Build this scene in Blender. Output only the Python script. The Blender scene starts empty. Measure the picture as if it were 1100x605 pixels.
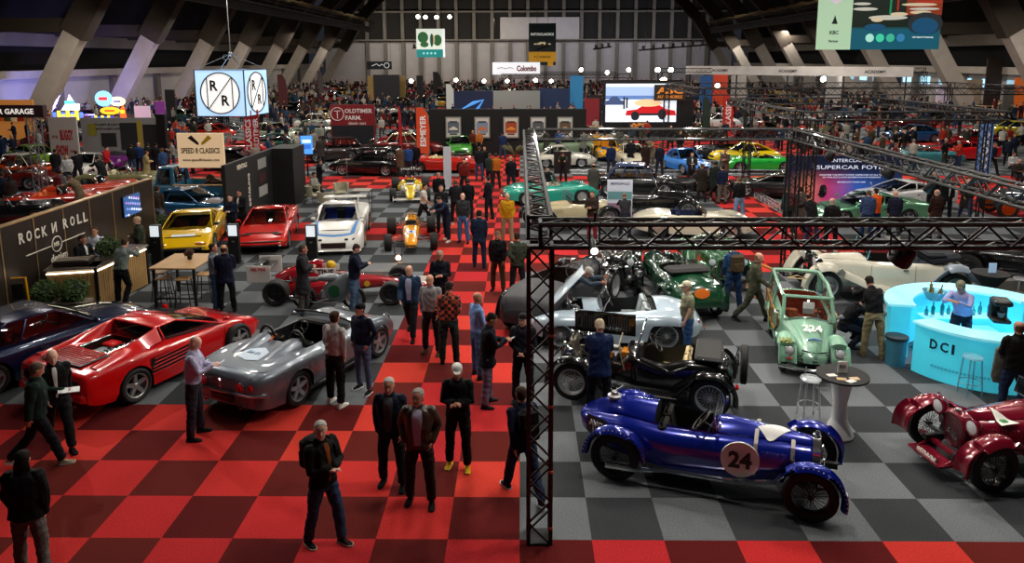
import bpy, bmesh, math, random
import numpy as np
from mathutils import Vector, Matrix, noise
from math import sin, cos, pi, radians, sqrt
random.seed(7)
SC = bpy.context.scene
COL = SC.collection
S = 0.96                      # one carpet tile in metres
CF, CP, CYAW, CROLL, CH, CX, CY, CPY = 788.15, 0.165411477, -0.0112261411, -0.00261313, 6.58236, 0.010345, -9.22515, 194.9146
_cz = np.array([[cos(CYAW), -sin(CYAW), 0], [sin(CYAW), cos(CYAW), 0], [0, 0, 1]])
_M = np.array([[1, 0, 0], [0, -sin(CP), -cos(CP)], [0, cos(CP), -sin(CP)]]) @ _cz
def ray(x, y):
 a, b = x - 550, y - CPY
 c, s = cos(CROLL), sin(CROLL)
 return _M.T @ np.array([(c * a + s * b) / CF, (-s * a + c * b) / CF, 1.0])
def G(x, y, z=0.0):
 """ground (or height z) point seen at photo pixel x, y"""
 r = ray(x, y); t = (z / S - CH) / r[2]
 return ((CX + t * r[0]) * S, (CY + t * r[1]) * S)
def AT(x, y, Y):
 """point on the vertical plane at depth Y seen at photo pixel"""
 r = ray(x, y); t = (Y / S - CY) / r[1]
 return ((CX + t * r[0]) * S, Y, (CH + t * r[2]) * S)
def hgt(x, yf, yh):
 X, Y = G(x, yf); return AT(x, yh, Y)[2]
MATS = {}
def nodes(name):
 m = bpy.data.materials.new(name); m.use_nodes = True
 nt = m.node_tree; b = nt.nodes['Principled BSDF']
 return m, nt, b
def hexc(c):
 if isinstance(c, str):
  c = c.lstrip('#'); c = [int(c[i:i+2], 16) / 255 for i in (0, 2, 4)]
  c = [(x / 12.92 if x <= .04045 else ((x + .055) / 1.055) ** 2.4) for x in c]
 return tuple(c[:3])
def mat(name, col, rough=.6, metal=0., coat=0., spec=.5, emit=0., var=.12, scale=8., bump=0., trans=0., alpha=1., sheen=0.):
 if name in MATS: return MATS[name]
 col = hexc(col)
 m, nt, b = nodes(name)
 b.inputs['Roughness'].default_value = rough
 b.inputs['Metallic'].default_value = metal
 b.inputs['Coat Weight'].default_value = coat
 b.inputs['Coat Roughness'].default_value = .03
 b.inputs['Specular IOR Level'].default_value = spec
 if sheen: b.inputs['Sheen Weight'].default_value = sheen
 b.inputs['Transmission Weight'].default_value = trans
 b.inputs['Alpha'].default_value = alpha
 if var > 0:
  tc = nt.nodes.new('ShaderNodeTexCoord'); n = nt.nodes.new('ShaderNodeTexNoise')
  n.inputs['Scale'].default_value = scale; n.inputs['Detail'].default_value = 4
  mx = nt.nodes.new('ShaderNodeMix'); mx.data_type = 'RGBA'
  mx.inputs[6].default_value = (*[c * (1 - var) for c in col], 1)
  mx.inputs[7].default_value = (*[min(1, c * (1 + var)) for c in col], 1)
  nt.links.new(tc.outputs['Object'], n.inputs['Vector']); nt.links.new(n.outputs['Fac'], mx.inputs[0])
  nt.links.new(mx.outputs[2], b.inputs['Base Color'])
  if emit: nt.links.new(mx.outputs[2], b.inputs['Emission Color'])
  if bump:
   bp = nt.nodes.new('ShaderNodeBump'); bp.inputs['Strength'].default_value = bump; bp.inputs['Distance'].default_value = .03 if name[:5] == 'cloth' else .01
   nt.links.new(n.outputs['Fac'], bp.inputs['Height']); nt.links.new(bp.outputs['Normal'], b.inputs['Normal'])
 else:
  b.inputs['Base Color'].default_value = (*col, 1)
  b.inputs['Emission Color'].default_value = (*col, 1)
 b.inputs['Emission Strength'].default_value = emit
 m.diffuse_color = (*col, 1)
 MATS[name] = m
 return m
def paint(c, metal=0., rough=.22): return c if not isinstance(c, str) else mat('car_paint_%s_%d' % (c.strip('#'), metal * 10), c, rough, metal, coat=1., var=.04, scale=3)
def cloth(c): return mat('cloth_' + c.strip('#'), c, .85, var=.3, scale=9, bump=1., spec=.2)
def glow(c, e, var=0.): return mat('lit_%s_%g' % (c.strip('#'), e), c, .5, emit=e, var=var)
def flat(c, rough=.5, var=.06): return mat('surface_%s_%g' % (c.strip('#'), rough), c, rough, var=var)
def glass_mat(name, tint, op, rough=.02):
 if name in MATS: return MATS[name]
 m, nt, b = nodes(name)
 b.inputs['Base Color'].default_value = (*hexc(tint), 1); b.inputs['Roughness'].default_value = rough
 b.inputs['Specular IOR Level'].default_value = .9; b.inputs['Coat Weight'].default_value = 1
 tr = nt.nodes.new('ShaderNodeBsdfTransparent'); mx = nt.nodes.new('ShaderNodeMixShader')
 lw = nt.nodes.new('ShaderNodeLayerWeight'); lw.inputs['Blend'].default_value = .35
 ma = nt.nodes.new('ShaderNodeMath'); ma.operation = 'MULTIPLY_ADD'; ma.inputs[1].default_value = 1 - op; ma.inputs[2].default_value = op
 out = nt.nodes['Material Output']
 nt.links.new(lw.outputs['Fresnel'], ma.inputs[0]); nt.links.new(ma.outputs[0], mx.inputs[0])
 nt.links.new(tr.outputs[0], mx.inputs[1]); nt.links.new(b.outputs[0], mx.inputs[2]); nt.links.new(mx.outputs[0], out.inputs['Surface'])
 MATS[name] = m; return m
RUB = mat('tyre_rubber', '#141414', .75, var=.25, scale=30)
BLK = mat('satin_black', '#0b0b0c', .45, var=.1)
DARK = mat('dark_cavity', '#070707', .9, var=.1)
CHR = mat('chrome', '#d8dadc', .12, 1., var=.04)
ALU = mat('aluminium', '#a9acb0', .35, 1., var=.08)
GRYM = mat('dull_grey_metal', '#6b6d70', .45, .8, var=.12)
GLS = glass_mat('clear_glass', '#0c1012', .28)
GLD = glass_mat('tinted_glass', '#050607', .6)
SKIN = mat('skin', '#c08a70', .55, var=.08, spec=.3)
WOOD = mat('oak_wood', '#b08a5a', .5, var=.25, scale=3)
LEA = mat('black_leather', '#15130f', .45, var=.2)
WHT = mat('white_plastic', '#e6e6e4', .4, var=.04)
TRUSS = mat('black_truss_metal', '#090909', .5, .1, var=.3, scale=5)
class MB:
 def __init__(s): s.v = []; s.f = []; s.m = []
 def add(s, vs, fs, mi=0):
  o = len(s.v); s.v += [tuple(p) for p in vs]
  for f in fs: s.f.append(tuple(i + o for i in f)); s.m.append(mi)
  return s
 def box(s, c, d, mi=0, rz=0., M=None):
  vs = []
  for x in (-.5, .5):
   for y in (-.5, .5):
    for z in (-.5, .5):
     p = Vector((x * d[0], y * d[1], z * d[2]))
     if M: p = M @ p
     elif rz: p = Matrix.Rotation(rz, 3, 'Z') @ p
     vs.append((p.x + c[0], p.y + c[1], p.z + c[2]))
  return s.add(vs, [(0, 1, 3, 2), (4, 6, 7, 5), (0, 4, 5, 1), (2, 3, 7, 6), (0, 2, 6, 4), (1, 5, 7, 3)], mi)
 def loft(s, rings, mi=0, cap=True, closed=True):
  n = len(rings[0]); o = len(s.v)
  for r in rings: s.v += [tuple(p) for p in r]
  for i in range(len(rings) - 1):
   for j in range(n if closed else n - 1):
    k = (j + 1) % n
    s.f.append((o + i*n + j, o + i*n + k, o + (i+1)*n + k, o + (i+1)*n + j)); s.m.append(mi)
  if cap and closed:
   s.f.append(tuple(o + j for j in range(n))[::-1]); s.m.append(mi)
   e = o + (len(rings) - 1) * n
   s.f.append(tuple(e + j for j in range(n))); s.m.append(mi)
  return s
 def rbox(s, c, d, b=.03, mi=0, rz=0., M=None, taper=1.):
  x, y, z = d[0]/2, d[1]/2, d[2]/2; b = min(b, x*.9, y*.9, z*.9)
  rings = []
  for zz, k, tp in ((-z, b, 1), (-z + b, 0, 1), (z - b, 0, taper), (z, b, taper)):
   X, Y = (x - k) * tp, (y - k) * tp; q = b * .7
   ring = [(X - q, -Y), (X, -Y + q), (X, Y - q), (X - q, Y), (-X + q, Y), (-X, Y - q), (-X, -Y + q), (-X + q, -Y)]
   R = []
   for px, py in ring:
    p = Vector((px, py, zz))
    if M: p = M @ p
    elif rz: p = Matrix.Rotation(rz, 3, 'Z') @ p
    R.append((p.x + c[0], p.y + c[1], p.z + c[2]))
   rings.append(R)
  return s.loft(rings, mi)
 def tube(s, pts, r, n=6, mi=0, cap=True, up=None):
  pts = [Vector(p) for p in pts]
  R = r if isinstance(r, (list, tuple)) else [r] * len(pts)
  rings = []; prev = None
  for i, p in enumerate(pts):
   d = (pts[min(i+1, len(pts)-1)] - pts[max(i-1, 0)])
   if d.length < 1e-7: d = Vector((0, 0, 1))
   d.normalize()
   a = Vector(up) if up is not None else (prev if prev is not None else (Vector((0, 0, 1)) if abs(d.z) < .9 else Vector((1, 0, 0))))
   u = a - d * a.dot(d)
   if u.length < 1e-5: u = d.orthogonal()
   u.normalize(); w = d.cross(u); prev = u
   rr = R[i]; ra, rb = rr if isinstance(rr, (tuple, list)) else (rr, rr)
   rings.append([p + u * (cos(2*pi*(k+.5)/n) * ra) + w * (sin(2*pi*(k+.5)/n) * rb) for k in range(n)])
  return s.loft(rings, mi, cap)
 def rod(s, a, b, r, n=6, mi=0): return s.tube([a, b], r, n, mi)
 def lathe(s, prof, n=24, c=(0, 0, 0), ax='z', mi=0, closed=False):
  """prof: (radius, axial)"""
  rings = []
  for r, h in prof:
   R = []
   for k in range(n):
    a = 2*pi*k/n; x, y = r*cos(a), r*sin(a)
    if ax == 'z': p = (x, y, h)
    elif ax == 'y': p = (x, h, y)
    else: p = (h, x, y)
    R.append((p[0]+c[0], p[1]+c[1], p[2]+c[2]))
   rings.append(R)
  if closed: rings.append(rings[0])
  return s.loft(rings, mi, cap=not closed)
 def ball(s, c, r, n=10, mi=0, k=6):
  rx, ry, rz = r if isinstance(r, (tuple, list)) else (r, r, r)
  rings = []
  for i in range(k + 1):
   t = -pi/2 + pi * (i if 0 < i < k else (.12 if i == 0 else k - .12)) / k
   rings.append([(c[0] + rx*cos(t)*cos(2*pi*j/n), c[1] + ry*cos(t)*sin(2*pi*j/n), c[2] + rz*sin(t)) for j in range(n)])
  return s.loft(rings, mi)
 def prism(s, poly, thick, M=None, mi=0):
  """poly: 2D outline in local xz, extruded along local y (centered)"""
  n = len(poly); a = [Vector((p[0], -thick/2, p[1])) for p in poly]; b = [Vector((p[0], thick/2, p[1])) for p in poly]
  vs = a + b
  if M: vs = [M @ p for p in vs]
  fs = [tuple(range(n))[::-1], tuple(range(n, 2*n))] + [(i, (i+1) % n, n + (i+1) % n, n + i) for i in range(n)]
  return s.add(vs, fs, mi)
 def poly(s, pts, mi=0): return s.add(pts, [tuple(range(len(pts)))], mi)
 def grid(s, rows, mi=0):
  return s.loft(rows, mi, cap=False, closed=False)
 def mesh(s, name, mats, smooth=True, ang=35):
  me = bpy.data.meshes.new(name); me.from_pydata(s.v, [], s.f)
  for m in (mats if isinstance(mats, (list, tuple)) else [mats]): me.materials.append(m)
  me.polygons.foreach_set('material_index', s.m)
  me.validate()
  bm = bmesh.new(); bm.from_mesh(me); bmesh.ops.recalc_face_normals(bm, faces=bm.faces); bm.to_mesh(me); bm.free()
  if smooth:
   me.polygons.foreach_set('use_smooth', [True] * len(me.polygons))
   me.set_sharp_from_angle(angle=radians(ang))
  return me
 def build(s, name, mats, parent=None, smooth=True, ang=35, loc=None):
  o = bpy.data.objects.new(name, s.mesh(name, mats, smooth, ang)); COL.objects.link(o)
  if parent: o.parent = parent
  if loc: o.location = loc
  return o
def link(name, me, parent=None, loc=None, rot=None):
 o = bpy.data.objects.new(name, me); COL.objects.link(o)
 if parent: o.parent = parent
 if loc is not None: o.location = loc
 if rot is not None: o.rotation_euler = rot
 return o
def tag(o, label, cat, group=None, kind=None):
 if label: o['label'] = label
 if cat: o['category'] = cat
 if group: o['group'] = group
 if kind: o['kind'] = kind
 return o
def thing(name, label, cat, loc=(0, 0, 0), rz=0., group=None):
 o = bpy.data.objects.new(name, None); COL.objects.link(o); o.location = loc; o.rotation_euler = (0, 0, rz)
 o.empty_display_size = .2
 return tag(o, label, cat, group)
def struct(o): o['kind'] = 'structure'; return o
def dup(root, loc=None, rz=None, label=None, group=None):
 def cp(o, par):
  c = o.copy(); COL.objects.link(c); c.parent = par
  for ch in list(kids.get(o.name, [])): cp(ch, c)
  return c
 kids = {}
 def walk(o):
  kids[o.name] = list(o.children)
  for ch in o.children: walk(ch)
 walk(root)
 r = cp(root, None)
 if loc is not None: r.location = loc
 if rz is not None: r.rotation_euler = (0, 0, rz)
 if label: r['label'] = label
 if group: r['group'] = group
 return r
_txt = {}
def text_mesh(s, size, mats, bold=0., spacing=1.):
 cu = bpy.data.curves.new('t', 'FONT'); cu.body = s; cu.size = size; cu.align_x = 'CENTER'; cu.align_y = 'CENTER'
 cu.extrude = .004; cu.offset = bold * size; cu.space_character = spacing; cu.resolution_u = 2
 o = bpy.data.objects.new('t', cu); COL.objects.link(o)
 bpy.context.view_layer.update()
 me = bpy.data.meshes.new_from_object(o.evaluated_get(bpy.context.evaluated_depsgraph_get()))
 me.name = 'lettering'; me.materials.clear(); me.materials.append(mats)
 bpy.data.objects.remove(o); bpy.data.curves.remove(cu)
 return me
def lettering(s, size, m, parent, loc, rot=(pi/2, 0, 0), bold=.02, width=None, spacing=1., name='lettering', height=None):
 """upright text facing local -Y by default"""
 me = text_mesh(s, size, m, bold, spacing); xs = [v.co.x for v in me.vertices]; ys = [v.co.y for v in me.vertices]
 w = (max(xs) - min(xs)) or 1; h = (max(ys) - min(ys)) or 1
 sx = width / w if width else 1.; sy = height / h if height else (sx if width else 1.)
 cx, cy = (max(xs) + min(xs)) / 2, (max(ys) + min(ys)) / 2
 for v in me.vertices: v.co.x = (v.co.x - cx) * sx; v.co.y = (v.co.y - cy) * sy
 return link(name, me, parent, loc, rot)
# ================================================================ SETTING
def floor_material(name, light, dark):
 m, nt, b = nodes(name); N = nt.nodes.new; L = nt.links.new
 tc = N('ShaderNodeTexCoord'); sc = N('ShaderNodeVectorMath'); sc.operation = 'SCALE'; sc.inputs['Scale'].default_value = 1 / S
 fl = N('ShaderNodeVectorMath'); fl.operation = 'FLOOR'
 off = N('ShaderNodeVectorMath'); off.operation = 'MULTIPLY_ADD'; off.inputs[1].default_value = (1, 1, 0); off.inputs[2].default_value = (.0001, .0001, .5)
 L(tc.outputs['Object'], sc.inputs[0]); L(sc.outputs[0], off.inputs[0]); L(off.outputs[0], fl.inputs[0])
 sx = N('ShaderNodeSeparateXYZ'); L(fl.outputs[0], sx.inputs[0])
 ad = N('ShaderNodeMath'); ad.operation = 'ADD'; L(sx.outputs[0], ad.inputs[0]); L(sx.outputs[1], ad.inputs[1])
 mo = N('ShaderNodeMath'); mo.operation = 'FLOORED_MODULO'; mo.inputs[1].default_value = 2; L(ad.outputs[0], mo.inputs[0])
 wn = N('ShaderNodeTexWhiteNoise'); wn.noise_dimensions = '3D'; L(fl.outputs[0], wn.inputs['Vector'])
 mx = N('ShaderNodeMix'); mx.data_type = 'RGBA'; mx.inputs[6].default_value = (*hexc(light), 1); mx.inputs[7].default_value = (*hexc(dark), 1)
 L(mo.outputs[0], mx.inputs[0])
 no = N('ShaderNodeTexNoise'); no.inputs['Scale'].default_value = 45; no.inputs['Detail'].default_value = 3; L(tc.outputs['Object'], no.inputs['Vector'])
 big = N('ShaderNodeTexNoise'); big.inputs['Scale'].default_value = .9; L(tc.outputs['Object'], big.inputs['Vector'])
 a1 = N('ShaderNodeMath'); a1.operation = 'MULTIPLY_ADD'; a1.inputs[1].default_value = .26; a1.inputs[2].default_value = .72; L(wn.outputs['Value'], a1.inputs[0])
 a2 = N('ShaderNodeMath'); a2.operation = 'MULTIPLY_ADD'; a2.inputs[1].default_value = 1.1; L(no.outputs['Fac'], a2.inputs[0]); L(a1.outputs[0], a2.inputs[2])
 a3 = N('ShaderNodeMath'); a3.operation = 'MULTIPLY_ADD'; a3.inputs[1].default_value = .2; L(big.outputs['Fac'], a3.inputs[0]); L(a2.outputs[0], a3.inputs[2])
 a4 = N('ShaderNodeMath'); a4.operation = 'SUBTRACT'; a4.inputs[1].default_value = .5; L(a3.outputs[0], a4.inputs[0])
 vm = N('ShaderNodeVectorMath'); vm.operation = 'SCALE'; L(mx.outputs[2], vm.inputs[0]); L(a4.outputs[0], vm.inputs['Scale'])
 hs = N('ShaderNodeHueSaturation'); h1 = N('ShaderNodeMath'); h1.operation = 'MULTIPLY_ADD'; h1.inputs[1].default_value = .008; h1.inputs[2].default_value = .496; L(wn.outputs['Value'], h1.inputs[0]); L(h1.outputs[0], hs.inputs['Hue']); L(vm.outputs[0], hs.inputs['Color'])
 L(hs.outputs[0], b.inputs['Base Color']); b.inputs['Roughness'].default_value = .95; b.inputs['Specular IOR Level'].default_value = .1
 bp = N('ShaderNodeBump'); bp.inputs['Strength'].default_value = .35; bp.inputs['Distance'].default_value = .01
 L(no.outputs['Fac'], bp.inputs['Height']); L(bp.outputs[0], b.inputs['Normal'])
 return m
RED = floor_material('red_carpet_tiles', '#c2322c', '#5c1a17')
GREY = floor_material('grey_carpet_tiles', '#6b6f72', '#393c3e')
def region(i, j):
 if j >= 47: # far halls: red aisles between stands
  if -4 <= i < 0 or (j - 47) % 14 < 3 or i in (18, 19, -22, -23): return 0
  return 1
 if j < 0: return 0
 if 28 <= j < 32: return 0
 if -3 <= i < 0: return 0
 if i < -3:
  if j < 4: return 0
  if 17 <= j < 20: return 0
  if j >= 32 and i < -13 and j < 40: return 0
  return 1
 if 13 <= j < 16: return 0
 if 16 <= j < 28:
  if 9 <= i < 12 or 20 <= i < 24: return 0
 if j >= 42 and 10 <= i < 22: return 0
 if 32 <= j < 42 and 17 <= i < 22: return 0
 return 1
def make_floor():
 mb = MB(); X0, X1, Y0, Y1 = -60, 66, -14, 192
 for j in range(Y0, Y1):
  run = X0; cur = region(X0, j)
  for i in range(X0 + 1, X1 + 1):
   r = region(i, j) if i < X1 else -1
   if r != cur:
    mb.poly([(run*S, j*S, 0), (i*S, j*S, 0), (i*S, (j+1)*S, 0), (run*S, (j+1)*S, 0)], cur); run = i; cur = r
 o = mb.build('floor', [RED, GREY], smooth=False); struct(o)
make_floor()
YB = 182.0
CONC = mat('pale_concrete', '#a0978c', .85, var=.18, scale=1.2, bump=.3)
CONB = mat('brown_painted_concrete', '#31281e', .85, var=.3, scale=1.5)
WALLM = mat('off_white_wall_paint', '#a8a3a0', .9, var=.15, scale=.5)
DKW = mat('dark_brown_cladding', '#1d1a16', .9, var=.3, scale=.4)
PILM = mat('pilaster_paint', '#6d675e', .9, var=.2, scale=.6)
BLKC = mat('black_ceiling_boards', '#0b0a0a', .95, var=.3, scale=.3)
def wbox(name, c, d, m, M=None):
 return struct(MB().box(c, d, 0, M=M).build(name, m, smooth=False))
wbox('wall_back', (2, YB, 5.5), (104, .4, 11), WALLM)
wbox('wall_back_upper', (2, YB - .1, 21), (104, .5, 20), DKW)
mb = MB()
for k in range(-9, 11):
 mb.box((2 + k * 4.55, YB - .6, 5.5), (.9, .8, 11))
for k in range(-9, 11):
 mb.box((2 + k * 4.55, YB - .7, 21), (.8, .8, 20))
struct(mb.build('trim_1', PILM, smooth=False))
mb = MB(); mb.box((2, YB - 1.2, 11.1), (100, 1.6, .35)); mb.box((2, YB - 1.2, 18.1), (100, 1.6, .4)); mb.box((2, YB - 1.2, 25), (100, 1.6, .4))
struct(mb.build('trim_2', PILM, smooth=False))
wbox('trim_3', (5, YB - 1.25, 14), (33*.0+20, .5, 5.4), WALLM)
wbox('wall_left', (-52, 84, 2.2), (.4, 200, 4.6), WALLM)
wbox('wall_right', (56, 84, 2.2), (.4, 200, 4.6), WALLM)
for nm, x in (('left', -52), ('right', 56)):
 s = -1 if x < 0 else 1
 wbox('trim_4' if s < 0 else 'trim_5', (x - s * .5, 84, 4.85), (1.6, 200, .8), CONC)
 wbox('wall_%s_gallery' % nm, (x + s * 3, 84, 6.5), (.3, 200, 3), BLKC)
 wbox('wall_%s_clerestory' % nm, (x + s * 1, 84, 8.5), (.3, 200, 1.4), PILM)
 wbox('wall_%s_upper' % nm, (x + s * 1, 84, 20), (.3, 200, 21.6), BLKC)
 mb = MB()
 for k in range(17): mb.box((x - s * .4, -6 + k * 11.3, 2.2), (.7, 1.1, 4.4))
 struct(mb.build('trim_6' if s < 0 else 'trim_7', PILM, smooth=False))
 n = 0
 for k in range(34 if s > 0 else 10):
  y = (20 + k * 4.6)
  n += 1
  w = struct(MB().box((x - s * .28, y, 3.3), (.12, 2.3, 1.0)).build('window_%d' % (n + (0 if s > 0 else 40)), glow('#9fd0e8', 1.6 if k % 3 else .6), smooth=False))
wbox('ceiling', (2, 84, 31), (112, 204, .4), BLKC)
mb = MB()
for k in range(26): mb.box((2, -8 + k * 7.5, 29.8), (104, .5, 1.4))
struct(mb.build('trim_8', CONB, smooth=False))
def arch_leg(side, Y):
 s = side; X0, X1 = (-47.4, -42.2) if s < 0 else (51.6, 46.2)
 root = thing('roof_arch', 'x', 'arch')
 def sec(x, z, w, d, dx, dz):   # section perpendicular to the direction of the beam in xz
  n = Vector((-dz, 0, dx)).normalized()
  c = Vector((x, Y, z)); a = n * w / 2; b = Vector((0, d / 2, 0))
  return [c - a - b, c + a - b, c + a + b, c - a + b]
 dx, dz = X1 - X0, 8.7
 lo = MB(); lo.loft([sec(X0, 0, 1.75, 1.3, dx, dz), sec(X1, 8.7, 1.75, 1.3, dx, dz)])
 n2 = Vector((-dz, 0, dx)).normalized()
 lo.build('pale_lower_leg', CONC, root, smooth=False)
 up = MB(); rings = []
 pts = [(X1, 8.7), (X1 - s * 4.3, 15.6), (X1 - s * 10, 21.5), (X1 - s * 18, 26.2), (X1 - s * 30, 29), (X1 - s * 44.3, 30)]
 for i, p in enumerate(pts):
  a = pts[max(0, i-1)]; b = pts[min(len(pts)-1, i+1)]
  rings.append(sec(p[0], p[1], 2.3, 1.5, b[0]-a[0], b[1]-a[1]))
 up.loft(rings); up.build('brown_upper_leg', CONB, root, smooth=False)
 br = MB()  # horizontal bracket to the side wall
 br.box((X1 + s * 5.5, Y, 9.6), (11.5, .8, 1.3)); br.build('bracket', CONB, root, smooth=False)
 return root
ARCH_Y = [47, 61.7, 76, 91.6, 105.6, 121.4, 136, 152, 168]
ORD = ['first', 'second', 'third', 'fourth', 'fifth', 'sixth', 'seventh', 'eighth', 'ninth', 'tenth']
for k, Y in enumerate(ARCH_Y):
 for s in (-1, 1):
  r = arch_leg(s, Y - (0 if k else 0)); del r['category']; del r['label']; r['kind'] = 'structure'
  r['label'] = 'sloping concrete roof arch leg, %s from the near end of the %s row' % (ORD[k], 'left' if s < 0 else 'right')
ROPE = mat('rolled_hessian_fabric', '#6d6247', .95, var=.5, scale=2, bump=.6)
for s, X, Z in ((-1, -30, 13.6), (1, 38.5, 13.3)):
 c = thing('catwalk', 'suspended roof catwalk with rolled beige fabric along its edge, %s side of the hall' % ('left' if s < 0 else 'right'), 'catwalk', (X, 62, Z))
 mb = MB(); mb.box((0, 0, -1.1), (1.6, 160, .15)); mb.box((-.8, 0, -.2), (.08, 160, .08)); mb.box((.8, 0, -.2), (.08, 160, .08))
 for k in range(80): mb.box((-.8, -80 + 2*k, -.6), (.06, .06, 1)); mb.box((.8, -80 + 2*k, -.6), (.06, .06, 1))
 mb.box((0, 0, -1.6), (.3, 160, .8)); mb.build('walkway', TRUSS, c, smooth=False)
 rp = MB(); pts = [(s * -.6 + .12 * sin(k * 1.7), -80 + k * 1.6, .15 + .1 * sin(k * 2.3)) for k in range(101)]
 rp.tube(pts, [.26 + .08 * sin(k * 1.1) for k in range(101)], 7); rp.build('fabric_roll', ROPE, c)
def panel(name, a, b, h, t, m, label=None, cat='partition wall', group=None, z0=0., parent=None):
 """upright panel between two ground points"""
 a, b = Vector((*a, 0)), Vector((*b, 0)); d = b - a; L = d.length; ang = math.atan2(d.y, d.x)
 o = MB().box((0, 0, h / 2), (L, t, h)).build(name, m, parent, smooth=False)
 c = (a + b) / 2; o.location = (c.x, c.y, z0); o.rotation_euler = (0, 0, ang)
 if label: tag(o, label, cat, group)
 return o
def truss_mb(a, b, w, mb=None, r=.022, seg=None, up=(0, 0, 1)):
 """square lattice truss between two points"""
 mb = mb or MB(); a, b = Vector(a), Vector(b); d = b - a; L = d.length; d.normalize()
 u = Vector(up); u = (u - d * u.dot(d))
 u = u.normalized() if u.length > 1e-3 else Vector((1, 0, 0)); v = d.cross(u)
 cs = [u * w/2 + v * w/2, u * w/2 - v * w/2, -u * w/2 - v * w/2, -u * w/2 + v * w/2]
 for c in cs: mb.rod(a + c, b + c, r, 6)
 n = max(1, round(L / (seg or w * 1.1)))
 for k in range(n):
  p, q = a + d * L * k / n, a + d * L * (k + 1) / n
  for i in range(4):
   c0, c1 = cs[i], cs[(i+1) % 4]
   if k % 2: c0, c1 = c1, c0
   mb.rod(p + c0, q + c1, r * .55, 4)
 for p in (a, b):
  for i in range(4): mb.rod(p + cs[i], p + cs[(i+1) % 4], r, 4)
 return mb
def gantry(label, X0, X1, Y0, Y1, z, w, towers, sides='flbr', r=.03):
 g = thing('truss_gantry', label, 'lighting truss', (X0, Y0, 0))
 def T(nm, a, b, up=(0, 0, 1)):
  mb = truss_mb((a[0]-X0, a[1]-Y0, a[2]), (b[0]-X0, b[1]-Y0, b[2]), w, r=r, up=up); mb.build(nm, TRUSS, g)
 zc = z - w / 2
 if 'f' in sides: T('front_beam', (X0, Y0, zc), (X1, Y0, zc))
 if 'b' in sides: T('back_beam', (X0, Y1, zc), (X1, Y1, zc))
 if 'l' in sides: T('side_beam', (X0, Y0 + w, zc), (X0, Y1 - w, zc))
 if 'r' in sides: T('side_beam', (X1, Y0 + w, zc), (X1, Y1 - w, zc))
 for tx, ty in towers: T('tower', (tx, ty, 0), (tx, ty, z - w), up=(1, 0, 0))
 for tx, ty in towers: MB().box((tx - X0, ty - Y0, .012), (w * 1.12, w * 1.12, .02)).build('base_plate', TRUSS, g, smooth=False)
 return g
G1 = gantry('big black box truss frame on a slim lattice tower, around the vintage cars', .26, 7.9, .05, 12.2, 4.32, .29, [(.26, .05), (7.9, 12.2)])
mb = MB()
for z in (.25, 1.05, 1.95, 2.9): mb.box((.145, -.16, z), (.05, .05, .03));
mb.build('cable_tie', glow('#e0551c', 0), G1, smooth=False)
gantry('black truss frame standing around the pale platform of the far right supercars', 10.2, 17.6, 17.8, 27.2, 4.4, .29, [(10.6, 17.8), (17.6, 19.0), (11.2, 27.2)])
gantry('long black truss frame over the row of stands behind the green sports car', 10.5, 30.5, 33.5, 44, 4.6, .35, [(30.5, 33.5), (30.5, 44), (10.5, 44)])
gantry('black lamp truss over the far stand left of the white fascia', -2, 12, 72, 84, 4.7, .45, [(-2, 72), (12, 72), (12, 84)], sides='fb', r=.04)
gantry('black lamp truss in front of the white fascia, far right', 16, 46, 62, 76, 5.2, .45, [(16, 76), (32, 76), (46, 76)], sides='b', r=.04)
LAMPB = []
def lamp_fixture(x, y, z, e, label, tilt=.5, az=0., col='#fff1d8', size=.14):
 t = thing('stage_lamp', label, 'lamp', (x, y, z), az)  # shared by the overhead lamps and the floor lamp; no cables are built
 mb = MB(); R = Matrix.Rotation(tilt, 4, 'X')
 prof = [(size * .55, .26), (size * .8, .2), (size, .02), (size, 0), (size * .9, .0)]
 mb.lathe(prof, 12); o = mb.build('housing', BLK, t); o.rotation_euler = (tilt, 0, 0)
 l = MB().lathe([(.001, -.014), (size * .88, -.012), (size * .88, .03)], 12).build('lens', glow(col, e), t); l.rotation_euler = (tilt, 0, 0)
 h = MB(); h.rod((size * 1.2, 0, .1), (size * 1.2, 0, .38), .012); h.rod((-size * 1.2, 0, .1), (-size * 1.2, 0, .38), .012); h.rod((-size * 1.2, 0, .38), (size * 1.2, 0, .38), .012); h.rod((0, 0, .36), (0, 0, .48), .02)
 for sx in (-1, 1): h.rod((sx * size * .9, 0, .1), (sx * size * 1.2, 0, .1), .015)
 h.build('yoke', BLK, t)
 return t
def area(x, y, z, size, power, col=(1, .93, .84), rot=(0, 0, 0), sy=None, spread=180):
 l = bpy.data.lights.new('area_light', 'AREA'); l.energy = power; l.size = size; l.color = col
 if sy: l.shape = 'RECTANGLE'; l.size_y = sy
 l.spread = radians(spread)
 o = bpy.data.objects.new('area_light', l); COL.objects.link(o); o.location = (x, y, z); o.rotation_euler = rot; return o
def spot(p, q, power, ang=40, blend=.4, r=.15, col=(1, .95, .88)):
 l = bpy.data.lights.new('spot_light', 'SPOT'); l.energy = power; l.spot_size = radians(ang); l.spot_blend = blend; l.shadow_soft_size = r; l.color = col
 o = bpy.data.objects.new('spot_light', l); COL.objects.link(o); o.location = p
 o.rotation_euler = (Vector(q) - Vector(p)).to_track_quat('-Z', 'Y').to_euler(); return o
w = bpy.data.worlds.new('hall_air'); SC.world = w; w.use_nodes = True
w.node_tree.nodes['Background'].inputs[0].default_value = (.75, .8, 1, 1); w.node_tree.nodes['Background'].inputs[1].default_value = .02
for y in (15, 24, 33, 42):
 for x in (-20, -11, -2, 6, 15, 25): area(x + .7 * sin(y), y, 12 + sin(x), .6, 420 if x > -5 or y > 30 else 260)
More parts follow.
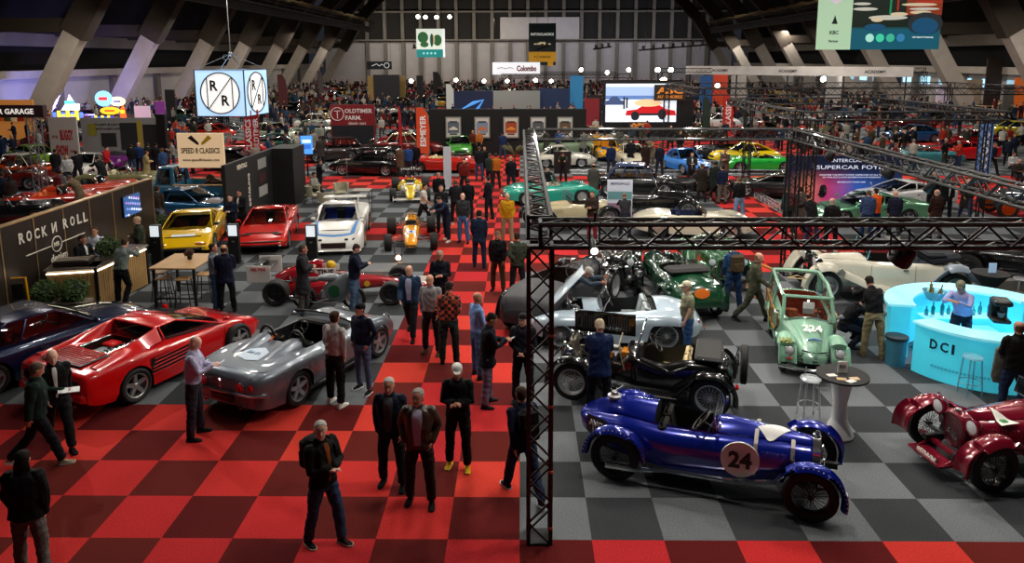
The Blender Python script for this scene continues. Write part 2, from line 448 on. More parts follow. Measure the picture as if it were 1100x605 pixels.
for y in (54, 66, 80, 98, 120, 148):
 for x in (-38, -20, -3, 14, 30, 46): area(x, y, 11, 1.6, 800)
for x, y, e in ((-9, 9, 130), (-4.5, 6, 80), (-7, 1.5, 35), (-1.5, 9.5, 170), (3, 8, 330), (7.5, 7.5, 330), (2, 1.5, 240), (6.5, 1.5, 280), (11, 5, 260)): area(x, y, 9.5, .3, e)
spot((.4, 10.5, 4.4), (4, 0, 0), 800, 62, r=.06); spot((7.8, 10.5, 4.4), (4.5, 4, 0), 300, 70, r=.06); spot((-13, 10, 7.5), (-1, 1.0, 0), 1500, 44, r=.1); spot((-3, 16, 9), (-4, 5, 0), 700, 60, r=.1)
spot((5, 12.1, 4.5), (5, 17, 0), 300, 90, r=.06); spot((2.5, 12.1, 4.5), (3, 18, 0), 300, 90, r=.06)
for Y in ARCH_Y[:8]:
 spot((-36, Y - 9, 3.4), (-44.5, Y, 5.5), 1100, 75, r=.4, col=(1, .88, .74)); spot((40, Y - 9, 3.4), (48.8, Y, 5.5), 750, 75, r=.4, col=(1, .93, .88))  # added uplights without fixtures, put in to brighten the arch legs
spot((-35, 67, 3), (-45, 76, 5), 3600, 60, r=.4, col=(.42, .34, 1)); spot((-44, 62, 2), (-52, 72, 3.5), 6000, 90, r=.4, col=(.3, .3, 1))
for k in range(6): area(-33 + k * 14, 168, 14, 4, 1100 if k < 3 else 750, (1, .93, .84) if k < 3 else (.86, .88, 1), rot=(radians(62), 0, 0))  # added lights without fixtures, aimed at the back wall to brighten it
for k in range(4): area(-24, 50 + 35 * k, 19, 2, 420, (1, .85, .6)); area(32, 50 + 35 * k, 18, 2, 300, (1, .85, .6))  # added lights without fixtures, so the catwalk fabric rolls show up
cam = bpy.data.cameras.new('camera'); co = bpy.data.objects.new('camera', cam); COL.objects.link(co)
co.location = (CX * S, CY * S, CH * S)
right, down, fwd = [Vector(r) for r in _M]
cr, sr = cos(CROLL), sin(CROLL)   # image x = c u - s v ; y = s u + c v (v down)
R_ = cr * right - sr * down; D_ = sr * right + cr * down
co.matrix_world = Matrix(((R_.x, -D_.x, -fwd.x, co.location.x), (R_.y, -D_.y, -fwd.y, co.location.y), (R_.z, -D_.z, -fwd.z, co.location.z), (0, 0, 0, 1)))
cam.sensor_width = 36; cam.lens = 36 * CF / 1100; cam.shift_y = (CPY - 302.5) / 1100; cam.clip_end = 500; cam.clip_start = .1
SC.camera = co
SC.view_settings.view_transform = 'Standard'; SC.view_settings.look = 'None'; SC.view_settings.gamma = 1; SC.view_settings.use_curve_mapping = False
SC.view_settings.exposure = 0.0
# ================================================================ PEOPLE
def rotv(v, ax, a): return Matrix.Rotation(a, 3, ax) @ v
V3 = Vector
POSES = {
 'stand':   dict(lean=2, hip=(2, -4), knee=(2, 4), abd=(6, 7), sh=(4, -3), ab=(9, 9), el=(18, 14), inn=(20, 20), hp=0, hy=6),
 'relaxed': dict(lean=0, hip=(10, -3), knee=(16, 1), abd=(9, 4), sh=(8, -6), ab=(10, 12), el=(12, 30), inn=(10, 60), hp=12, hy=25),
 'phone':   dict(lean=5, hip=(3, -3), knee=(3, 2), abd=(6, 6), sh=(28, 30), ab=(8, 8), el=(80, 84), inn=(38, 38), hp=32, hy=0),
 'pockets': dict(lean=0, hip=(4, -3), knee=(4, 2), abd=(7, 7), sh=(-16, -16), ab=(20, 20), el=(46, 46), inn=(22, 22), hp=-4, hy=-12),
 'walk':    dict(lean=5, hip=(26, -20), knee=(8, 18), abd=(2, 2), sh=(-22, 24), ab=(8, 8), el=(16, 30), inn=(10, 20), hp=6, hy=0),
 'walkb':   dict(lean=4, hip=(-18, 22), knee=(26, 6), abd=(2, 2), sh=(30, -16), ab=(8, 8), el=(62, 14), inn=(30, 10), hp=22, hy=10),
 'hold':    dict(lean=2, hip=(8, -3), knee=(10, 1), abd=(5, 6), sh=(14, 16), ab=(9, 9), el=(88, 90), inn=(50, 50), hp=2, hy=8),
 'clasp':   dict(lean=-1, hip=(3, 0), knee=(2, 1), abd=(6, 6), sh=(8, 8), ab=(8, 8), el=(46, 46), inn=(52, 52), hp=-2, hy=-6),
 'back':    dict(lean=6, hip=(2, -2), knee=(2, 2), abd=(6, 6), sh=(-24, -24), ab=(14, 14), el=(38, 38), inn=(60, 60), hp=16, hy=0),
 'lean':    dict(lean=34, hip=(6, -8), knee=(6, 4), abd=(6, 6), sh=(58, 52), ab=(8, 10), el=(30, 40), inn=(16, 20), hp=22, hy=0),
 'bend':    dict(lean=58, hip=(10, 0), knee=(14, 8), abd=(7, 7), sh=(72, 64), ab=(8, 8), el=(24, 34), inn=(10, 10), hp=10, hy=0),
 'counter': dict(lean=22, hip=(0, 14), knee=(4, 44), abd=(4, 4), sh=(52, 56), ab=(14, 14), el=(66, 62), inn=(36, 36), hp=10, hy=0),
 'sit':     dict(lean=6, hip=(84, 82), knee=(82, 88), abd=(8, 8), sh=(24, 20), ab=(10, 10), el=(66, 72), inn=(34, 34), hp=12, hy=0),
 'crouch':  dict(lean=42, hip=(104, 78), knee=(128, 120), abd=(10, 10), sh=(60, 66), ab=(10, 10), el=(40, 36), inn=(20, 20), hp=14, hy=0),
 'look':    dict(lean=-2, hip=(16, -8), knee=(10, 6), abd=(5, 6), sh=(20, 12), ab=(9, 12), el=(66, 76), inn=(56, 52), hp=-4, hy=-38),
}
def skeleton(P):
 J = {}
 lean = radians(P['lean']); th, cf = .44, .43
 for k, s in ((0, 1), (1, -1)):
  h = radians(P['hip'][k]); kn = radians(P['knee'][k]); ab = radians(P['abd'][k])
  hip = V3((0, s * .092, 0)); d = V3((sin(h), 0, -cos(h))); d = V3((d.x, s * sin(ab) * abs(d.z), d.z))
  d.normalize(); knee = hip + d * th
  d2 = V3((sin(h - kn), s * sin(ab) * .4 * abs(cos(h - kn)), -cos(h - kn))).normalized(); ank = knee + d2 * cf
  J['hip%d' % k], J['knee%d' % k], J['ank%d' % k] = hip, knee, ank
 z0 = -min(J['ank0'].z, J['ank1'].z) + .085
 if P['lean'] > 40 and P['hip'][0] > 90: z0 = max(z0, .3)
 up = V3((0, 0, z0))
 for k in list(J): J[k] = J[k] + up
 J['pel'] = up.copy()
 a1, a2 = lean * .45, lean * .85
 J['sp1'] = J['pel'] + V3((sin(a1), 0, cos(a1))) * .2
 J['sp2'] = J['sp1'] + V3((sin(a2), 0, cos(a2))) * .17
 J['sp3'] = J['sp2'] + V3((sin(lean), 0, cos(lean))) * .145
 J['nek'] = J['sp3'] + V3((sin(lean * 1.02), 0, cos(lean * 1.02))) * .075
 hp = lean * .55 + radians(P['hp'])
 J['head'] = J['nek'] + V3((sin(lean * .9 + .12), 0, cos(lean * .9 + .12))) * .115 + V3((.012, 0, 0))
 J['hrot'] = (hp, radians(P['hy']))
 ax = V3((cos(lean), 0, -sin(lean)))   # torso forward
 dn = -V3((sin(lean), 0, cos(lean)))   # torso down
 for k, s in ((0, 1), (1, -1)):
  sh = J['sp3'] + V3((0, s * .172, 0)) + dn * .01
  f = radians(P['sh'][k]); ab = radians(P['ab'][k]); e = radians(P['el'][k]); inn = radians(P['inn'][k])
  D = V3((0, 0, -1)); F = V3((1, 0, 0))
  if P['lean'] < 20: D, F = dn, ax
  up_ = (D * cos(f) + F * sin(f)); up_ = (up_ * cos(ab) + V3((0, s, 0)) * sin(ab)).normalized()
  el = sh + up_ * .285
  ff = (D * cos(f + e) + F * sin(f + e))
  ff = (ff * cos(inn * min(1, e * .9 + .1)) + V3((0, -s, 0)) * sin(inn * min(1, e * .9 + .1))).normalized()
  wr = el + ff * .25
  J['sho%d' % k], J['elb%d' % k], J['wri%d' % k], J['fdir%d' % k] = sh, el, wr, ff
 return J
def oval(c, fx, fy, rx, ry, n=12, pw=2.2):
 out = []
 for k in range(n):
  a = 2 * pi * (k + .5) / n; ca, sa = cos(a), sin(a)
  out.append(c + fx * (math.copysign(abs(ca) ** (2 / pw), ca) * rx) + fy * (math.copysign(abs(sa) ** (2 / pw), sa) * ry))
 return out
def torso_rings(J, add=0., bot=.02, belly=0., wide=1., n=14):
 spine = [J['pel'], J['sp1'], J['sp2'], J['sp3'], J['nek']]
 cum = [0, .2, .37, .515, .59]
 tab = [(-.12, .165, .108), (-.05, .178, .118), (.03, .172, .115), (.11, .158, .108 + belly * .6), (.2, .162, .112 + belly), (.3, .18, .118 + belly * .6), (.4, .196, .12), (.47, .19, .11), (.515, .15, .088), (.55, .085, .066), (.585, .058, .058)]
 rings = []
 for t, w, d in tab:
  if t < bot: continue
  i = 0
  while i < 3 and t > cum[i + 1]: i += 1
  a, b = spine[i], spine[i + 1]; u = (t - cum[i]) / (cum[i + 1] - cum[i]); p = a + (b - a) * u; dr = (b - a).normalized()
  if u < .25 and i > 0: dr = ((spine[i] - spine[i-1]).normalized() + dr).normalized()
  fx = V3((dr.z, 0, -dr.x)); k = add if t < .53 else add * .4
  rings.append(oval(p + fx * (belly * .5 if .08 < t < .32 else 0), fx, V3((0, 1, 0)), d + k, w * wide + k, n))
 return rings
def limb(mb, pts, rs, n=10, mi=0):
 P = []; R = []
 for i in range(len(pts) - 1):
  for u in (0, .5) if i < len(pts) - 2 else (0, .5, 1):
   P.append(pts[i].lerp(pts[i+1], u)); R.append(rs[i] * (1-u) + rs[i+1] * u)
 d0 = (P[0] - P[1]).normalized(); d1 = (P[-1] - P[-2]).normalized()
 P = [P[0] + d0 * R[0] * .7] + P + [P[-1] + d1 * R[-1] * .4]; R = [R[0] * .55] + R + [R[-1] * .7]
 mb.tube(P, R, n, mi)
def hand(mb, w, d, s, curl=.5):
 d = d.normalized(); y = V3((0, 1, 0)); side = d.cross(V3((0, 0, 1)))
 if side.length < .2: side = V3((1, 0, 0))
 side.normalize()
 wd = V3((1, 0, 0)); wd = (wd - d * d.dot(wd))
 if wd.length < .3: wd = V3((0, 0, 1)) - d * d.z
 wd.normalize(); nn = d.cross(wd).normalized()
 if nn.y * s > 0: nn = -nn       # towards the body
 mb.tube([w - d * .02, w + d * .03, w + d * .085], [(.024, .022), (.04, .017), (.038, .014)], 8, up=wd)
 for i, L in enumerate((.068, .078, .072, .056)):
  b = w + d * .08 + wd * (.03 - i * .02)
  m = b + (d * cos(curl * .5) + nn * sin(curl * .5)) * L * .5
  e = m + (d * cos(curl * 1.5) + nn * sin(curl * 1.5)) * L * .5
  mb.tube([b, m, e], [.0095, .009, .0075], 6)
 b = w + d * .03 + wd * .036; m = b + (d * .6 + wd * .55 + nn * .3).normalized() * .035
 mb.tube([b, m, m + (d * .85 + nn * .4).normalized() * .03], [.013, .011, .009], 6)
HEAD_T = [(-.122, .02, .035, .026), (-.105, .028, .052, .045), (-.07, .018, .074, .058), (-.03, .008, .088, .069), (.02, .0, .097, .075), (.06, -.005, .094, .074), (.09, -.008, .075, .06), (.108, -.01, .045, .037), (.115, -.01, .015, .012)]
def head_mesh(mb):
 rings = []
 for z, cx, rx, ry in HEAD_T: rings.append(oval(V3((cx, 0, z)), V3((1, 0, 0)), V3((0, 1, 0)), rx, ry, 16, 2.1))
 mb.loft(rings)
 mb.tube([(.088, 0, .022), (.104, 0, -.012), (.112, 0, -.03), (.09, 0, -.036)], [.008, .012, .016, .012], 8)   # nose
 mb.tube([(.07, -.035, .034), (.09, -.014, .037), (.09, .014, .037), (.07, .035, .034)], .009, 6)               # brow
 mb.tube([(.068, -.026, -.068), (.09, 0, -.066), (.068, .026, -.068)], [.006, .01, .006], 6)                    # lips
 mb.ball((.078, 0, -.104), (.02, .022, .016), 8)
 for s in (-1, 1):
  mb.ball((-.004, s * .078, .0), (.02, .01, .034), 8)
def remesh(mb, name, mats, vox, smooth=2):
 me = mb.mesh(name, mats); o = bpy.data.objects.new('tmp', me); COL.objects.link(o)
 r = o.modifiers.new('r', 'REMESH'); r.mode = 'VOXEL'; r.voxel_size = vox; r.use_smooth_shade = True
 if smooth:
  s = o.modifiers.new('s', 'SMOOTH'); s.iterations = smooth; s.factor = .5
 dg = bpy.context.evaluated_depsgraph_get(); dg.update()
 out = bpy.data.meshes.new_from_object(o.evaluated_get(dg)); out.name = name
 bpy.data.objects.remove(o); bpy.data.meshes.remove(me)
 out.materials.clear()
 for m in (mats if isinstance(mats, (list, tuple)) else [mats]): out.materials.append(m)
 out.polygons.foreach_set('use_smooth', [True] * len(out.polygons))
 if name in ('top', 'trousers'):
  n = len(out.vertices); C = np.empty(n * 3, 'f'); N = np.empty(n * 3, 'f'); out.vertices.foreach_get('co', C); out.vertices.foreach_get('normal', N); C = C.reshape(-1, 3); N = N.reshape(-1, 3)
  k = 34 if name == 'top' else 46; x, y, z = C[:, 0], C[:, 1], C[:, 2]
  q = .5 * np.sin(k * z + 9 * x + 3 * np.sin(14 * y + 5 * z)) + .4 * np.sin(17 * z - 21 * y + 2 * np.sin(19 * x)) + .4 * np.sin(26 * x + 24 * y + 11 * z)
  out.vertices.foreach_set('co', (C + N * (q * (.0075 if name == 'top' else .0065))[:, None]).ravel()); out.update()
 return out
PC = {}
def cached(key, fn):
 if key not in PC: PC[key] = fn()
 return PC[key]
def head_mat4(J):
 hp, hy = J['hrot']
 return Matrix.Translation(J['head']) @ Matrix.Rotation(hy, 4, 'Z') @ Matrix.Rotation(hp, 4, 'Y')
def body_me(pose):
 def fn():
  P = POSES[pose]; J = skeleton(P); mb = MB()
  h = MB(); head_mesh(h); M = head_mat4(J); h.v = [tuple(M @ V3(p)) for p in h.v]; mb.add(h.v, h.f)
  mb.tube([J['sp3'] + V3((0, 0, -.02)), J['nek'], J['head'] + M.to_3x3() @ V3((-.02, 0, -.03))], [.07, .056, .055], 10)
  mb.loft(torso_rings(J, -.012, -.13))
  for k, s in ((0, 1), (1, -1)):
   limb(mb, [J['sho%d' % k], J['elb%d' % k], J['wri%d' % k]], [.05, .036, .026])
   hand(mb, J['wri%d' % k], J['fdir%d' % k], s, .75 if P['el'][k] > 60 else .45)
   limb(mb, [J['hip%d' % k], J['knee%d' % k], J['ank%d' % k]], [.082, .05, .036])
  return remesh(mb, 'body', SKIN, .0095, 1)
 return cached(('b', pose), fn)
def ankle_z(J): return min(J['ank0'].z, J['ank1'].z)
def top_me(pose, kind):
 """kind: shirt, jumper, jacket, coat, vest, blazer"""
 def fn():
  P = POSES[pose]; J = skeleton(P); mb = MB(); add = {'shirt': .008, 'tee': .008, 'jumper': .014, 'jacket': .026, 'puffer': .042, 'coat': .028, 'blazer': .02, 'vest': .024}[kind]
  bend = P['hip'][0] > 60
  bot = .0 if kind in ('shirt', 'tee', 'jumper') else -.07
  if bend: bot = .03
  rings = torso_rings(J, add, bot, belly=.018 if kind != 'tee' else .03, wide=1.02)
  if kind in ('coat', 'blazer') and not bend:
   L = .34 if kind == 'coat' else .1
   c = J['pel']; new = []
   for u in (1, .6, .25): new.append(oval(c + V3((.0, 0, -.06 - L * u)), V3((1, 0, 0)), V3((0, 1, 0)), .135 + add + .03 * u * (kind == 'coat'), .185 + add + .02 * u, 14))
   rings = new + rings
  mb.loft(rings)
  if kind != 'tee': mb.tube([J['sp3'] + V3((0, 0, .03)), J['nek'] + V3((.0, 0, .01 if kind == 'shirt' else .02))], [.078 + add * .5, .064 + add * .3], 12)
  for k, s in ((0, 1), (1, -1)):
   a = add * .75; sh, el, wr = J['sho%d' % k], J['elb%d' % k], J['wri%d' % k]
   if kind == 'vest': limb(mb, [sh, sh.lerp(el, .15)], [.062 + a, .06 + a])
   elif kind == 'tee': limb(mb, [sh, sh.lerp(el, .62)], [.056 + a, .054 + a])
   else: limb(mb, [sh, el, wr], [.058 + a, .046 + a, .036 + a])
  me = remesh(mb, 'top', BLK, .0115, 3)
  return me
 return cached(('t', pose, kind), fn)
def legs_me(pose, kind):
 def fn():
  P = POSES[pose]; J = skeleton(P); mb = MB(); k0 = .0 if kind == 'slim' else .012
  mb.loft(torso_rings(J, .006, -.13)[:5])
  for k in (0, 1):
   hip, kn, an = J['hip%d' % k], J['knee%d' % k], J['ank%d' % k]
   limb(mb, [hip + V3((0, 0, .03)), hip.lerp(kn, .5), kn, kn.lerp(an, .5), an + (kn - an) * .06], [.1, .086 + k0, .066 + k0, .06 + k0 * 1.3, .05 + k0 * 1.7])
  return remesh(mb, 'trousers', BLK, .012, 3)
 return cached(('l', pose, kind), fn)
def shoe_me(light):
 def fn():
  mb = MB()
  prof = [(-.075, .028, .03), (-.06, .036, .075), (-.01, .038, .085), (.03, .042, .07), (.08, .046, .05), (.13, .044, .038), (.165, .03, .028), (.178, .012, .015)]
  R = []
  for x, hw, h in prof: R.append([(x, -hw, .02), (x, -hw * .98, h * .6), (x, -hw * .6, h), (x, 0, h * 1.05), (x, hw * .6, h), (x, hw * .98, h * .6), (x, hw, .02)])
  mb.loft(R, 0)
  R2 = [[(x, -hw - .004, 0), (x, -hw - .004, .024), (x, hw + .004, .024), (x, hw + .004, 0)] for x, hw, h in prof]
  mb.loft(R2, 1)
  mb.tube([(-.03, 0, .06), (-.028, 0, .12)], [.038, .034], 8, 0)
  return mb.mesh('shoe', [BLK, BLK])
 return cached(('s', light), fn)
def hair_me(style):
 def fn():
  mb = MB(); rings = []
  n = 18
  if style in ('short', 'full', 'long', 'fringe'):
   thick = {'short': 1.06, 'full': 1.13, 'long': 1.1, 'fringe': 1.05}[style]
   T = [(-.062, .004, .08, .064)] + HEAD_T[3:]
   if style == 'fringe': T = [(-.062, .004, .08, .064), HEAD_T[3], (.02, 0, .097, .075), (.05, -.004, .093, .072)]
   for z, cx, rx, ry in T:
    ring = []
    for p in oval(V3((cx - .004, 0, z + (.006 if z > .05 else 0))), V3((1, 0, 0)), V3((0, 1, 0)), rx * thick, ry * (thick + .03), n, 2.1):
     lim = -.03 if z < .0 else (.0 if z < .045 else (.06 if z < .07 else 9))
     if style == 'fringe': lim = -.03
     if style == 'full' and z >= .045: lim = 9
     p.x = min(p.x, lim); ring.append(p)
    rings.append(ring)
   if style != 'fringe':
    l = rings[-1]; c = V3((-.01, 0, .122 * (1 if thick < 1.1 else 1.05))); rings.append([c + (p - c) * .3 for p in l]); rings[-1] = [V3((p.x, p.y, c.z)) for p in rings[-1]]
   mb.loft(rings)
   if style == 'long':
    mb.loft([oval(V3((-.06 - .02 * (i == 3), 0, z)), V3((1, 0, 0)), V3((0, 1, 0)), rx, ry, 12) for i, (z, rx, ry) in enumerate([(.0, .05, .08), (-.08, .055, .095), (-.16, .045, .1), (-.26, .035, .09), (-.33, .02, .06)])])
  return mb.mesh('hair', BLK)
 return cached(('h', style), fn)
def cap_me(flatcap=False):
 def fn():
  mb = MB(); R = []
  for z, k in ((.03, 1.09), (.06, 1.1), (.095, 1.0), (.118, .75), (.13, .3)):
   R.append(oval(V3((-.006, 0, z)), V3((1, 0, 0)), V3((0, 1, 0)), .097 * k, .078 * k, 16, 2.1))
  mb.loft(R)
  mb.loft([[(.07, -.06, .045), (.07, .06, .045), (.07, .06, .052), (.07, -.06, .052)], [(.13, -.055, .034), (.13, .055, .034), (.13, .055, .04), (.13, -.055, .04)], [(.16, -.03, .024), (.16, .03, .024), (.16, .03, .03), (.16, -.03, .03)]] if not flatcap else
    [[(.04, -.08, .05), (.04, .08, .05), (.04, .08, .09), (.04, -.08, .09)], [(.12, -.05, .045), (.12, .05, .045), (.12, .05, .055), (.12, -.05, .055)]])
  return mb.mesh('cap', BLK)
 return cached(('c', flatcap), fn)
def face_me():
 def fn():
  mb = MB()
  for s in (-1, 1):
   mb.ball((.083, s * .03, .017), (.008, .012, .007), 8, 0)
   mb.ball((.0895, s * .029, .017), (.004, .005, .005), 6, 1)
   mb.tube([(.084, s * .046, .035), (.094, s * .03, .041), (.096, s * .014, .038)], .0035, 4, 1)
  mb.tube([(.078, -.024, -.067), (.098, 0, -.0655), (.078, .024, -.067)], .003, 4, 2)
  return mb.mesh('face', [WHT, BLK, mat('lips', '#8a4a40', .6)])
 return cached(('f',), fn)
def glasses_me():
 def fn():
  mb = MB()
  for s in (-1, 1):
   mb.tube([(.104, s * .03 + .02 * cos(a), .015 + .014 * sin(a)) for a in [2 * pi * k / 10 for k in range(11)]], .0022, 4)
   mb.rod((.1, s * .05, .02), (.0, s * .08, .015), .002, 4)
  mb.rod((.106, -.011, .018), (.106, .011, .018), .002, 4)
  return mb.mesh('glasses', BLK)
 return cached(('g',), fn)
def lapel_me(pose, wide):
 """shirt front seen between open jacket fronts"""
 def fn():
  J = skeleton(POSES[pose]); R = torso_rings(J, .031 if wide else .028, .0, belly=.018, wide=1.02, n=14); mb = MB()
  rows = []
  for i, ring in enumerate(R[:9]):
   c = sum(ring, V3()) / len(ring); a, b = ring[0], ring[-1]; m = (a + b) / 2
   k = (.5 if wide else .12) + .35 * i / 8
   fw = (m - c).normalized() * .004
   rows.append([m + (b - m) * 2 * k * .9 + fw - (m - c) * .0, m + (b - m) * k + fw * 1.6, m + fw * 2, m + (a - m) * k + fw * 1.6, m + (a - m) * 2 * k * .9 + fw])
  back = [[p - (V3((.03, 0, 0))) for p in r] for r in rows]
  mb.loft([r + b[::-1] for r, b in zip(rows, back)])
  return mb.mesh('shirt_front', BLK)
 return cached(('lp', pose, wide), fn)
def omats(o, *ms):
 for i, m in enumerate(ms):
  o.material_slots[i].link = 'OBJECT'; o.material_slots[i].material = m
SKINS = ['#d09c82', '#c48c72', '#dcae98', '#b8826a']
def person(px, py, face, label, top=('jacket', '#1a1c22'), legs='#1c1d22', shoes='#141414', hair=('short', '#3a2c22'), pose='stand', h=1.76, shirt=None, cap=None, glasses=False, bag=None, loc=None, z=0., group=None, slim=False, sole=None, skin=None, detail=True, wide=False, mirror=False):
 """face: heading in degrees, 0 = away from camera (+Y), 90 = towards photo left, -90 = right, 180 = towards camera"""
 J = skeleton(POSES[pose]); k = h / 1.765
 X, Y = loc if loc else G(px, py)
 root = thing('person', label, 'person', (X, Y, z), radians(face + 90), group); root.scale = (k, -k if mirror else k, k)
 sm = mat('skin_%s' % (skin or SKINS[hash(label) % 1] ), skin or SKINS[int(abs(X * 7 + Y * 3)) % 4], .55, var=.08, spec=.3) if skin else mat('skin_tone_%d' % (int(abs(X * 7 + Y * 3)) % 4), SKINS[int(abs(X * 7 + Y * 3)) % 4], .55, var=.08, spec=.3)
 b = link('body', body_me(pose), root); omats(b, sm)
 t = link({'shirt': 'shirt', 'tee': 'shirt', 'jumper': 'jumper', 'vest': 'vest', 'coat': 'coat', 'puffer': 'jacket', 'blazer': 'jacket', 'jacket': 'jacket'}[top[0]], top_me(pose, top[0]), root); omats(t, cloth(top[1]) if isinstance(top[1], str) else top[1])
 l = link('trousers', legs_me(pose, 'slim' if slim else 'reg'), root); omats(l, cloth(legs))
 M = head_mat4(J)
 for q in (0, 1):
  an = J['ank%d' % q]; kn = J['knee%d' % q]
  s = link('shoe', shoe_me(0), root); omats(s, cloth(shoes), cloth(sole or shoes))
  d = (kn - an).normalized(); pitch = math.atan2(d.x, d.z) * .55 if an.z > ankle_z(J) + .03 else 0
  s.matrix_local = Matrix.Translation((an.x - .0, an.y, an.z - .085)) @ Matrix.Rotation(radians(8 if q == 0 else -8), 4, 'Z') @ Matrix.Rotation(pitch, 4, 'Y')
 if hair and hair[0] != 'bald' and not (cap and hair[0] == 'short' and False):
  o = link('hair', hair_me(hair[0] if not cap else ('fringe' if hair[0] != 'long' else 'long')), root); o.matrix_local = M; omats(o, cloth(hair[1]))
 if cap: o = link('cap', cap_me(cap[0] == 'flat'), root); o.matrix_local = M; omats(o, cloth(cap[1]))
 if detail:
  o = link('face', face_me(), root); o.matrix_local = M
 if glasses: o = link('glasses', glasses_me(), root); o.matrix_local = M
 if shirt: o = link('shirt_front', lapel_me(pose, wide), root); omats(o, cloth(shirt))
 if bag: backpack(root, J, bag, label)
 return root
def backpack(root, J, col, label):
 mb = MB(); a = J['sp1'].lerp(J['pel'], -.0); c = (J['sp2'] + J['sp1']) / 2
 dr = (J['sp3'] - J['sp1']).normalized(); fx = V3((dr.z, 0, -dr.x)); M = Matrix((fx, V3((0, 1, 0)), dr)).transposed()
 mb.rbox(c - fx * .2 + dr * .06, (.16, .3, .44), .05, M=M); mb.rbox(c - fx * .3 - dr * .03, (.06, .24, .24), .03, M=M)
 for s in (-1, 1):
  mb.tube([c - fx * .14 + dr * .26 + V3((0, s * .1, 0)), J['sp3'] + V3((0, s * .11, .055)), J['sp3'] + fx * .13 - dr * .05 + V3((0, s * .12, 0)), c + fx * .15 + V3((0, s * .14, 0)), c - fx * .02 - dr * .14 + V3((0, s * .19, 0)), c - fx * .16 - dr * .14 + V3((0, s * .13, 0))], [(.02, .006)] * 6, 6)
 o = mb.build('backpack', cloth(col), root)
 return o
def far_me(v):
 def fn():
  pose = ['stand', 'walk', 'hold', 'pockets', 'phone'][v]
  J = skeleton(POSES[pose]); mb = MB()
  M = head_mat4(J)
  hd = MB(); hd.ball((0, 0, 0), (.095, .078, .12), 10); hd.ball((-.012, 0, .03), (.1, .084, .1), 8, 3)
  mb_off = len(mb.v)
  for f, m in zip(hd.f, hd.m): mb.f.append(tuple(i + mb_off for i in f)); mb.m.append(m)
  mb.v += [tuple(M @ V3(p)) for p in hd.v]
  mb.tube([J['sp3'], J['head']], .055, 6, 0)
  mb.loft(torso_rings(J, .024, -.07, belly=.02, n=10), 1)
  for k in (0, 1):
   mb.tube([J['sho%d' % k], J['elb%d' % k], J['wri%d' % k]], [.07, .058, .046], 6, 1)
   mb.ball(J['wri%d' % k] + J['fdir%d' % k] * .06, (.035, .035, .045), 6, 0, 4)
   mb.tube([J['hip%d' % k], J['knee%d' % k], J['ank%d' % k]], [.105, .075, .062], 7, 2)
   an = J['ank%d' % k]; mb.ball(an + V3((.05, 0, -.045)), (.13, .045, .05), 6, 4, 4)
  return mb.mesh('figure', [SKIN, BLK, BLK, BLK, BLK])
 return cached(('far', v), fn)
FARN = {}
def far_person(x, y, face, top, legs, hair, group, label, v, h=1.74, z=0.):
 o = link('person', far_me(v), None, (x, y, z), (0, 0, radians(face + 90))); o.scale = (h / 1.765,) * 3
 omats(o, mat('skin_tone_%d' % (v % 4), SKINS[v % 4], .55, var=.08, spec=.3), cloth(top), cloth(legs), cloth(hair), cloth('#131313'))
 return tag(o, label, 'person', group)
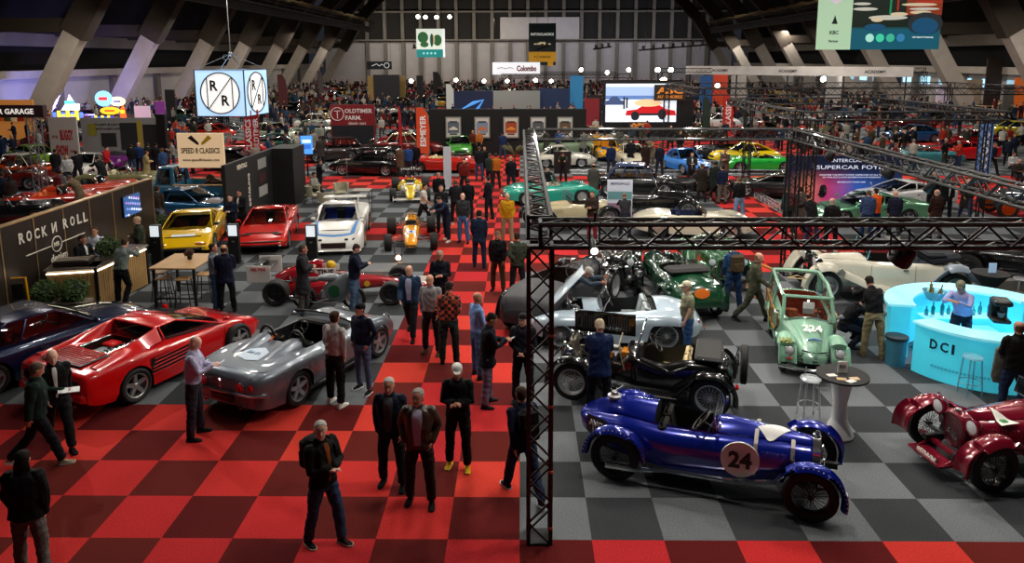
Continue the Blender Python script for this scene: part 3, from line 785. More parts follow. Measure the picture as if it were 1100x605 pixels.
# ================================================================ CARS
def hermite(xs, ys, x):
 xs = np.array(xs, float); ys = np.array(ys, float); x = np.clip(x, xs[0], xs[-1])
 d = np.diff(ys) / np.diff(xs); m = np.zeros(len(xs)); m[0], m[-1] = d[0], d[-1]
 for i in range(1, len(xs) - 1):
  m[i] = 0 if d[i-1] * d[i] <= 0 else 2 * d[i-1] * d[i] / (d[i-1] + d[i])
 i = np.clip(np.searchsorted(xs, x, side='right') - 1, 0, len(xs) - 2)
 h = xs[i+1] - xs[i]; t = (x - xs[i]) / h
 return (2*t**3-3*t**2+1)*ys[i] + (t**3-2*t**2+t)*h*m[i] + (-2*t**3+3*t**2)*ys[i+1] + (t**3-t**2)*h*m[i+1]
RIMS = {}
def wheel_meshes(R, w, rim, col):
 key = (R, w, rim, col)
 if key in RIMS: return RIMS[key]
 fr = {'wire': .70, 'thin': .80, 'f1': .55, 'star': .68, 'disc': .62, 'fat': .55}.get(rim, .68); r = R * fr
 t = MB(); h = w / 2; n = 36
 prof = [(r, -h * .8), (R * .86, -h), (R * .95, -h * .9), (R, -h * .62), (R, h * .62), (R * .95, h * .9), (R * .86, h), (r, h * .8), (r * .96, h * .5), (r * .96, -h * .5)]
 t.lathe(prof, n, ax='y', closed=True)
 tyre = t.mesh('tyre', RUB)
 m = MB(); cm = col if not isinstance(col, str) else mat('rim_' + col.strip('#'), col, .3, .7, var=.06)
 m.lathe([(r * 1.0, h * .82), (r * 1.03, h * .9), (r * .93, h * .8), (r * .9, h * .3), (r * .9, -h * .8), (r * 1.0, -h * .82)], n, ax='y', closed=True)
 if rim in ('wire', 'thin'):
  ns = 32 if rim == 'wire' else 24
  for k in range(ns):
   a = 2 * pi * k / ns; b = a + (.35 if k % 2 else -.35); hy = h * .75 if k % 4 < 2 else -.2 * h
   m.rod((.14 * r * cos(b), hy, .14 * r * sin(b)), (r * .94 * cos(a), h * (.2 if k % 4 < 2 else .0), r * .94 * sin(a)), .0045, 4)
  m.lathe([(.001, h * 1.05), (.1 * r, h * 1.0), (.16 * r, h * .8), (.16 * r, -h * .3), (.001, -h * .3)], 12, ax='y')
  for a in (0, pi / 2): m.rod((-.2 * r * cos(a), h * 1.05, -.2 * r * sin(a)), (.2 * r * cos(a), h * 1.05, .2 * r * sin(a)), .012, 4)
 elif rim in ('star', 'multi'):
  ns = 5 if rim == 'star' else 10
  for k in range(ns):
   a = 2 * pi * k / ns + .3; u, v = (cos(a), sin(a)), (-sin(a), cos(a)); w0, w1 = (.2, .12) if rim == 'star' else (.1, .06)
   P = lambda rr, q, y: (u[0] * rr + v[0] * q, y, u[1] * rr + v[1] * q)
   m.loft([[P(.12 * r, -w0 * r, h * .62), P(.12 * r, w0 * r, h * .62), P(.12 * r, w0 * r, h * .3), P(.12 * r, -w0 * r, h * .3)], [P(.94 * r, -w1 * r, h * .78), P(.94 * r, w1 * r, h * .78), P(.94 * r, w1 * r, h * .35), P(.94 * r, -w1 * r, h * .35)]])
  m.lathe([(.001, h * .72), (.17 * r, h * .7), (.24 * r, h * .6), (.24 * r, h * .2), (.001, h * .2)], 16, ax='y')
  m.lathe([(.001, -h * .2), (r * .8, -h * .2), (r * .8, -h * .3), (.001, -h * .3)], 20, ax='y', mi=1)
 elif rim == 'f1' or rim == 'fat':
  m.lathe([(.001, h * .5), (r * .16, h * .55), (r * .22, h * .2), (r * .8, h * .25), (r * .92, h * .6), (r * .92, -h * .3), (.001, -h * .3)], 24, ax='y')
  for k in range(6): a = k * pi / 3; m.box((r * .5 * cos(a), h * .26, r * .5 * sin(a)), (r * .16, .02, r * .16), 1)
 else:
  m.lathe([(.001, h * .72), (r * .3, h * .74), (r * .36, h * .55), (r * .75, h * .5), (r * .88, h * .74), (r * .93, h * .6), (r * .9, -h * .3), (.001, -h * .3)], 28, ax='y')
  for k in range(8): a = k * pi / 4; m.ball((r * .62 * cos(a), h * .5, r * .62 * sin(a)), (r * .07, .008, r * .07), 6, 1, 4)
 rm = m.mesh('rim', [cm, DARK])
 RIMS[key] = (tyre, rm); return RIMS[key]
def add_wheel(root, x, y, R, w, rim='star', col='#b9bcc0', steer=0., name='wheel', z=None):
 ty, rm = wheel_meshes(R, w, rim, col)
 o = link(name, ty, root, (x, y, R if z is None else z), (0, 0, steer + (0 if y > 0 else pi)))
 link('rim', rm, o)
 return o
def pbox(root, name, c, d, m, b=.02, **k): return MB().rbox(c, d, b, **k).build(name, m, root)
def lamp_part(root, name, c, r, m=None, ax='x', s=1, ring=CHR, depth=.05, tall=1.):
 mb = MB(); d = depth
 prof = [(.001, d), (r * .6, d * .85), (r * .93, d * .3), (r * 1.0, .0)]; ringp = [(r * 1.0, -d * .3), (r * 1.12, 0), (r * 1.08, d * .4), (r * .96, d * .35)]
 for P, mi in ((prof + [(r * .9, -d * .5)], 0), (ringp + [(r * .9, -d * .5)], 1)):
  t = MB().lathe([(a, b_) for a, b_ in P], 16, ax='z', mi=mi)
  for f, q in zip(t.f, t.m): mb.f.append(tuple(i + len(mb.v) for i in f)); mb.m.append(q)
  mb.v += t.v
 if ax == 'x': mb.v = [(z * s, x, y * tall) for x, y, z in mb.v]
 elif ax == 'z': pass
 o = mb.build(name, [m or LENS, ring], root, loc=c); return o
LENS = mat('headlamp_glass', '#dfe3e6', .08, .2, coat=1., var=.2, scale=60)
TAIL = mat('red_lamp_glass', '#c81818', .12, coat=1., var=.15, scale=50)
AMB = mat('amber_lamp_glass', '#d9741c', .15, coat=1., var=.1)
def plate(root, txt, c, rot, m='#e8e6df', tc='#b02020', w=.5, h=.11, ts=None):
 o = MB().rbox((0, 0, 0), (w, .012, h), .005).build('number_plate', flat(m), root, loc=c); o.rotation_euler = rot
 if txt: lettering(txt, h * .8, flat(tc), o, (0, -.009, 0), bold=.03, width=w * .82 if not ts else ts)
 return o
class Shell: pass
def shell_body(root, sp, pm, intm=None, name='body'):
 """lofted car body. sp: st=[(x, halfwidth, z_bottom, z_shoulder, z_centre)], wheels=(xr, xf), Ra"""
 st = sorted(sp['st']); X = [s[0] for s in st]
 xr, xf = sp['wheels']; Ra = sp['Ra']; wz = sp.get('wz', sp['R'])
 Raf = sp.get('Raf', Ra)
 cav = sp.get('cav'); r = sp.get('r', .12)
 xs = set(np.linspace(X[0], X[-1], sp.get('n', 44)).round(4))
 for xw, ra in ((xr, Ra), (xf, Raf)):
  for k in np.linspace(-1, 1, 15): xs.add(round(xw + ra * sin(k * pi / 2), 4))
 for e in (.02, .05): xs.add(X[0] + e); xs.add(X[-1] - e)
 cavs = [] if not cav else (cav if isinstance(cav[0], (tuple, list)) else [cav])
 for c in cavs:
  for e in (-.004, .004): xs.add(c[0] + e); xs.add(c[1] + e)
 xs = sorted(x for x in xs if X[0] <= x <= X[-1])
 col = lambda k, x: float(hermite(X, [s[k] for s in st], x))
 fl = sp.get('flare', 0.)
 rows = []; cavflag = []
 S_ = Shell(); S_.col = col
 flw = sp.get('flw', Ra * 1.05)
 def hwx(x):
  h = col(1, x)
  for xw in (xr, xf): h += fl * math.exp(-((x - xw) / flw) ** 4)
  return h
 def zarch(x):
  z = col(2, x)
  for xw, ra in ((xr, Ra), (xf, Raf)):
   d = ra * ra - (x - xw) ** 2
   if d > 0: z = max(z, wz + sqrt(d))
  return z
 pw = sp.get('pw', 2.0)
 def deck(x, y):
  zs, zt = col(3, x), col(4, x); h = max(.05, hwx(x) - r); u = min(1, abs(y) / h)
  return zt + (zs - zt) * u ** pw
 S_.deck, S_.hw, S_.zs = deck, hwx, lambda x: col(3, x)
 tk = sp.get('tuck', .03)
 for x in xs:
  h, zb, zs = hwx(x), zarch(x), col(3, x)
  rr = min(r, h * .6, max(.02, (zs - col(2, x)) * .45)); zb = min(zb, zs - rr - .015); z0 = col(2, x)
  incav = [c for c in cavs if c[0] < x < c[1]]
  yw, zf = (incav[0][2], incav[0][3]) if incav else (cavs[0][2] if cavs else h * .5, None)
  yw = min(yw, (h - rr) * .93)
  bulge = lambda z: h - tk * abs((z - (z0 + .45 * (zs - z0))) / max(.1, zs - z0)) * 2 if True else h
  P = [(h - .1, zb + .0), (bulge(zb), zb), (bulge((zb + zs - rr) / 2), (zb + zs - rr) / 2), (bulge(zs - rr), zs - rr), (bulge(zs - rr) - rr * .12, zs - rr * .62), (bulge(zs - rr) - rr * .38, zs - rr * .3), (bulge(zs - rr) - rr * .7, zs - rr * .09), (h - rr - tk, zs if rr == r else zs)]
  yy = [yw + (h - rr - tk - yw) * .5, yw, max(yw - .012, 0), yw * .5, 0]
  for i, y in enumerate(yy):
   z = deck(x, y)
   if incav and i >= 2: z = zf
   P.append((y, z))
  rows.append([(x, y, z) for y, z in P] + [(x, -y, z) for y, z in P[-2::-1]]); cavflag.append(bool(incav))
 mb = MB(); n = len(rows[0]); half = 12
 for R in rows: mb.v += R
 for i in range(len(rows) - 1):
  c = cavflag[i] or cavflag[i + 1]
  for j in range(n - 1):
   a, b = j, j + 1
   mi = 1 if (c and 9 <= j <= n - 2 - 9) else (2 if j == 0 or j == n - 2 else 0)
   mb.f.append((i*n + a, i*n + b, (i+1)*n + b, (i+1)*n + a)); mb.m.append(mi)
 for e in (0, len(rows) - 1):
  for j in range(half):
   a, b, c, d = e*n + j, e*n + j + 1, e*n + n - 2 - j, e*n + n - 1 - j
   mb.f.append((a, b, c, d) if b != c else (a, b, d)); mb.m.append(0)
 S_.obj = mb.build(name, [pm, intm or DARK, DARK], root, ang=40)
 ch = MB(); hwm = min(hwx(xr), hwx(xf)); zl = sp.get('chz', col(2, (xr + xf) / 2) + .02)
 g = .02
 topz = (cavs[0][3] - .03) if cavs else .5
 ch.box(((xr + xf) / 2, 0, (zl + max(topz, zl + .08)) / 2), (xf - xr - Ra - Raf, (hwm - .06) * 2, max(.06, topz - zl)))
 for xw, ra, s in ((xr, Ra, -1), (xf, Raf, 1)):
  e = (X[0] + .12) if s < 0 else (X[-1] - .12)
  wy = hwm - sp.get('ww', .24) - .1
  zt = min(deck(xw, 0), deck(xw, wy)) - .06
  if not any(c[0] < xw < c[1] for c in cavs): ch.box((xw, 0, (zl + zt) / 2), (ra * 1.9, wy * 2, zt - zl))
  else: ch.box((xw, 0, (zl + topz) / 2), (ra * 1.9, wy * 2, max(.05, topz - zl)))
 ch.build('chassis', DARK, root, smooth=False)
 return S_
def greenhouse(root, g, pm, S_, glass=GLS):
 """g: b=(xr, xf) base, wb=(wr, wf), r=(xr, xf) roof, wr=(wr, wf), z=(rear roof z, front roof z), bow=(rear, front), bp=[fractions]"""
 (bx0, bx1), (bw0, bw1), (rx0, rx1), (rw0, rw1), (rz0, rz1) = g['b'], g['wb'], g['r'], g['wr'], g['z']
 bo0, bo1 = g.get('bow', (.08, .16)); zb = g.get('zb')
 def base(x, y): return S_.deck(x, y) - .015 if not zb else (zb[0] + (zb[1] - zb[0]) * (x - bx0) / (bx1 - bx0))
 def curve(xc, w, bow, zf, n=9):
  out = []
  for k in range(n):
   u = -1 + 2 * k / (n - 1); x = xc + bow * (1 - abs(u) ** 2.2); y = u * w; out.append(V3((x, y, zf(x, y))))
  return out
 Fb = curve(bx1, bw1, bo1, base); Fr = curve(rx1, rw1, bo1 * .5, lambda x, y: rz1 + .012 * (1 - (y / rw1) ** 2))
 Rb = curve(bx0, bw0, -bo0, base); Rr = curve(rx0, rw0, -bo0 * .5, lambda x, y: rz0 + .012 * (1 - (y / rw0) ** 2))
 def pane(name, A, B, out=.0, nrm=V3((0, 0, 0)), m=4, mtl=glass):
  rows = []
  for k in range(m + 1):
   t = k / m; rows.append([a.lerp(b, t) + nrm * (4 * t * (1 - t) * out) for a, b in zip(A, B)])
  mb = MB(); mb.grid(rows); th = .004
  o = mb.build(name, mtl, root); return o
 if not g.get('noglass_f'): pane('windscreen', Fb, Fr, .02, V3((1, 0, .5)))
 roof = MB()
 if g.get('roof', True):
  rows = []
  for k in range(9):
   t = k / 8; w_ = [a.lerp(b, t) for a, b in zip(Rr, Fr)]
   cr = g.get('crown', .045) * 4 * t * (1 - t)
   rows.append([p + V3((0, 0, cr * (1 - (abs(i - 4) / 4) ** 2 * .55) + .012)) for i, p in enumerate(w_)])
  roof.grid(rows); roof.grid([[p - V3((0, 0, .035)) for p in r] for r in rows])
 if g.get('roof', True): pane('rear_window', Rb, Rr, .02, V3((-1, 0, .5)), mtl=pm if g.get('solid_rear') else glass)
 for s, i in ((1, 8), (-1, 0)):
  A = [V3((bx0 + (bx1 - bx0) * t, s * (bw0 + (bw1 - bw0) * t), 0)) for t in np.linspace(0, 1, 7)]
  for p in A: p.z = base(p.x, p.y) + .01
  A[0], A[-1] = Rb[i], Fb[i]
  B = [Rr[i].lerp(Fr[i], t) for t in np.linspace(0, 1, 7)]
  if g.get('roof', True):
   if g.get('sides', True): pane('side_window', A, B, g.get('tumble', .025), V3((0, s, 0)))
   pr = g.get('pr', .026)
   roof.tube([Rb[i], Rb[i].lerp(Rr[i], .5) + V3((0, s * .01, .02)), Rr[i]], [(pr * g.get('cpil', 1.6), pr)] * 3, 8, up=(1, 0, 0))
   roof.tube(B, pr * 1.0, 8)
   for f in g.get('bp', []):
    k = f * 6; a0 = A[int(k)].lerp(A[min(6, int(k) + 1)], k - int(k)); b0 = B[int(k)].lerp(B[min(6, int(k) + 1)], k - int(k))
    roof.tube([a0, a0.lerp(b0, .5) + V3((0, s * .022, 0)), b0], pr * .9, 6)
   for sail in ([g['sail']] if g.get('sail') else []):
    nn = 5; a1 = [A[0].lerp(A[6], sail * q / nn) for q in range(nn + 1)]; b1 = [Rr[i].lerp(Fr[i], sail * q / nn * g.get('sailr', .6)) for q in range(nn + 1)]
    roof.grid([[a.lerp(b, t) + V3((0, s * .03 * (4 * t * (1 - t)) + s * .008, 0)) for a, b in zip(a1, b1)] for t in (0, .25, .5, .75, 1)])
  if not g.get('noglass_f'): roof.tube([Fb[i], Fb[i].lerp(Fr[i], .5) + V3((.012, 0, .01)), Fr[i]], g.get('pr', .026) * .85, 8)
 if not g.get('noglass_f'): roof.tube(Fr, g.get('pr', .026) * .8, 6)
 if g.get('roof', True): roof.tube(Rr, .022, 6)
 roof.build('roof' if g.get('roof', True) else 'windscreen_frame', g.get('fm', pm), root)
 if not g.get('noglass_f'):
  wp = MB()
  for y in (-.05, .4): wp.tube([(bx1 + bo1 * .8 + .03, y, base(bx1 + bo1, y) + .03), (bx1 + bo1 * .45, y + .32, base(bx1, y) + .06)], .008, 5)
  wp.build('wiper', BLK, root)
 S_.Fb, S_.Fr, S_.Rb, S_.Rr = Fb, Fr, Rb, Rr
def seat(root, x, y, z, m, w=.46, h=.55, name='seat', back=-.22, lean=.22, head=False):
 mb = MB(); mb.rbox((x, y, z + .1), (.48, w, .18), .05)
 M = Matrix.Rotation(-lean, 3, 'Y'); mb.rbox((x + back, y, z + .12 + h / 2), (.13, w * .96, h), .05, M=M)
 if head: mb.rbox((x + back - .1, y, z + .2 + h), (.1, w * .5, .16), .04, M=M)
 for k in range(-2, 3): mb.tube([(x - .2, y + k * .075, z + .195), (x + .22, y + k * .075, z + .192)], .012, 4)
 return mb.build(name, m, root)
def steering(root, x, y, z, r=.18, m=LEA):
 mb = MB(); R = Matrix.Rotation(-.9, 3, 'Y'); pts = []
 for k in range(17): a = 2*pi*k/16; p = R @ V3((r*cos(a), r*sin(a), 0)); pts.append(p + V3((x, y, z)))
 mb.tube(pts, .013, 6)
 for a in (0, 2.1, 4.2): mb.rod((x, y, z), R @ V3((r*cos(a), r*sin(a), 0)) + V3((x, y, z)), .009, 4)
 mb.rod((x, y, z), (x + .35, y, z - .2), .016)
 return mb.build('steering_wheel', m, root)
def decal(root, S_, pts, m, name='decal', off=.006, side=None, sub=5):
 """flat patch following the deck (side None: pts are x,y) or the flank (side +-1: pts are x,z)"""
 mb = MB()
 ps = []
 for i in range(len(pts)):
  a, b = pts[i], pts[(i+1) % len(pts)]
  for k in range(sub): ps.append((a[0] + (b[0]-a[0])*k/sub, a[1] + (b[1]-a[1])*k/sub))
 cx, cy = sum(p[0] for p in ps)/len(ps), sum(p[1] for p in ps)/len(ps)
 f = (lambda x, y: (x, y, S_.deck(x, y) + off)) if side is None else (lambda x, z: (x, side * (S_.hw(x) + off), z))
 rings = [[f(cx + (p[0]-cx)*k, cy + (p[1]-cy)*k) for p in ps] for k in (1, .66, .33, .02)]
 mb.loft(rings, cap=False); return mb.build(name, m, root)
def mirror_part(root, x, y, z, pm, s):
 mb = MB(); mb.rbox((x, y + s * .06, z + .05), (.09, .15, .1), .03); mb.rod((x, y - s * .03, z - .02), (x, y + s * .04, z + .03), .014)
 return mb.build('wing_mirror', pm, root)
def place(root, a, b, wb, off, side):
 """a, b: photo pixels of the rear and front wheel contact points nearest the camera; side +1 if those are the car's left wheels"""
 A, B = V3((*G(*a), 0)), V3((*G(*b), 0)); d = (B - A).normalized(); ang = math.atan2(d.y, d.x)
 c = (A + B) / 2 + V3((-d.y, d.x, 0)) * (-side * off)
 root.location = (c.x, c.y, 0); root.rotation_euler = (0, 0, ang); return root
def put(root, px, py, ang, z=0.):
 X, Y = G(px, py); root.location = (X, Y, z); root.rotation_euler = (0, 0, radians(ang)); return root
def four(root, xr, xf, ty, R, w, rim, col, Rr=None, wr=None, steer=0.):
 for x, RR, W, st in ((xr, Rr or R, wr or w, 0), (xf, R, w, steer)):
  for s in (1, -1): add_wheel(root, x, s * ty, RR, W, rim, col, st)
def gcar(label, col, kind='coupe', rim='star', rcol='#b0b3b6', metal=0., seatc='#222222', plate_t=None, group=None, name='car', extras=None, top=None, roofc=None, lights='round'):
 root = thing(name, label, 'car', group=group); pm = paint(col, metal)
 K = dict(
  coupe=dict(st=[(-2.12, .62, .42, .62, .66), (-2.0, .76, .32, .72, .78), (-1.3, .84, .2, .82, .88), (-.4, .83, .17, .84, .9), (.6, .82, .17, .84, .9), (1.4, .8, .2, .8, .86), (1.95, .68, .3, .66, .7), (2.1, .55, .38, .55, .58)], wheels=(-1.2, 1.25), R=.32, Ra=.37, g=dict(b=(-1.55, .75), wb=(.6, .7), r=(-.75, .05), wr=(.5, .54), z=(1.24, 1.27), bp=[.4], bow=(.1, .14))),
  p911=dict(st=[(-2.08, .5, .4, .52, .6), (-1.95, .7, .3, .66, .76), (-1.35, .86, .2, .8, .9), (-.5, .82, .17, .78, .93), (.6, .8, .17, .8, .88), (1.3, .8, .2, .8, .72), (1.9, .7, .3, .7, .58), (2.1, .5, .36, .52, .46)], wheels=(-1.13, 1.14), R=.32, Ra=.37, r=.16, pw=2.6, flare=.03, g=dict(b=(-1.6, .72), wb=(.5, .68), r=(-.55, .08), wr=(.5, .54), z=(1.26, 1.28), bp=[.5], bow=(.14, .14))),
  p356=dict(st=[(-1.98, .4, .36, .46, .52), (-1.85, .62, .3, .6, .72), (-1.25, .78, .22, .74, .93), (-.4, .8, .2, .78, .92), (.5, .79, .2, .8, .86), (1.15, .76, .22, .78, .8), (1.75, .64, .3, .64, .6), (1.98, .4, .36, .46, .44)], wheels=(-1.05, 1.05), R=.32, Ra=.36, r=.2, pw=2.2, g=dict(b=(-1.35, .55), wb=(.5, .62), r=(-.6, .0), wr=(.46, .5), z=(1.24, 1.27), bp=[.45], bow=(.14, .12))),
  roadster=dict(st=[(-2.1, .5, .42, .58, .6), (-1.9, .72, .3, .7, .74), (-1.2, .82, .2, .84, .84), (-.4, .81, .18, .8, .84), (.6, .81, .18, .8, .86), (1.4, .8, .2, .84, .8), (1.95, .68, .3, .66, .64), (2.15, .5, .36, .54, .54)], wheels=(-1.2, 1.3), R=.33, Ra=.37, r=.18, cav=(-.75, .4, .52, .42), g=dict(b=(-.4, .42), wb=(.6, .6), r=(-.4, .2), wr=(.5, .54), z=(1.1, 1.12), roof=False, bow=(.08, .12), fm=CHR)),
  saloon=dict(st=[(-2.3, .66, .42, .66, .7), (-2.15, .8, .32, .8, .86), (-1.4, .86, .2, .86, .94), (-.4, .86, .18, .88, .96), (.6, .86, .18, .88, .96), (1.4, .84, .2, .86, .92), (2.1, .76, .3, .74, .8), (2.3, .62, .4, .62, .66)], wheels=(-1.35, 1.35), R=.34, Ra=.39, g=dict(b=(-1.45, .75), wb=(.66, .74), r=(-1.0, .2), wr=(.58, .6), z=(1.42, 1.44), bp=[.33, .66], bow=(.08, .12))),
  wedge=dict(st=[(-2.15, .7, .4, .74, .76), (-2.05, .84, .28, .84, .88), (-1.3, .88, .18, .88, .92), (-.4, .86, .15, .84, .9), (.6, .86, .15, .76, .84), (1.4, .86, .16, .68, .68), (2.0, .76, .24, .48, .5), (2.15, .66, .28, .38, .4)], wheels=(-1.2, 1.3), R=.32, Ra=.36, r=.08, g=dict(b=(-1.3, .9), wb=(.6, .74), r=(-.6, -.1), wr=(.5, .54), z=(1.1, 1.12), bp=[.45], bow=(.08, .16))),
 )[kind]
 sp = dict(K); gg = dict(sp['g'])
 if gg.get('roof', True): sp['cav'] = (gg['b'][0] + .35, gg['b'][1] - .1, .5, .42)
 S_ = shell_body(root, sp, pm, cloth(seatc))
 greenhouse(root, gg, paint(roofc) if roofc else pm, S_)
 four(root, sp['wheels'][0], sp['wheels'][1], S_.hw(1.2) - .11, sp['R'], .2, rim, rcol)
 for y in (-.36, .36): seat(root, -.25, y, .3, cloth(seatc), h=.5)
 steering(root, .2, .36, .82)
 xN, xT = sp['st'][-1][0], sp['st'][0][0]
 hy = S_.hw(xN - .15) - .13
 for s in (1, -1):
  if kind in ('p911', 'p356'):
   lamp_part(root, 'headlight', (xN - .34, s * (.57), S_.deck(xN - .34, .57) - .05), .1, depth=.09)
  elif kind == 'wedge': pbox(root, 'headlight', (xN - .5, s * .5, S_.deck(xN - .5, .5) + .0), (.26, .3, .02), BLK, .01)
  else: lamp_part(root, 'headlight', (xN - .02, s * hy * .85, sp['st'][-1][3] - .03), .09)
  pbox(root, 'tail_light', (xT + .03, s * (S_.hw(xT) - .16), sp['st'][0][3] - .06), (.06, .26, .09), TAIL)
 for x, s in ((xN - .02, 1), (xT + .02, -1)):
  w_ = S_.hw(x) ; mb = MB(); mb.tube([(x - s * .3, -w_ - .16, .4), (x + s * .05, -w_ * .8, .38), (x + s * .1, 0, .38), (x + s * .05, w_ * .8, .38), (x - s * .3, w_ + .16, .4)], (.05, .035) if False else .045, 8)
  mb.build('bumper', CHR if kind not in ('p911', 'wedge') else pm, root)
 mb = MB(); mb.rbox((xN + .0, 0, .5), (.03, .7, .12), .01); mb.build('grille', BLK, root)
 if plate_t is not None: plate(root, plate_t, (xN + .13, 0, .38), (0, 0, pi / 2))
 for s in (1, -1): mirror_part(root, gg['b'][1] - .08, s * (S_.hw(.6) - .06), .86, pm, s)
 for s in (1, -1):
  mb = MB()
  for x in (gg['b'][1] - .12, -.45): mb.tube([(x, s * (S_.hw(x) - .022), .26), (x, s * (S_.hw(x) - .002), .5), (x, s * (S_.hw(x) - .004), .72)], .004, 4)
  mb.rbox((-.3, s * (S_.hw(-.3) + .005), .68), (.14, .02, .025), .005); mb.build('door_seam', BLK, root)
 root['_S'] = 1; root.pop('_S') if hasattr(root, 'pop') else None
 return root, S_
# ================================================================ VINTAGE CARS
def fender(root, path, y0, y1, m, crown=.05, name='wing', skirt=.03, widths=None):
 """path [(x,z)], swept crowned sheet from inner edge y0 to outer edge y1"""
 pts = [V3((p[0], 0, p[1])) for p in path]; P = []
 X = np.arange(len(pts)); U = np.linspace(0, len(pts) - 1, len(pts) * 5)
 xs, zs = hermite_p(X, [p.x for p in pts], U), hermite_p(X, [p.z for p in pts], U)
 ws = hermite_p(X, widths, U) if widths else np.ones(len(U))
 rings = []; n = len(U); s = 1 if y1 > y0 else -1
 for i in range(n):
  a, b = max(0, i - 1), min(n - 1, i + 1); d = V3((xs[b] - xs[a], 0, zs[b] - zs[a])).normalized(); nn = V3((-d.z, 0, d.x))
  if nn.z < 0 and abs(d.z) < .5: nn = -nn
  W = (y1 - y0) * float(ws[i]); c = V3((xs[i], 0, zs[i]))
  up = []; dn = []
  for k in range(8):
   t = k / 7; y = y0 + W * t; h = crown * (1 - (2 * t - 1) ** 2) if k < 7 else -skirt
   if k == 7: y = y0 + W * 1.0
   p = c + nn * h; p.y = y; up.append(p); q = c + nn * (h - .014); q.y = y - s * (.012 if k == 7 else 0); dn.append(q)
  rings.append(up + dn[::-1])
 mb = MB().loft(rings); return mb.build(name, m, root, ang=50)
def hermite_p(xs, ys, U):
 """smooth curve through points (Catmull-Rom)"""
 ys = list(ys); ys = [2 * ys[0] - ys[1]] + ys + [2 * ys[-1] - ys[-2]]; out = []
 for u in U:
  i = min(int(u), len(ys) - 4); t = u - i; p0, p1, p2, p3 = ys[i:i+4]
  out.append(.5 * (2*p1 + (p2-p0)*t + (2*p0-5*p1+4*p2-p3)*t*t + (3*p1-p0-3*p2+p3)*t**3))
 return out
def arc(cx, cz, r, a0, a1, n=7, rx=1.): return [(cx + r * rx * cos(radians(a0 + (a1 - a0) * k / (n-1))), cz + r * sin(radians(a0 + (a1 - a0) * k / (n-1)))) for k in range(n)]
def pod_lamp(root, x, y, z, r, m=CHR, s=1, stalk=True):
 mb = MB(); mb.lathe([(.001, -r * 1.3), (r * .5, -r * 1.05), (r * .85, -r * .5), (r, 0), (r * 1.07, .0), (r * 1.07, r * .15), (r * .95, r * .18)], 16, ax='x'); mb.lathe([(.001, r * .3), (r * .6, r * .26), (r * .95, r * .12), (r * .9, 0)], 16, ax='x', mi=1)
 if s < 0: mb.v = [(-a, b, c) for a, b, c in mb.v]
 if stalk: mb.rod((-.02, 0, -r * .8), (-.05, 0, -r * 2.2), .014)
 return mb.build('headlight', [m, LENS], root, loc=(x, y, z))
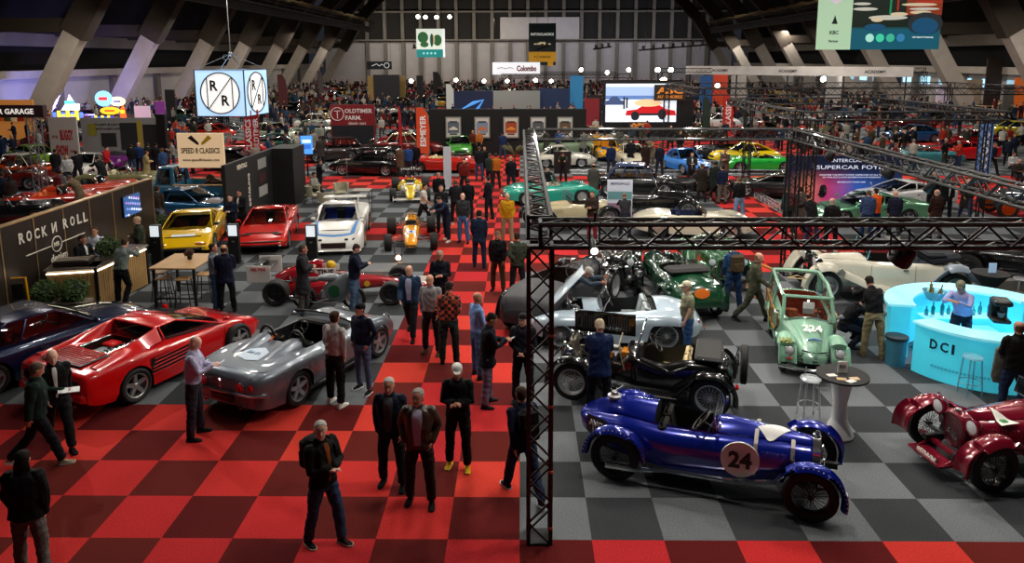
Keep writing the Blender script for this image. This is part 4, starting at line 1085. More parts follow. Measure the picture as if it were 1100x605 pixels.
def vintage(label, col, **k):
 o = dict(wb=2.6, R=.36, ty=.66, ww=.12, rim='wire', rcol='#b9bcc0', wings=True, st=None, cav=(-1.1, .15, .42, .45), seat='#3a2a1c', fcol=None, grille='shell', lamps=True, lampm=CHR, screen=True, board=True, spare=None, bonnet=True, name='car', metal=0., tall=0., steer=0., cowl=.15, group=None, wf=None, wr=None, gcol=None, top=None, intm=None, lampz=None)
 o.update(k); root = thing(o['name'], label, 'car', group=o['group']); pm = paint(col, o['metal']); fm = paint(o['fcol'], o['metal']) if o['fcol'] else pm
 wb, R, ty = o['wb'], o['R'], o['ty']; xr, xf = -wb / 2, wb / 2
 st = o['st'] or [(xr - .55, .3, .5, .7, .76), (xr - .3, .46, .42, .82, .92), (xr + .2, .52, .36, .9, .98), (-.3, .54, .34, .88, .94), (o['cowl'], .5, .34, .94, 1.02), (o['cowl'] + .3, .42, .36, .92, 1.02), (xf - .1, .3, .4, .86, .98), (xf + .02, .27, .42, .84, .96)]
 S_ = shell_body(root, dict(st=st, wheels=(xr, xf), R=R, Ra=.02, wz=-3, cav=o['cav'], r=o.get('r', .14), tuck=.02, n=40, chz=.3, ww=.2), pm, o['intm'] or LEA)
 ch = MB()
 for s in (1, -1): ch.box((0.02, s * .3, .38), (wb + .7, .07, .09))
 for x in (xr, xf):
  ch.rod((x, -ty, R * .92), (x, ty, R * .92), .035)
  for s in (1, -1): ch.tube([(x - .4, s * .34, .4), (x, s * .36, R * .8), (x + .4, s * .34, .4)], .02, 4)
 ch.build('frame', BLK, root)
 for x in (xr, xf):
  for s in (1, -1): add_wheel(root, x, s * ty, R, o['ww'], o['rim'], o['rcol'], o['steer'] if x > 0 else 0)
 if o['wings']:
  wf_ = o['wf'] or (arc(xf, R * .98, R * 1.28, -8, 150, 8) + [(xf - R * 1.7, R * .8), (xf - R * 2.6, .3 + .03)])
  wr_ = o['wr'] or ([(xr + R * 1.75, .33)] + arc(xr, R * .98, R * 1.25, 25, 190, 8))
  for s in (1, -1):
   fender(root, wf_, s * (ty - .12 - .12 * (o['wings'] == 'wide')), s * (ty + .13), fm)
   fender(root, wr_, s * (ty - .14), s * (ty + .13), fm)
  if o['board']:
   for s in (1, -1): pbox(root, 'running_board', (((xf - R * 2.5) + (xr + R * 1.7)) / 2, s * (ty + .0), .31), ((xf - R * 2.5) - (xr + R * 1.7) + .1, .26, .035), BLK if o['board'] != 'body' else fm, .012)
 xg = st[-1][0]; hg = st[-1][1]; zg0, zg1 = st[-1][2] - .05, st[-1][4]
 g = MB(); gs = o['gcol'] or CHR
 if o['grille'] == 'shell':
  out = [(-hg * 1.0, zg0), (-hg * 1.08, (zg0 + zg1) / 2), (-hg * .95, zg1 - .06), (-hg * .4, zg1 + .03), (0, zg1 + .05), (hg * .4, zg1 + .03), (hg * .95, zg1 - .06), (hg * 1.08, (zg0 + zg1) / 2), (hg * 1.0, zg0)]
  rings = []
  for sc, x in ((1.02, xg - .04), (1.03, xg + .06), (.96, xg + .075), (.86, xg + .06), (.84, xg + .03)): rings.append([(x, y * sc, (z - (zg0+zg1)/2) * sc + (zg0+zg1)/2) for y, z in out])
  g.loft(rings); g.build('radiator_shell', gs, root)
  s2 = MB()
  for q in range(13): y = (-1 + 2 * q / 12) * hg * .8; s2.rod((xg + .066, y, zg0 + .03), (xg + .07, y, zg1 - .06), .006, 4)
  s2.rbox((xg + .055, 0, (zg0 + zg1) / 2 - .01), (.02, hg * 1.66, zg1 - zg0 - .08), .01, 1); s2.build('radiator_grille', [CHR, BLK], root)
  c = MB().lathe([(.001, .06), (.03, .05), (.035, 0), (.02, -.03)], 10).build('radiator_cap', CHR, root, loc=(xg + .02, 0, zg1 + .07))
 if o['lamps']:
  lz = o['lampz'] or .86
  for s in (1, -1): pod_lamp(root, xg + .06, s * (hg + .16), lz, .115, o['lampm'])
  b = MB().rod((xg + .02, -hg - .2, lz - .14), (xg + .02, hg + .2, lz - .14), .016).build('lamp_bar', CHR, root)
 if o['bonnet']:
  for s in (1, -1):
   mb = MB(); n = 16; x0, x1 = o['cowl'] + .32, xg - .25
   for q in range(n):
    x = x0 + (x1 - x0) * q / (n-1); mb.rod((x, s * (S_.hw(x) + .004), .62), (x + .02, s * (S_.hw(x) + .004), .78), .008, 4)
   mb.build('bonnet_louvres', pm, root)
 if o['screen']:
  xs = o['cowl'] - .02; zb = S_.deck(xs, .0) - .02; w = min(.5, S_.hw(xs) - .06); M = Matrix.Rotation(-.2, 3, 'Y'); h = .34 if o['screen'] is True else o['screen']
  mb = MB(); P = lambda y, z: (xs - z * .25, y, zb + z)
  mb.tube([P(-w, 0), P(-w, h), P(w, h), P(w, 0), P(-w, 0)], .013, 5); mb.build('windscreen_frame', CHR, root)
  mb = MB().poly([P(-w, 0), P(-w, h), P(w, h), P(w, 0)]); mb.build('windscreen', GLS, root)
 if o['cav']:
  c = o['cav'] if not isinstance(o['cav'][0], (tuple, list)) else o['cav'][0]
  for y in (-.22, .22) if c[2] > .3 else (0,): seat(root, c[0] + .38, y, c[3] - .1, cloth(o['seat']), w=.42, h=.48)
  steering(root, c[1] - .22, -.22 if not o.get('rhd') else .22, S_.deck(c[1], .1) - .0, .19)
 return root, S_
def side_disc(root, S_, x, z, r, txt, side, m='#e8e4da', tc='#101010', th=.012, yoff=.0):
 y = side * (S_.hw(x) + .004 + th)
 t = MB().lathe([(r, -th), (r, th), (.001, th)], 32, ax='y').build('race_number_roundel', flat(m), root, loc=(x, y, z))
 a = math.atan2(S_.hw(x + r) - S_.hw(x - r), 2 * r); t.rotation_euler = (0, 0, side * a)
 lettering(txt, r * 1.1, flat(tc), t, (0, side * (th + .004), -.0), rot=(pi / 2, 0, 0 if side < 0 else pi), bold=.04, height=r * .95, width=r * 1.2)
 return t
def riley():
 st = [(-2.1, .05, .62, .68, .7), (-2.0, .2, .5, .74, .82), (-1.7, .36, .42, .8, .98), (-1.2, .5, .34, .86, 1.08), (-.7, .55, .3, .84, 1.08), (-.2, .52, .28, .84, 1.0), (.3, .48, .3, .86, 1.02), (.8, .42, .32, .86, .98), (1.35, .33, .36, .84, .93), (1.42, .31, .38, .82, .9)]
 root, S_ = vintage('dark blue pointed-tail racing car with white race roundel 24 on its flank', '#0b1f8c', st=st, wb=2.75, R=.37, ty=.64, rcol='#15161a', wings=False, cav=(-.85, .05, .4, .4), seat='#171513', grille='shell', lamps=False, cowl=.1, screen=.2, bonnet=True, r=.2, metal=.3, steer=.0, name='racing_car')
 pm = paint('#0b1f8c', .3); xr, xf = -1.375, 1.375
 for s in (1, -1):
  fender(root, arc(xr, .37, .45, 5, 178, 8), s * .53, s * .78, pm, name='cycle_wing')
  fender(root, arc(xf, .37, .44, -12, 140, 8), s * .53, s * .77, pm, name='cycle_wing')
  mb = MB()
  for k in range(22): a = radians(8 + k * 7.6); mb.ball((xr + .475 * cos(a), s * .775, .37 + .475 * sin(a)), .009, 6, k=4)
  for k in range(18): a = radians(-8 + k * 8); mb.ball((xf + .465 * cos(a), s * .765, .37 + .465 * sin(a)), .009, 6, k=4)
  mb.build('rivets', ALU, root)
  pod_lamp(root, 1.52, s * .2, .62, .1, CHR)
  mb = MB(); mb.tube([(1.2, s * .34, .55), (1.3, s * .5, .6), (xf, s * .6, .45)], .02, 6); mb.lathe([(.05, -.03), (.05, .03)], 12, (1.2, s * .36, .56), 'y'); mb.build('friction_damper', BLK, root)
 side_disc(root, S_, .42, .62, .27, '24', -1)
 decal(root, S_, [(.62, -.1), (.92, .1), (1.08, -.02), (.8, -.26)], flat('#e8e8e4'), 'paper_sheet', .01)
 for x in (.62, 1.12):
  mb = MB(); mb.tube([(x, -S_.hw(x) - .012, .4), (x, -S_.hw(x) - .014, .7), (x, -S_.hw(x) + .05, S_.deck(x, .35) + .0), (x, -.15, S_.deck(x, .15) + .012), (x, .15, S_.deck(x, .15) + .012), (x, S_.hw(x) - .05, S_.deck(x, .35)), (x, S_.hw(x) + .014, .7), (x, S_.hw(x) + .012, .4)], [(.006, .028)] * 8, 6, up=(0, 0, 1)); mb.build('bonnet_strap', mat('strap_leather', '#9b958a', .6), root)
 mb = MB(); mb.tube([(1.0, -.47, .5), (.9, -.56, .42), (.4, -.6, .33), (-.6, -.62, .3), (-1.0, -.66, .24)], .035, 8); mb.tube([(-1.0, -.66, .24), (-1.5, -.68, .22)], [.05, .05], 8); mb.build('exhaust_pipe', CHR, root)
 f = MB(); f.lathe([(.12, 0), (.11, .03), (.06, .05), (.05, .09), (.001, .1)], 16, (-1.55, 0, S_.deck(-1.55, 0) - .005)); f.rod((-1.55, 0, 1.1), (-1.42, .05, 1.2), .02); f.build('fuel_filler_cap', ALU, root)
 mb = MB()
 for sx in (-1,):
  q = []
  for z in (.5, .6, .7, .78): q.append([(x, sx * (S_.hw(x) * (.99 if z < .7 else .93) + .008), z) for x in np.linspace(-1.94, -1.58, 5)])
  mb.grid(q)
 pl = mb.build('number_panel', flat('#0b0c10'), root)
 a = math.atan2(S_.hw(-1.6) - S_.hw(-1.92), .32)
 for t, z in (('AVC', .69), ('19', .57)): lettering(t, .13, flat('#d8d8d0'), pl, (-1.76, -S_.hw(-1.76) - .03, z), rot=(pi / 2, 0, -a), bold=.03)
 mb = MB()
 for y in (-.24, .24): mb.lathe([(.05, 0), (.05, .02), (.001, .025)], 12, (.12, y * 1.9, 1.08), 'x')
 mb.rod((.12, .45, .98), (.12, .45, 1.08), .01); mb.rod((.12, -.45, .98), (.12, -.45, 1.08), .01); mb.build('mirror', CHR, root)
 mb = MB(); mb.rod((-.2, -.2, .5), (.02, -.3, 1.05), .016); mb.rod((-.05, .1, .5), (.0, .1, .9), .012); mb.build('gear_lever', ALU, root)
 mb = MB(); mb.box((1.5, 0, .42), (.06, 1.0, .05)); mb.rod((1.42, -.62, .36), (1.42, .62, .36), .03); mb.build('front_axle_beam', BLK, root)
 mb = MB()
 for z in (.34, .4, .46): mb.box((1.83, -.65, z), (.02, .2, .03))
 mb.build('wing_stripes', flat('#cfd4dc'), root)
 place(root, (670, 519), (855, 559), 2.75, .70, -1)
 return root
riley()
def black_roadster():
 st = [(-1.62, .28, .5, .72, .8), (-1.5, .46, .44, .86, .94), (-1.1, .54, .38, .92, .98), (-.9, .55, .36, .92, .98), (-.35, .55, .36, .8, .84), (.1, .52, .36, .9, .98), (.25, .46, .36, .92, 1.0), (.4, .42, .36, .7, .72), (1.25, .3, .4, .66, .68), (1.32, .28, .42, .64, .66)]
 root, S_ = vintage('black vintage roadster with its bonnet sides raised, spare wheel on the tail', '#070708', st=st, wb=2.5, R=.36, ty=.64, cav=[(-.95, .02, .44, .42), (.45, 1.2, .26, .5)], seat='#c8b58a', grille=None, cowl=.12, screen=.38, bonnet=False, lampz=.86, board=True)
 pm = paint('#070708')
 mb = MB(); M = Matrix.Rotation(-.12, 3, 'X'); mb.rbox((.8, -.34, 1.2), (1.2, .03, .46), .012, M=M); bp = mb.build('raised_bonnet', pm, root)
 for x in (.52, 1.06):
  q = MB()
  for k in range(9): q.rod((x - .2 + k * .05, -.335, 1.06), (x - .2 + k * .05, -.295, 1.34), .012, 4)
  q.build('louvre_panel', GRYM, bp)
 e = MB(); e.rbox((.75, 0, .66), (.7, .26, .34), .03); e.rbox((.75, 0, .88), (.6, .16, .1), .03, 1);
 for k in range(4): e.tube([(.5 + k * .17, .1, .8), (.5 + k * .17, .24, .78), (.5 + k * .17, .26, .6)], .03, 6, 1)
 e.lathe([(.07, -.1), (.08, 0), (.07, .1)], 12, (1.0, .26, .82), 'x', 2); e.lathe([(.05, -.08), (.05, .1)], 10, (.6, .28, .85), 'z', 3); e.rbox((.3, .2, .86), (.16, .24, .14), .02, 3); e.tube([(1.2, 0, .8), (1.0, .1, .95), (.7, .1, .96)], .025, 6, 4)
 e.build('engine', [GRYM, ALU, CHR, mat('brass_orange_enamel', '#d08018', .4, .3), BLK], root)
 r = MB(); r.rbox((1.33, 0, .8), (.1, .5, .5), .04); r.build('radiator', mat('tarnished_metal', '#8d8578', .35, .8, var=.3), root)
 s = MB(); s.rod((.3, .44, .6), (.42, .44, 1.05), .012); s.rod((.42, .44, 1.05), (.42, -.1, 1.12), .012); s.rod((1.15, .3, .5), (1.15, .3, .95), .012); s.rod((.36, .42, 1.02), (1.15, .3, .95), .014); s.build('stay_rods', mat('cream_tube', '#b9a988', .4, .5), root)
 t, rm = wheel_meshes(.36, .12, 'wire', '#b9bcc0'); w = link('spare_wheel', t, root, (-1.82, 0, .8)); w.rotation_euler = (0, .15, pi / 2); link('rim', rm, w)
 sl = MB();
 for y in (-.3, 0, .3): sl.rod((-1.62, y, .5), (-1.72, y, 1.0), .012)
 sl.rod((-1.72, -.3, .9), (-1.72, .3, .9), .02); sl.build('spare_wheel_carrier', BLK, root)
 c = MB(); c.rbox((-1.2, 0, .99), (.5, 1.0, .1), .04)
 for k in range(9):
  for y in (.5,): c.ball((-1.42 + k * .06, y, 1.0), .01, 6, 1, 4)
 c.build('hood_cover', [mat('black_hood_cloth', '#0a0a0b', .7), CHR], root)
 pbox(root, 'tail_light', (-1.7, .64, .62), (.06, .1, .08), TAIL)
 d = MB(); d.tube([(.0, .57, .9), (-.3, .58, .8), (-.55, .58, .72), (-.85, .58, .86)], .022, 6); d.build('door_rail', pm, root)
 for s_ in (1, -1): pod_lamp(root, 1.46, s_ * .32, .88, .12, CHR)
 fb = MB(); fb.tube([(1.75, -.7, .45), (1.82, 0, .45), (1.75, .7, .45)], (.02), 8)
 fb.build('bumper', CHR, root)
 place(root, (764, 450), (611, 430), 2.5, .70, 1); root.rotation_euler.z += .0
 return root
black_roadster()
def ace():
 c = '#b4c6d4'; root = thing('car', 'silvery pale blue sports car with its bonnet tilted up', 'car'); pm = paint(c, .2)
 st = [(-1.98, .42, .42, .56, .6), (-1.8, .66, .34, .74, .82), (-1.2, .8, .24, .84, .96), (-.6, .78, .2, .82, .94), (-.35, .77, .2, .8, .88), (.5, .76, .2, .8, .86), (1.15, .76, .22, .8, .8), (1.7, .6, .3, .66, .66), (1.92, .36, .36, .5, .5)]
 S_ = shell_body(root, dict(st=st, wheels=(-1.15, 1.15), R=.35, Ra=.4, r=.2, flare=.04, cav=[(-.95, .2, .5, .42), (.65, 1.45, .38, .5)], pw=2.2), pm, mat('dark_engine_bay', '#17181a', .6, .3))
 four(root, -1.15, 1.15, .68, .35, .15, 'wire', '#c9ccd0')
 greenhouse(root, dict(b=(-.3, .25), wb=(.6, .58), r=(-.3, .08), wr=(.5, .52), z=(1.15, 1.17), roof=False, bow=(.05, .06), fm=CHR), pm, S_)
 for y in (-.3, .3): seat(root, -.5, y, .34, cloth('#aab4b6'), w=.48, h=.5)
 steering(root, .05, -.3, .84)
 hb = MB(); M = Matrix.Rotation(.82, 3, 'Y')
 R = []
 for x in np.linspace(0, 1.2, 8):
  w = .4 - .05 * x; R.append([V3((1.42, 0, .76)) + Matrix.Rotation(0, 3, 'Y') @ (M @ V3((-x, y, .05 * (1 - (y / w) ** 2) + .02)) if True else 0) for y in np.linspace(-w, w, 7)])
 R = [[V3((p.x, p.y, p.z)) for p in r] for r in R]
 bk = [[p + V3((.03, 0, -.012)) for p in r] for r in R]
 hb.loft([a + b[::-1] for a, b in zip(R, bk)]); hood = hb.build('raised_bonnet', pm, root)
 st_ = MB(); st_.rod((.9, .3, .8), (1.05, .3, 1.25), .01); st_.build('bonnet_stay', CHR, root)
 e = MB(); e.rbox((1.0, 0, .62), (.62, .3, .26), .03); e.rbox((1.0, .0, .78), (.5, .12, .08), .02, 1)
 for k in range(6): e.tube([(.78 + k * .09, -.06, .74), (.78 + k * .09, -.2, .74), (.78 + k * .09, -.24, .62)], .022, 5, 1); e.ball((.78 + k * .09, .18, .74), .045, 8, 1, 5)
 e.tube([(.7, .25, .74), (1.0, .3, .8), (1.3, .2, .72)], .02, 6, 2); e.build('engine', [GRYM, CHR, BLK], root)
 for s in (1, -1): lamp_part(root, 'headlight', (1.7, s * .5, .6), .085)
 g = MB(); g.loft([[(1.93, .3 * cos(a), .42 + .11 * sin(a)) for a in np.linspace(0, 2*pi, 17)[:-1]], [(1.95, .27 * cos(a), .42 + .09 * sin(a)) for a in np.linspace(0, 2*pi, 17)[:-1]]]); g.build('grille', CHR, root)
 for s in (1, -1): lamp_part(root, 'tail_light', (-1.86, s * .5, .62), .05, TAIL, s=-1);
 bb = MB(); bb.tube([(-2.0, -.5, .46), (-2.06, -.2, .44)], .02, 6); bb.tube([(-2.0, .5, .46), (-2.06, .2, .44)], .02, 6); bb.build('overrider_bar', CHR, root)
 tr = MB(); x = -1.4; tr.tube([(-1.75, -.4, S_.deck(-1.75, .4) + .004), (-1.7, 0, S_.deck(-1.7, 0) + .006), (-1.75, .4, S_.deck(-1.75, .4) + .004)], .004, 4); tr.tube([(-1.2, -.42, S_.deck(-1.2, .42) + .004), (-1.2, .42, S_.deck(-1.2, .42) + .004)], .004, 4); tr.build('boot_lid_seam', BLK, root)
 place(root, (722, 379), (596, 377), 2.3, .76, 1)
ace()
def alfa():
 st = [(-1.9, .1, .6, .66, .7), (-1.5, .38, .44, .78, .92), (-1.0, .52, .38, .86, 1.0), (-.2, .54, .36, .86, .96), (.3, .48, .38, .88, 1.02), (.8, .4, .38, .86, .98), (1.3, .27, .4, .82, .94), (1.42, .22, .42, .8, .9)]
 root, S_ = vintage('maroon vintage racing car with a white triangle badge on its bonnet', '#7a0e26', st=st, wb=2.75, R=.38, ty=.68, cav=(-.9, .1, .42, .42), seat='#4a2a1c', rcol='#14110f', grille=None, lamps=False, bonnet=True, wings=False, r=.16, cowl=.12, screen=.25, name='racing_car', metal=.2)
 pm = paint('#7a0e26', .2); xr, xf = -1.375, 1.375
 for s in (1, -1):
  fender(root, [(xf + .52, .34), (xf + .47, .6)] + arc(xf, .38, .46, 55, 140, 4) + [(xf - .75, .52), (xf - 1.2, .34)], s * .52, s * .84, pm, crown=.06, skirt=.05)
  fender(root, [(xr + .8, .34)] + arc(xr, .38, .47, 30, 190, 7), s * .54, s * .82, pm)
  pod_lamp(root, 1.5, s * .36, .86, .125, pm)
 g = MB(); out = [(0, .36), (.12, .42), (.2, .6), (.21, .82), (.15, .9), (0, .93)]; full = out + [(-a, b) for a, b in out[-2:0:-1]]
 g.loft([[(1.36, y * 1.15, (z - .65) * 1.08 + .65) for y, z in full], [(1.5, y * 1.12, (z - .65) * 1.06 + .65) for y, z in full], [(1.53, y * .95, (z - .65) * .93 + .65) for y, z in full], [(1.5, y * .9, (z - .65) * .9 + .65) for y, z in full]]); g.build('radiator_shell', pm, root)
 m = MB()
 for k in range(11): y = -.17 + .034 * k; m.rod((1.512, y, .42), (1.512, y, .86), .003, 4)
 for k in range(12): z = .43 + k * .036; m.rod((1.512, -.17, z), (1.512, .17, z), .003, 4)
 gr = m.build('radiator_mesh', GRYM, root); lettering('Alfa', .12, CHR, gr, (1.53, 0, .58), rot=(pi/2, .25, pi/2), bold=.0, width=.26)
 for s in (1, -1):
  q = MB(); q.rbox((1.44, s * .26, .74), (.03, .045, .12), .012); q.build('air_slot', BLK, root)
 decal(root, S_, [(.72, .36), (.95, .02), (1.02, .36)], flat('#e8e6dc'), 'triangle_badge', .012)
 mb = MB();
 for a in range(4): t = a * pi / 2 + pi / 4; mb.lathe([(.032, 0), (.03, .004), (.001, .004)], 10, (.9 + .03 * cos(t), .26 + .03 * sin(t), S_.deck(.9, .26) + .018))
 mb.build('clover_mark', flat('#1b8a3a'), root)
 c = MB().lathe([(.001, .07), (.045, .06), (.05, .0)], 12).build('radiator_cap', ALU, root, loc=(1.46, 0, .93))
 b = MB(); b.box((1.62, 0, .34), (.08, 1.1, .05)); b.box((1.84, 0, .24), (.3, .7, .03)); b.rod((1.5, -.3, .4), (1.9, -.3, .22), .02); b.rod((1.5, .3, .4), (1.9, .3, .22), .02); b.build('front_apron', pm, root)
 plate(root, '8EJWM', (1.94, 0, .24), (-.3, 0, pi / 2), m='#14120f', tc='#d8d4c8', w=.5, h=.12)
 A, B = V3((*G(995, 477), 0)), V3((*G(1066, 530), 0)); d = (B - A).normalized(); hd = V3((d.y, -d.x, 0));
 if hd.x > 0: hd = -hd
 ctr = (A + B) / 2 - hd * xf; root.location = (ctr.x, ctr.y, 0); root.rotation_euler = (0, 0, math.atan2(hd.y, hd.x))
alfa()
def horch():
 st = [(-2.35, .3, .5, .56, .6), (-2.1, .56, .4, .74, .8), (-1.5, .66, .34, .92, 1.0), (-.8, .68, .32, .98, 1.04), (.3, .66, .32, 1.0, 1.08), (.7, .52, .34, 1.02, 1.12), (1.4, .36, .38, 1.0, 1.1), (1.72, .28, .42, .96, 1.04)]
 root, S_ = vintage('long cream vintage drophead with chrome headlamps and folded dark hood, behind the glowing bar', '#cfc9b8', st=st, wb=3.25, R=.4, ty=.74, ww=.16, cav=(-1.2, .5, .54, .5), seat='#39404a', cowl=.55, screen=.4, wings=False, lamps=False, bonnet=True)
 pm = paint('#cfc9b8'); xr, xf = -1.625, 1.625; gm = paint('#8f99a6')
 for s in (1, -1):
  fender(root, [(xf + .55, .3), (xf + .52, .5)] + arc(xf, .42, .52, 50, 140, 5) + [(xf - .75, .6), (xf - 1.2, .4), (xf - 1.6, .33)], s * .5, s * .92, pm, crown=.1, skirt=.08)
  fender(root, [(xr + 1.1, .33), (xr + .75, .45)] + arc(xr, .42, .54, 40, 150, 5) + [(xr - .75, .5), (xr - .85, .3)], s * .56, s * .93, gm, crown=.1, skirt=.06)
  pbox(root, 'running_board', (.0, s * .76, .32), (1.4, .32, .05), pm)
  pod_lamp(root, 1.84, s * .44, .96, .17, CHR); pod_lamp(root, 1.95, s * .2, .62, .1, CHR)
 pbox(root, 'horn', (1.98, 0, .52), (.1, .5, .1), CHR, .04)
 t = MB(); M = Matrix.Rotation(.15, 3, 'Y'); t.rbox((-1.45, 0, 1.12), (.8, 1.2, .22), .08, M=M); t.rbox((-1.2, 0, 1.22), (.5, 1.22, .14), .06); t.tube([(-.9, -.64, 1.0), (-1.3, -.66, 1.1), (-1.7, -.6, 1.02)], .02, 6, 1); t.build('folded_hood', [mat('navy_hood_cloth', '#191c24', .85), CHR], root)
 for s in (1, -1):
  d = MB()
  for x in (.45, -.65): d.tube([(x, s * (S_.hw(x) + .0), .4), (x, s * (S_.hw(x) + .004), .7), (x, s * (S_.hw(x) - .01), .95)], .005, 4)
  d.rbox((-.4, s * (S_.hw(-.4) + .01), .84), (.14, .02, .03), .006); d.build('door_seam', BLK, root)
 tr = MB(); tr.tube([(-2.35, 0, .62), (-2.2, 0, .82), (-1.9, 0, .98)], .03, 6); tr.rod((-2.5, -.6, .42), (-2.5, .6, .42), .04); tr.build('rear_bumper', CHR, root)
 plinth = MB().rbox((0, 0, .0), (4.9, 2.1, .16), .02)
 place(root, (1029, 327), (884, 324), 3.25, .82, 1)
horch()
def right_black():
 root, S_ = vintage('black vintage car with chrome lamps behind the round table at the right edge', '#08080a', wb=3.0, R=.4, ty=.72, wings='wide', board='body', cav=(-1.3, .2, .44, .45), lampz=.98, rcol='#3a3a3d', rim='disc')
 place(root, (1172, 322), (1043, 303), 3.0, .78, 1)
right_black()
# ================================================================ MODERN HERO CARS
def hood_lines(root, S_, pts, r=.004, name='panel_seam', m=None):
 mb = MB()
 for seg in pts: mb.tube([(x, y, S_.deck(x, y) + .002) for x, y in seg], r, 4)
 return mb.build(name, m or BLK, root)
def seams(root, S_, xs, z0=.24, z1=.72):
 for s in (1, -1):
  mb = MB()
  for x in xs: mb.tube([(x, s * (S_.hw(x) - .022), z0), (x, s * (S_.hw(x) - .001), (z0 + z1) / 2), (x, s * (S_.hw(x) - .003), z1)], .0045, 4)
  mb.build('door_seam', BLK, root)
def testarossa():
 root = thing('car', 'bright red wedge-shaped supercar with a slatted engine cover, seen from behind', 'car'); pm = paint('#c80a0a')
 st = [(-2.24, .86, .42, .80, .83), (-2.2, .94, .34, .84, .87), (-1.9, .99, .24, .88, .9), (-1.2, 1.0, .2, .9, .92), (-.5, .97, .17, .84, .88), (.3, .92, .17, .78, .84), (.9, .9, .17, .76, .8), (1.4, .9, .18, .74, .72), (1.9, .8, .22, .6, .58), (2.2, .62, .28, .42, .42)]
 S_ = shell_body(root, dict(st=st, wheels=(-1.28, 1.27), R=.33, Ra=.37, Raf=.36, r=.1, tuck=.03, pw=3, cav=[(-.5, .95, .58, .4), (-1.42, -.66, .42, .62)]), pm, cloth('#2a0d0a'))
 greenhouse(root, dict(b=(-.62, 1.0), wb=(.68, .78), r=(-.5, -.02), wr=(.58, .58), z=(1.13, 1.13), bp=[.14], bow=(.02, .2), crown=.03, tumble=.03), pm, S_, GLD)
 for s in (1, -1):
  mb = MB(); a = [(-.5, .62, 1.13), (-.9, .66, 1.06), (-1.4, .72, .97), (-1.95, .76, .9)]; b = [(-.5, .76, .9), (-.9, .86, .9), (-1.4, .9, .9), (-1.95, .9, .88)]; c = [(-.5, .55, .86), (-.9, .55, .86), (-1.4, .58, .88), (-1.95, .62, .88)]
  f = lambda P: [(x, s * y, z) for x, y, z in P]
  mb.loft([[p for p in t] for t in zip(f(b), [(x, y + 0, z + .015) for x, y, z in f(a)], [(x, y - s * .05, z) for x, y, z in f(a)], f(c))]); mb.build('rear_buttress', pm, root, ang=50)
 g = MB()
 for k in range(9):
  x = -1.5 - k * .062; g.rbox((x, 0, .95 - k * .003), (.035, 1.06, .02), .006)
 g.rbox((-1.75, 0, .925), (.6, 1.12, .012), .004, 1); g.build('slatted_engine_cover', [pm, BLK], root)
 e = MB(); e.rbox((-1.1, 0, .72), (.55, .6, .16), .04);
 for k in range(7): e.rod((-.85 - k * .08, -.3, .84), (-.85 - k * .08, -.1, .86), .02, 6, 1)
 for y in (-.38, .36): e.tube([(-.78, y, .93), (-1.42, y, .91)], .018, 6, 1)
 for k in range(10): e.ball((-.8 - k * .065, -.38, .94), .022, 6, 1, 4)
 e.rbox((-.9, .15, .83), (.25, .3, .06), .02, 2); e.build('engine', [GRYM, CHR, paint('#c80a0a')], root)
 four(root, -1.28, 1.27, .87, .33, .26, 'star', '#b4b0ae')
 for y in (-.36, .36): seat(root, .0, y, .24, cloth('#3a120c'), h=.5)
 steering(root, .45, .36, .76)
 t = MB(); t.rbox((-2.235, 0, .66), (.05, 1.5, .17), .02)
 for k in range(6): t.rbox((-2.262, 0, .59 + k * .027), (.02, 1.46, .012), .004, 1)
 t.build('tail_grille', [BLK, mat('dark_slat', '#2a2a2c', .5)], root)
 pbox(root, 'rear_bumper', (-2.2, 0, .44), (.2, 1.78, .2), pm, .05)
 pbox(root, 'number_recess', (-2.3, 0, .44), (.02, .5, .12), BLK, .01)
 for s in (1, -1):
  mb = MB()
  for k in range(5): z = .42 + k * .07; mb.tube([(-.95 + k * .02, s * (S_.hw(-.9) + .012), z), (-.4, s * (S_.hw(-.4) + .01), z), (.1 - k * .02, s * (S_.hw(.1) + .0), z)], (.012), 5)
  mb.build('side_strakes', pm, root); v = MB().loft([[(-.95, s * (S_.hw(-.95) + .003), .4), (-.95, s * (S_.hw(-.95) + .003), .74)], [(0, s * (S_.hw(0) + .002), .4), (0, s * (S_.hw(0) + .002), .7)]], cap=False, closed=False).build('side_intake', BLK, root)
  for x in (-2.1,): pbox(root, 'exhaust_pipe', (-2.26, s * .55, .27), (.1, .2, .07), CHR, .03)
  mirror_part(root, .98, s * .86, .84, pm, s); hood_lines(root, S_, [[(1.66, s * .36), (1.66, s * .68), (1.98, s * .64), (1.98, s * .36), (1.66, s * .36)]], name='headlight_lid')
 seams(root, S_, (.1, .95)); hood_lines(root, S_, [[(1.05, -.6), (1.05, 0), (1.05, .6)], [(1.05, .6), (1.9, .5)], [(1.05, -.6), (1.9, -.5)]])
 place(root, (148, 433), (261, 379), 2.55, .99, -1); return root, S_
testarossa()
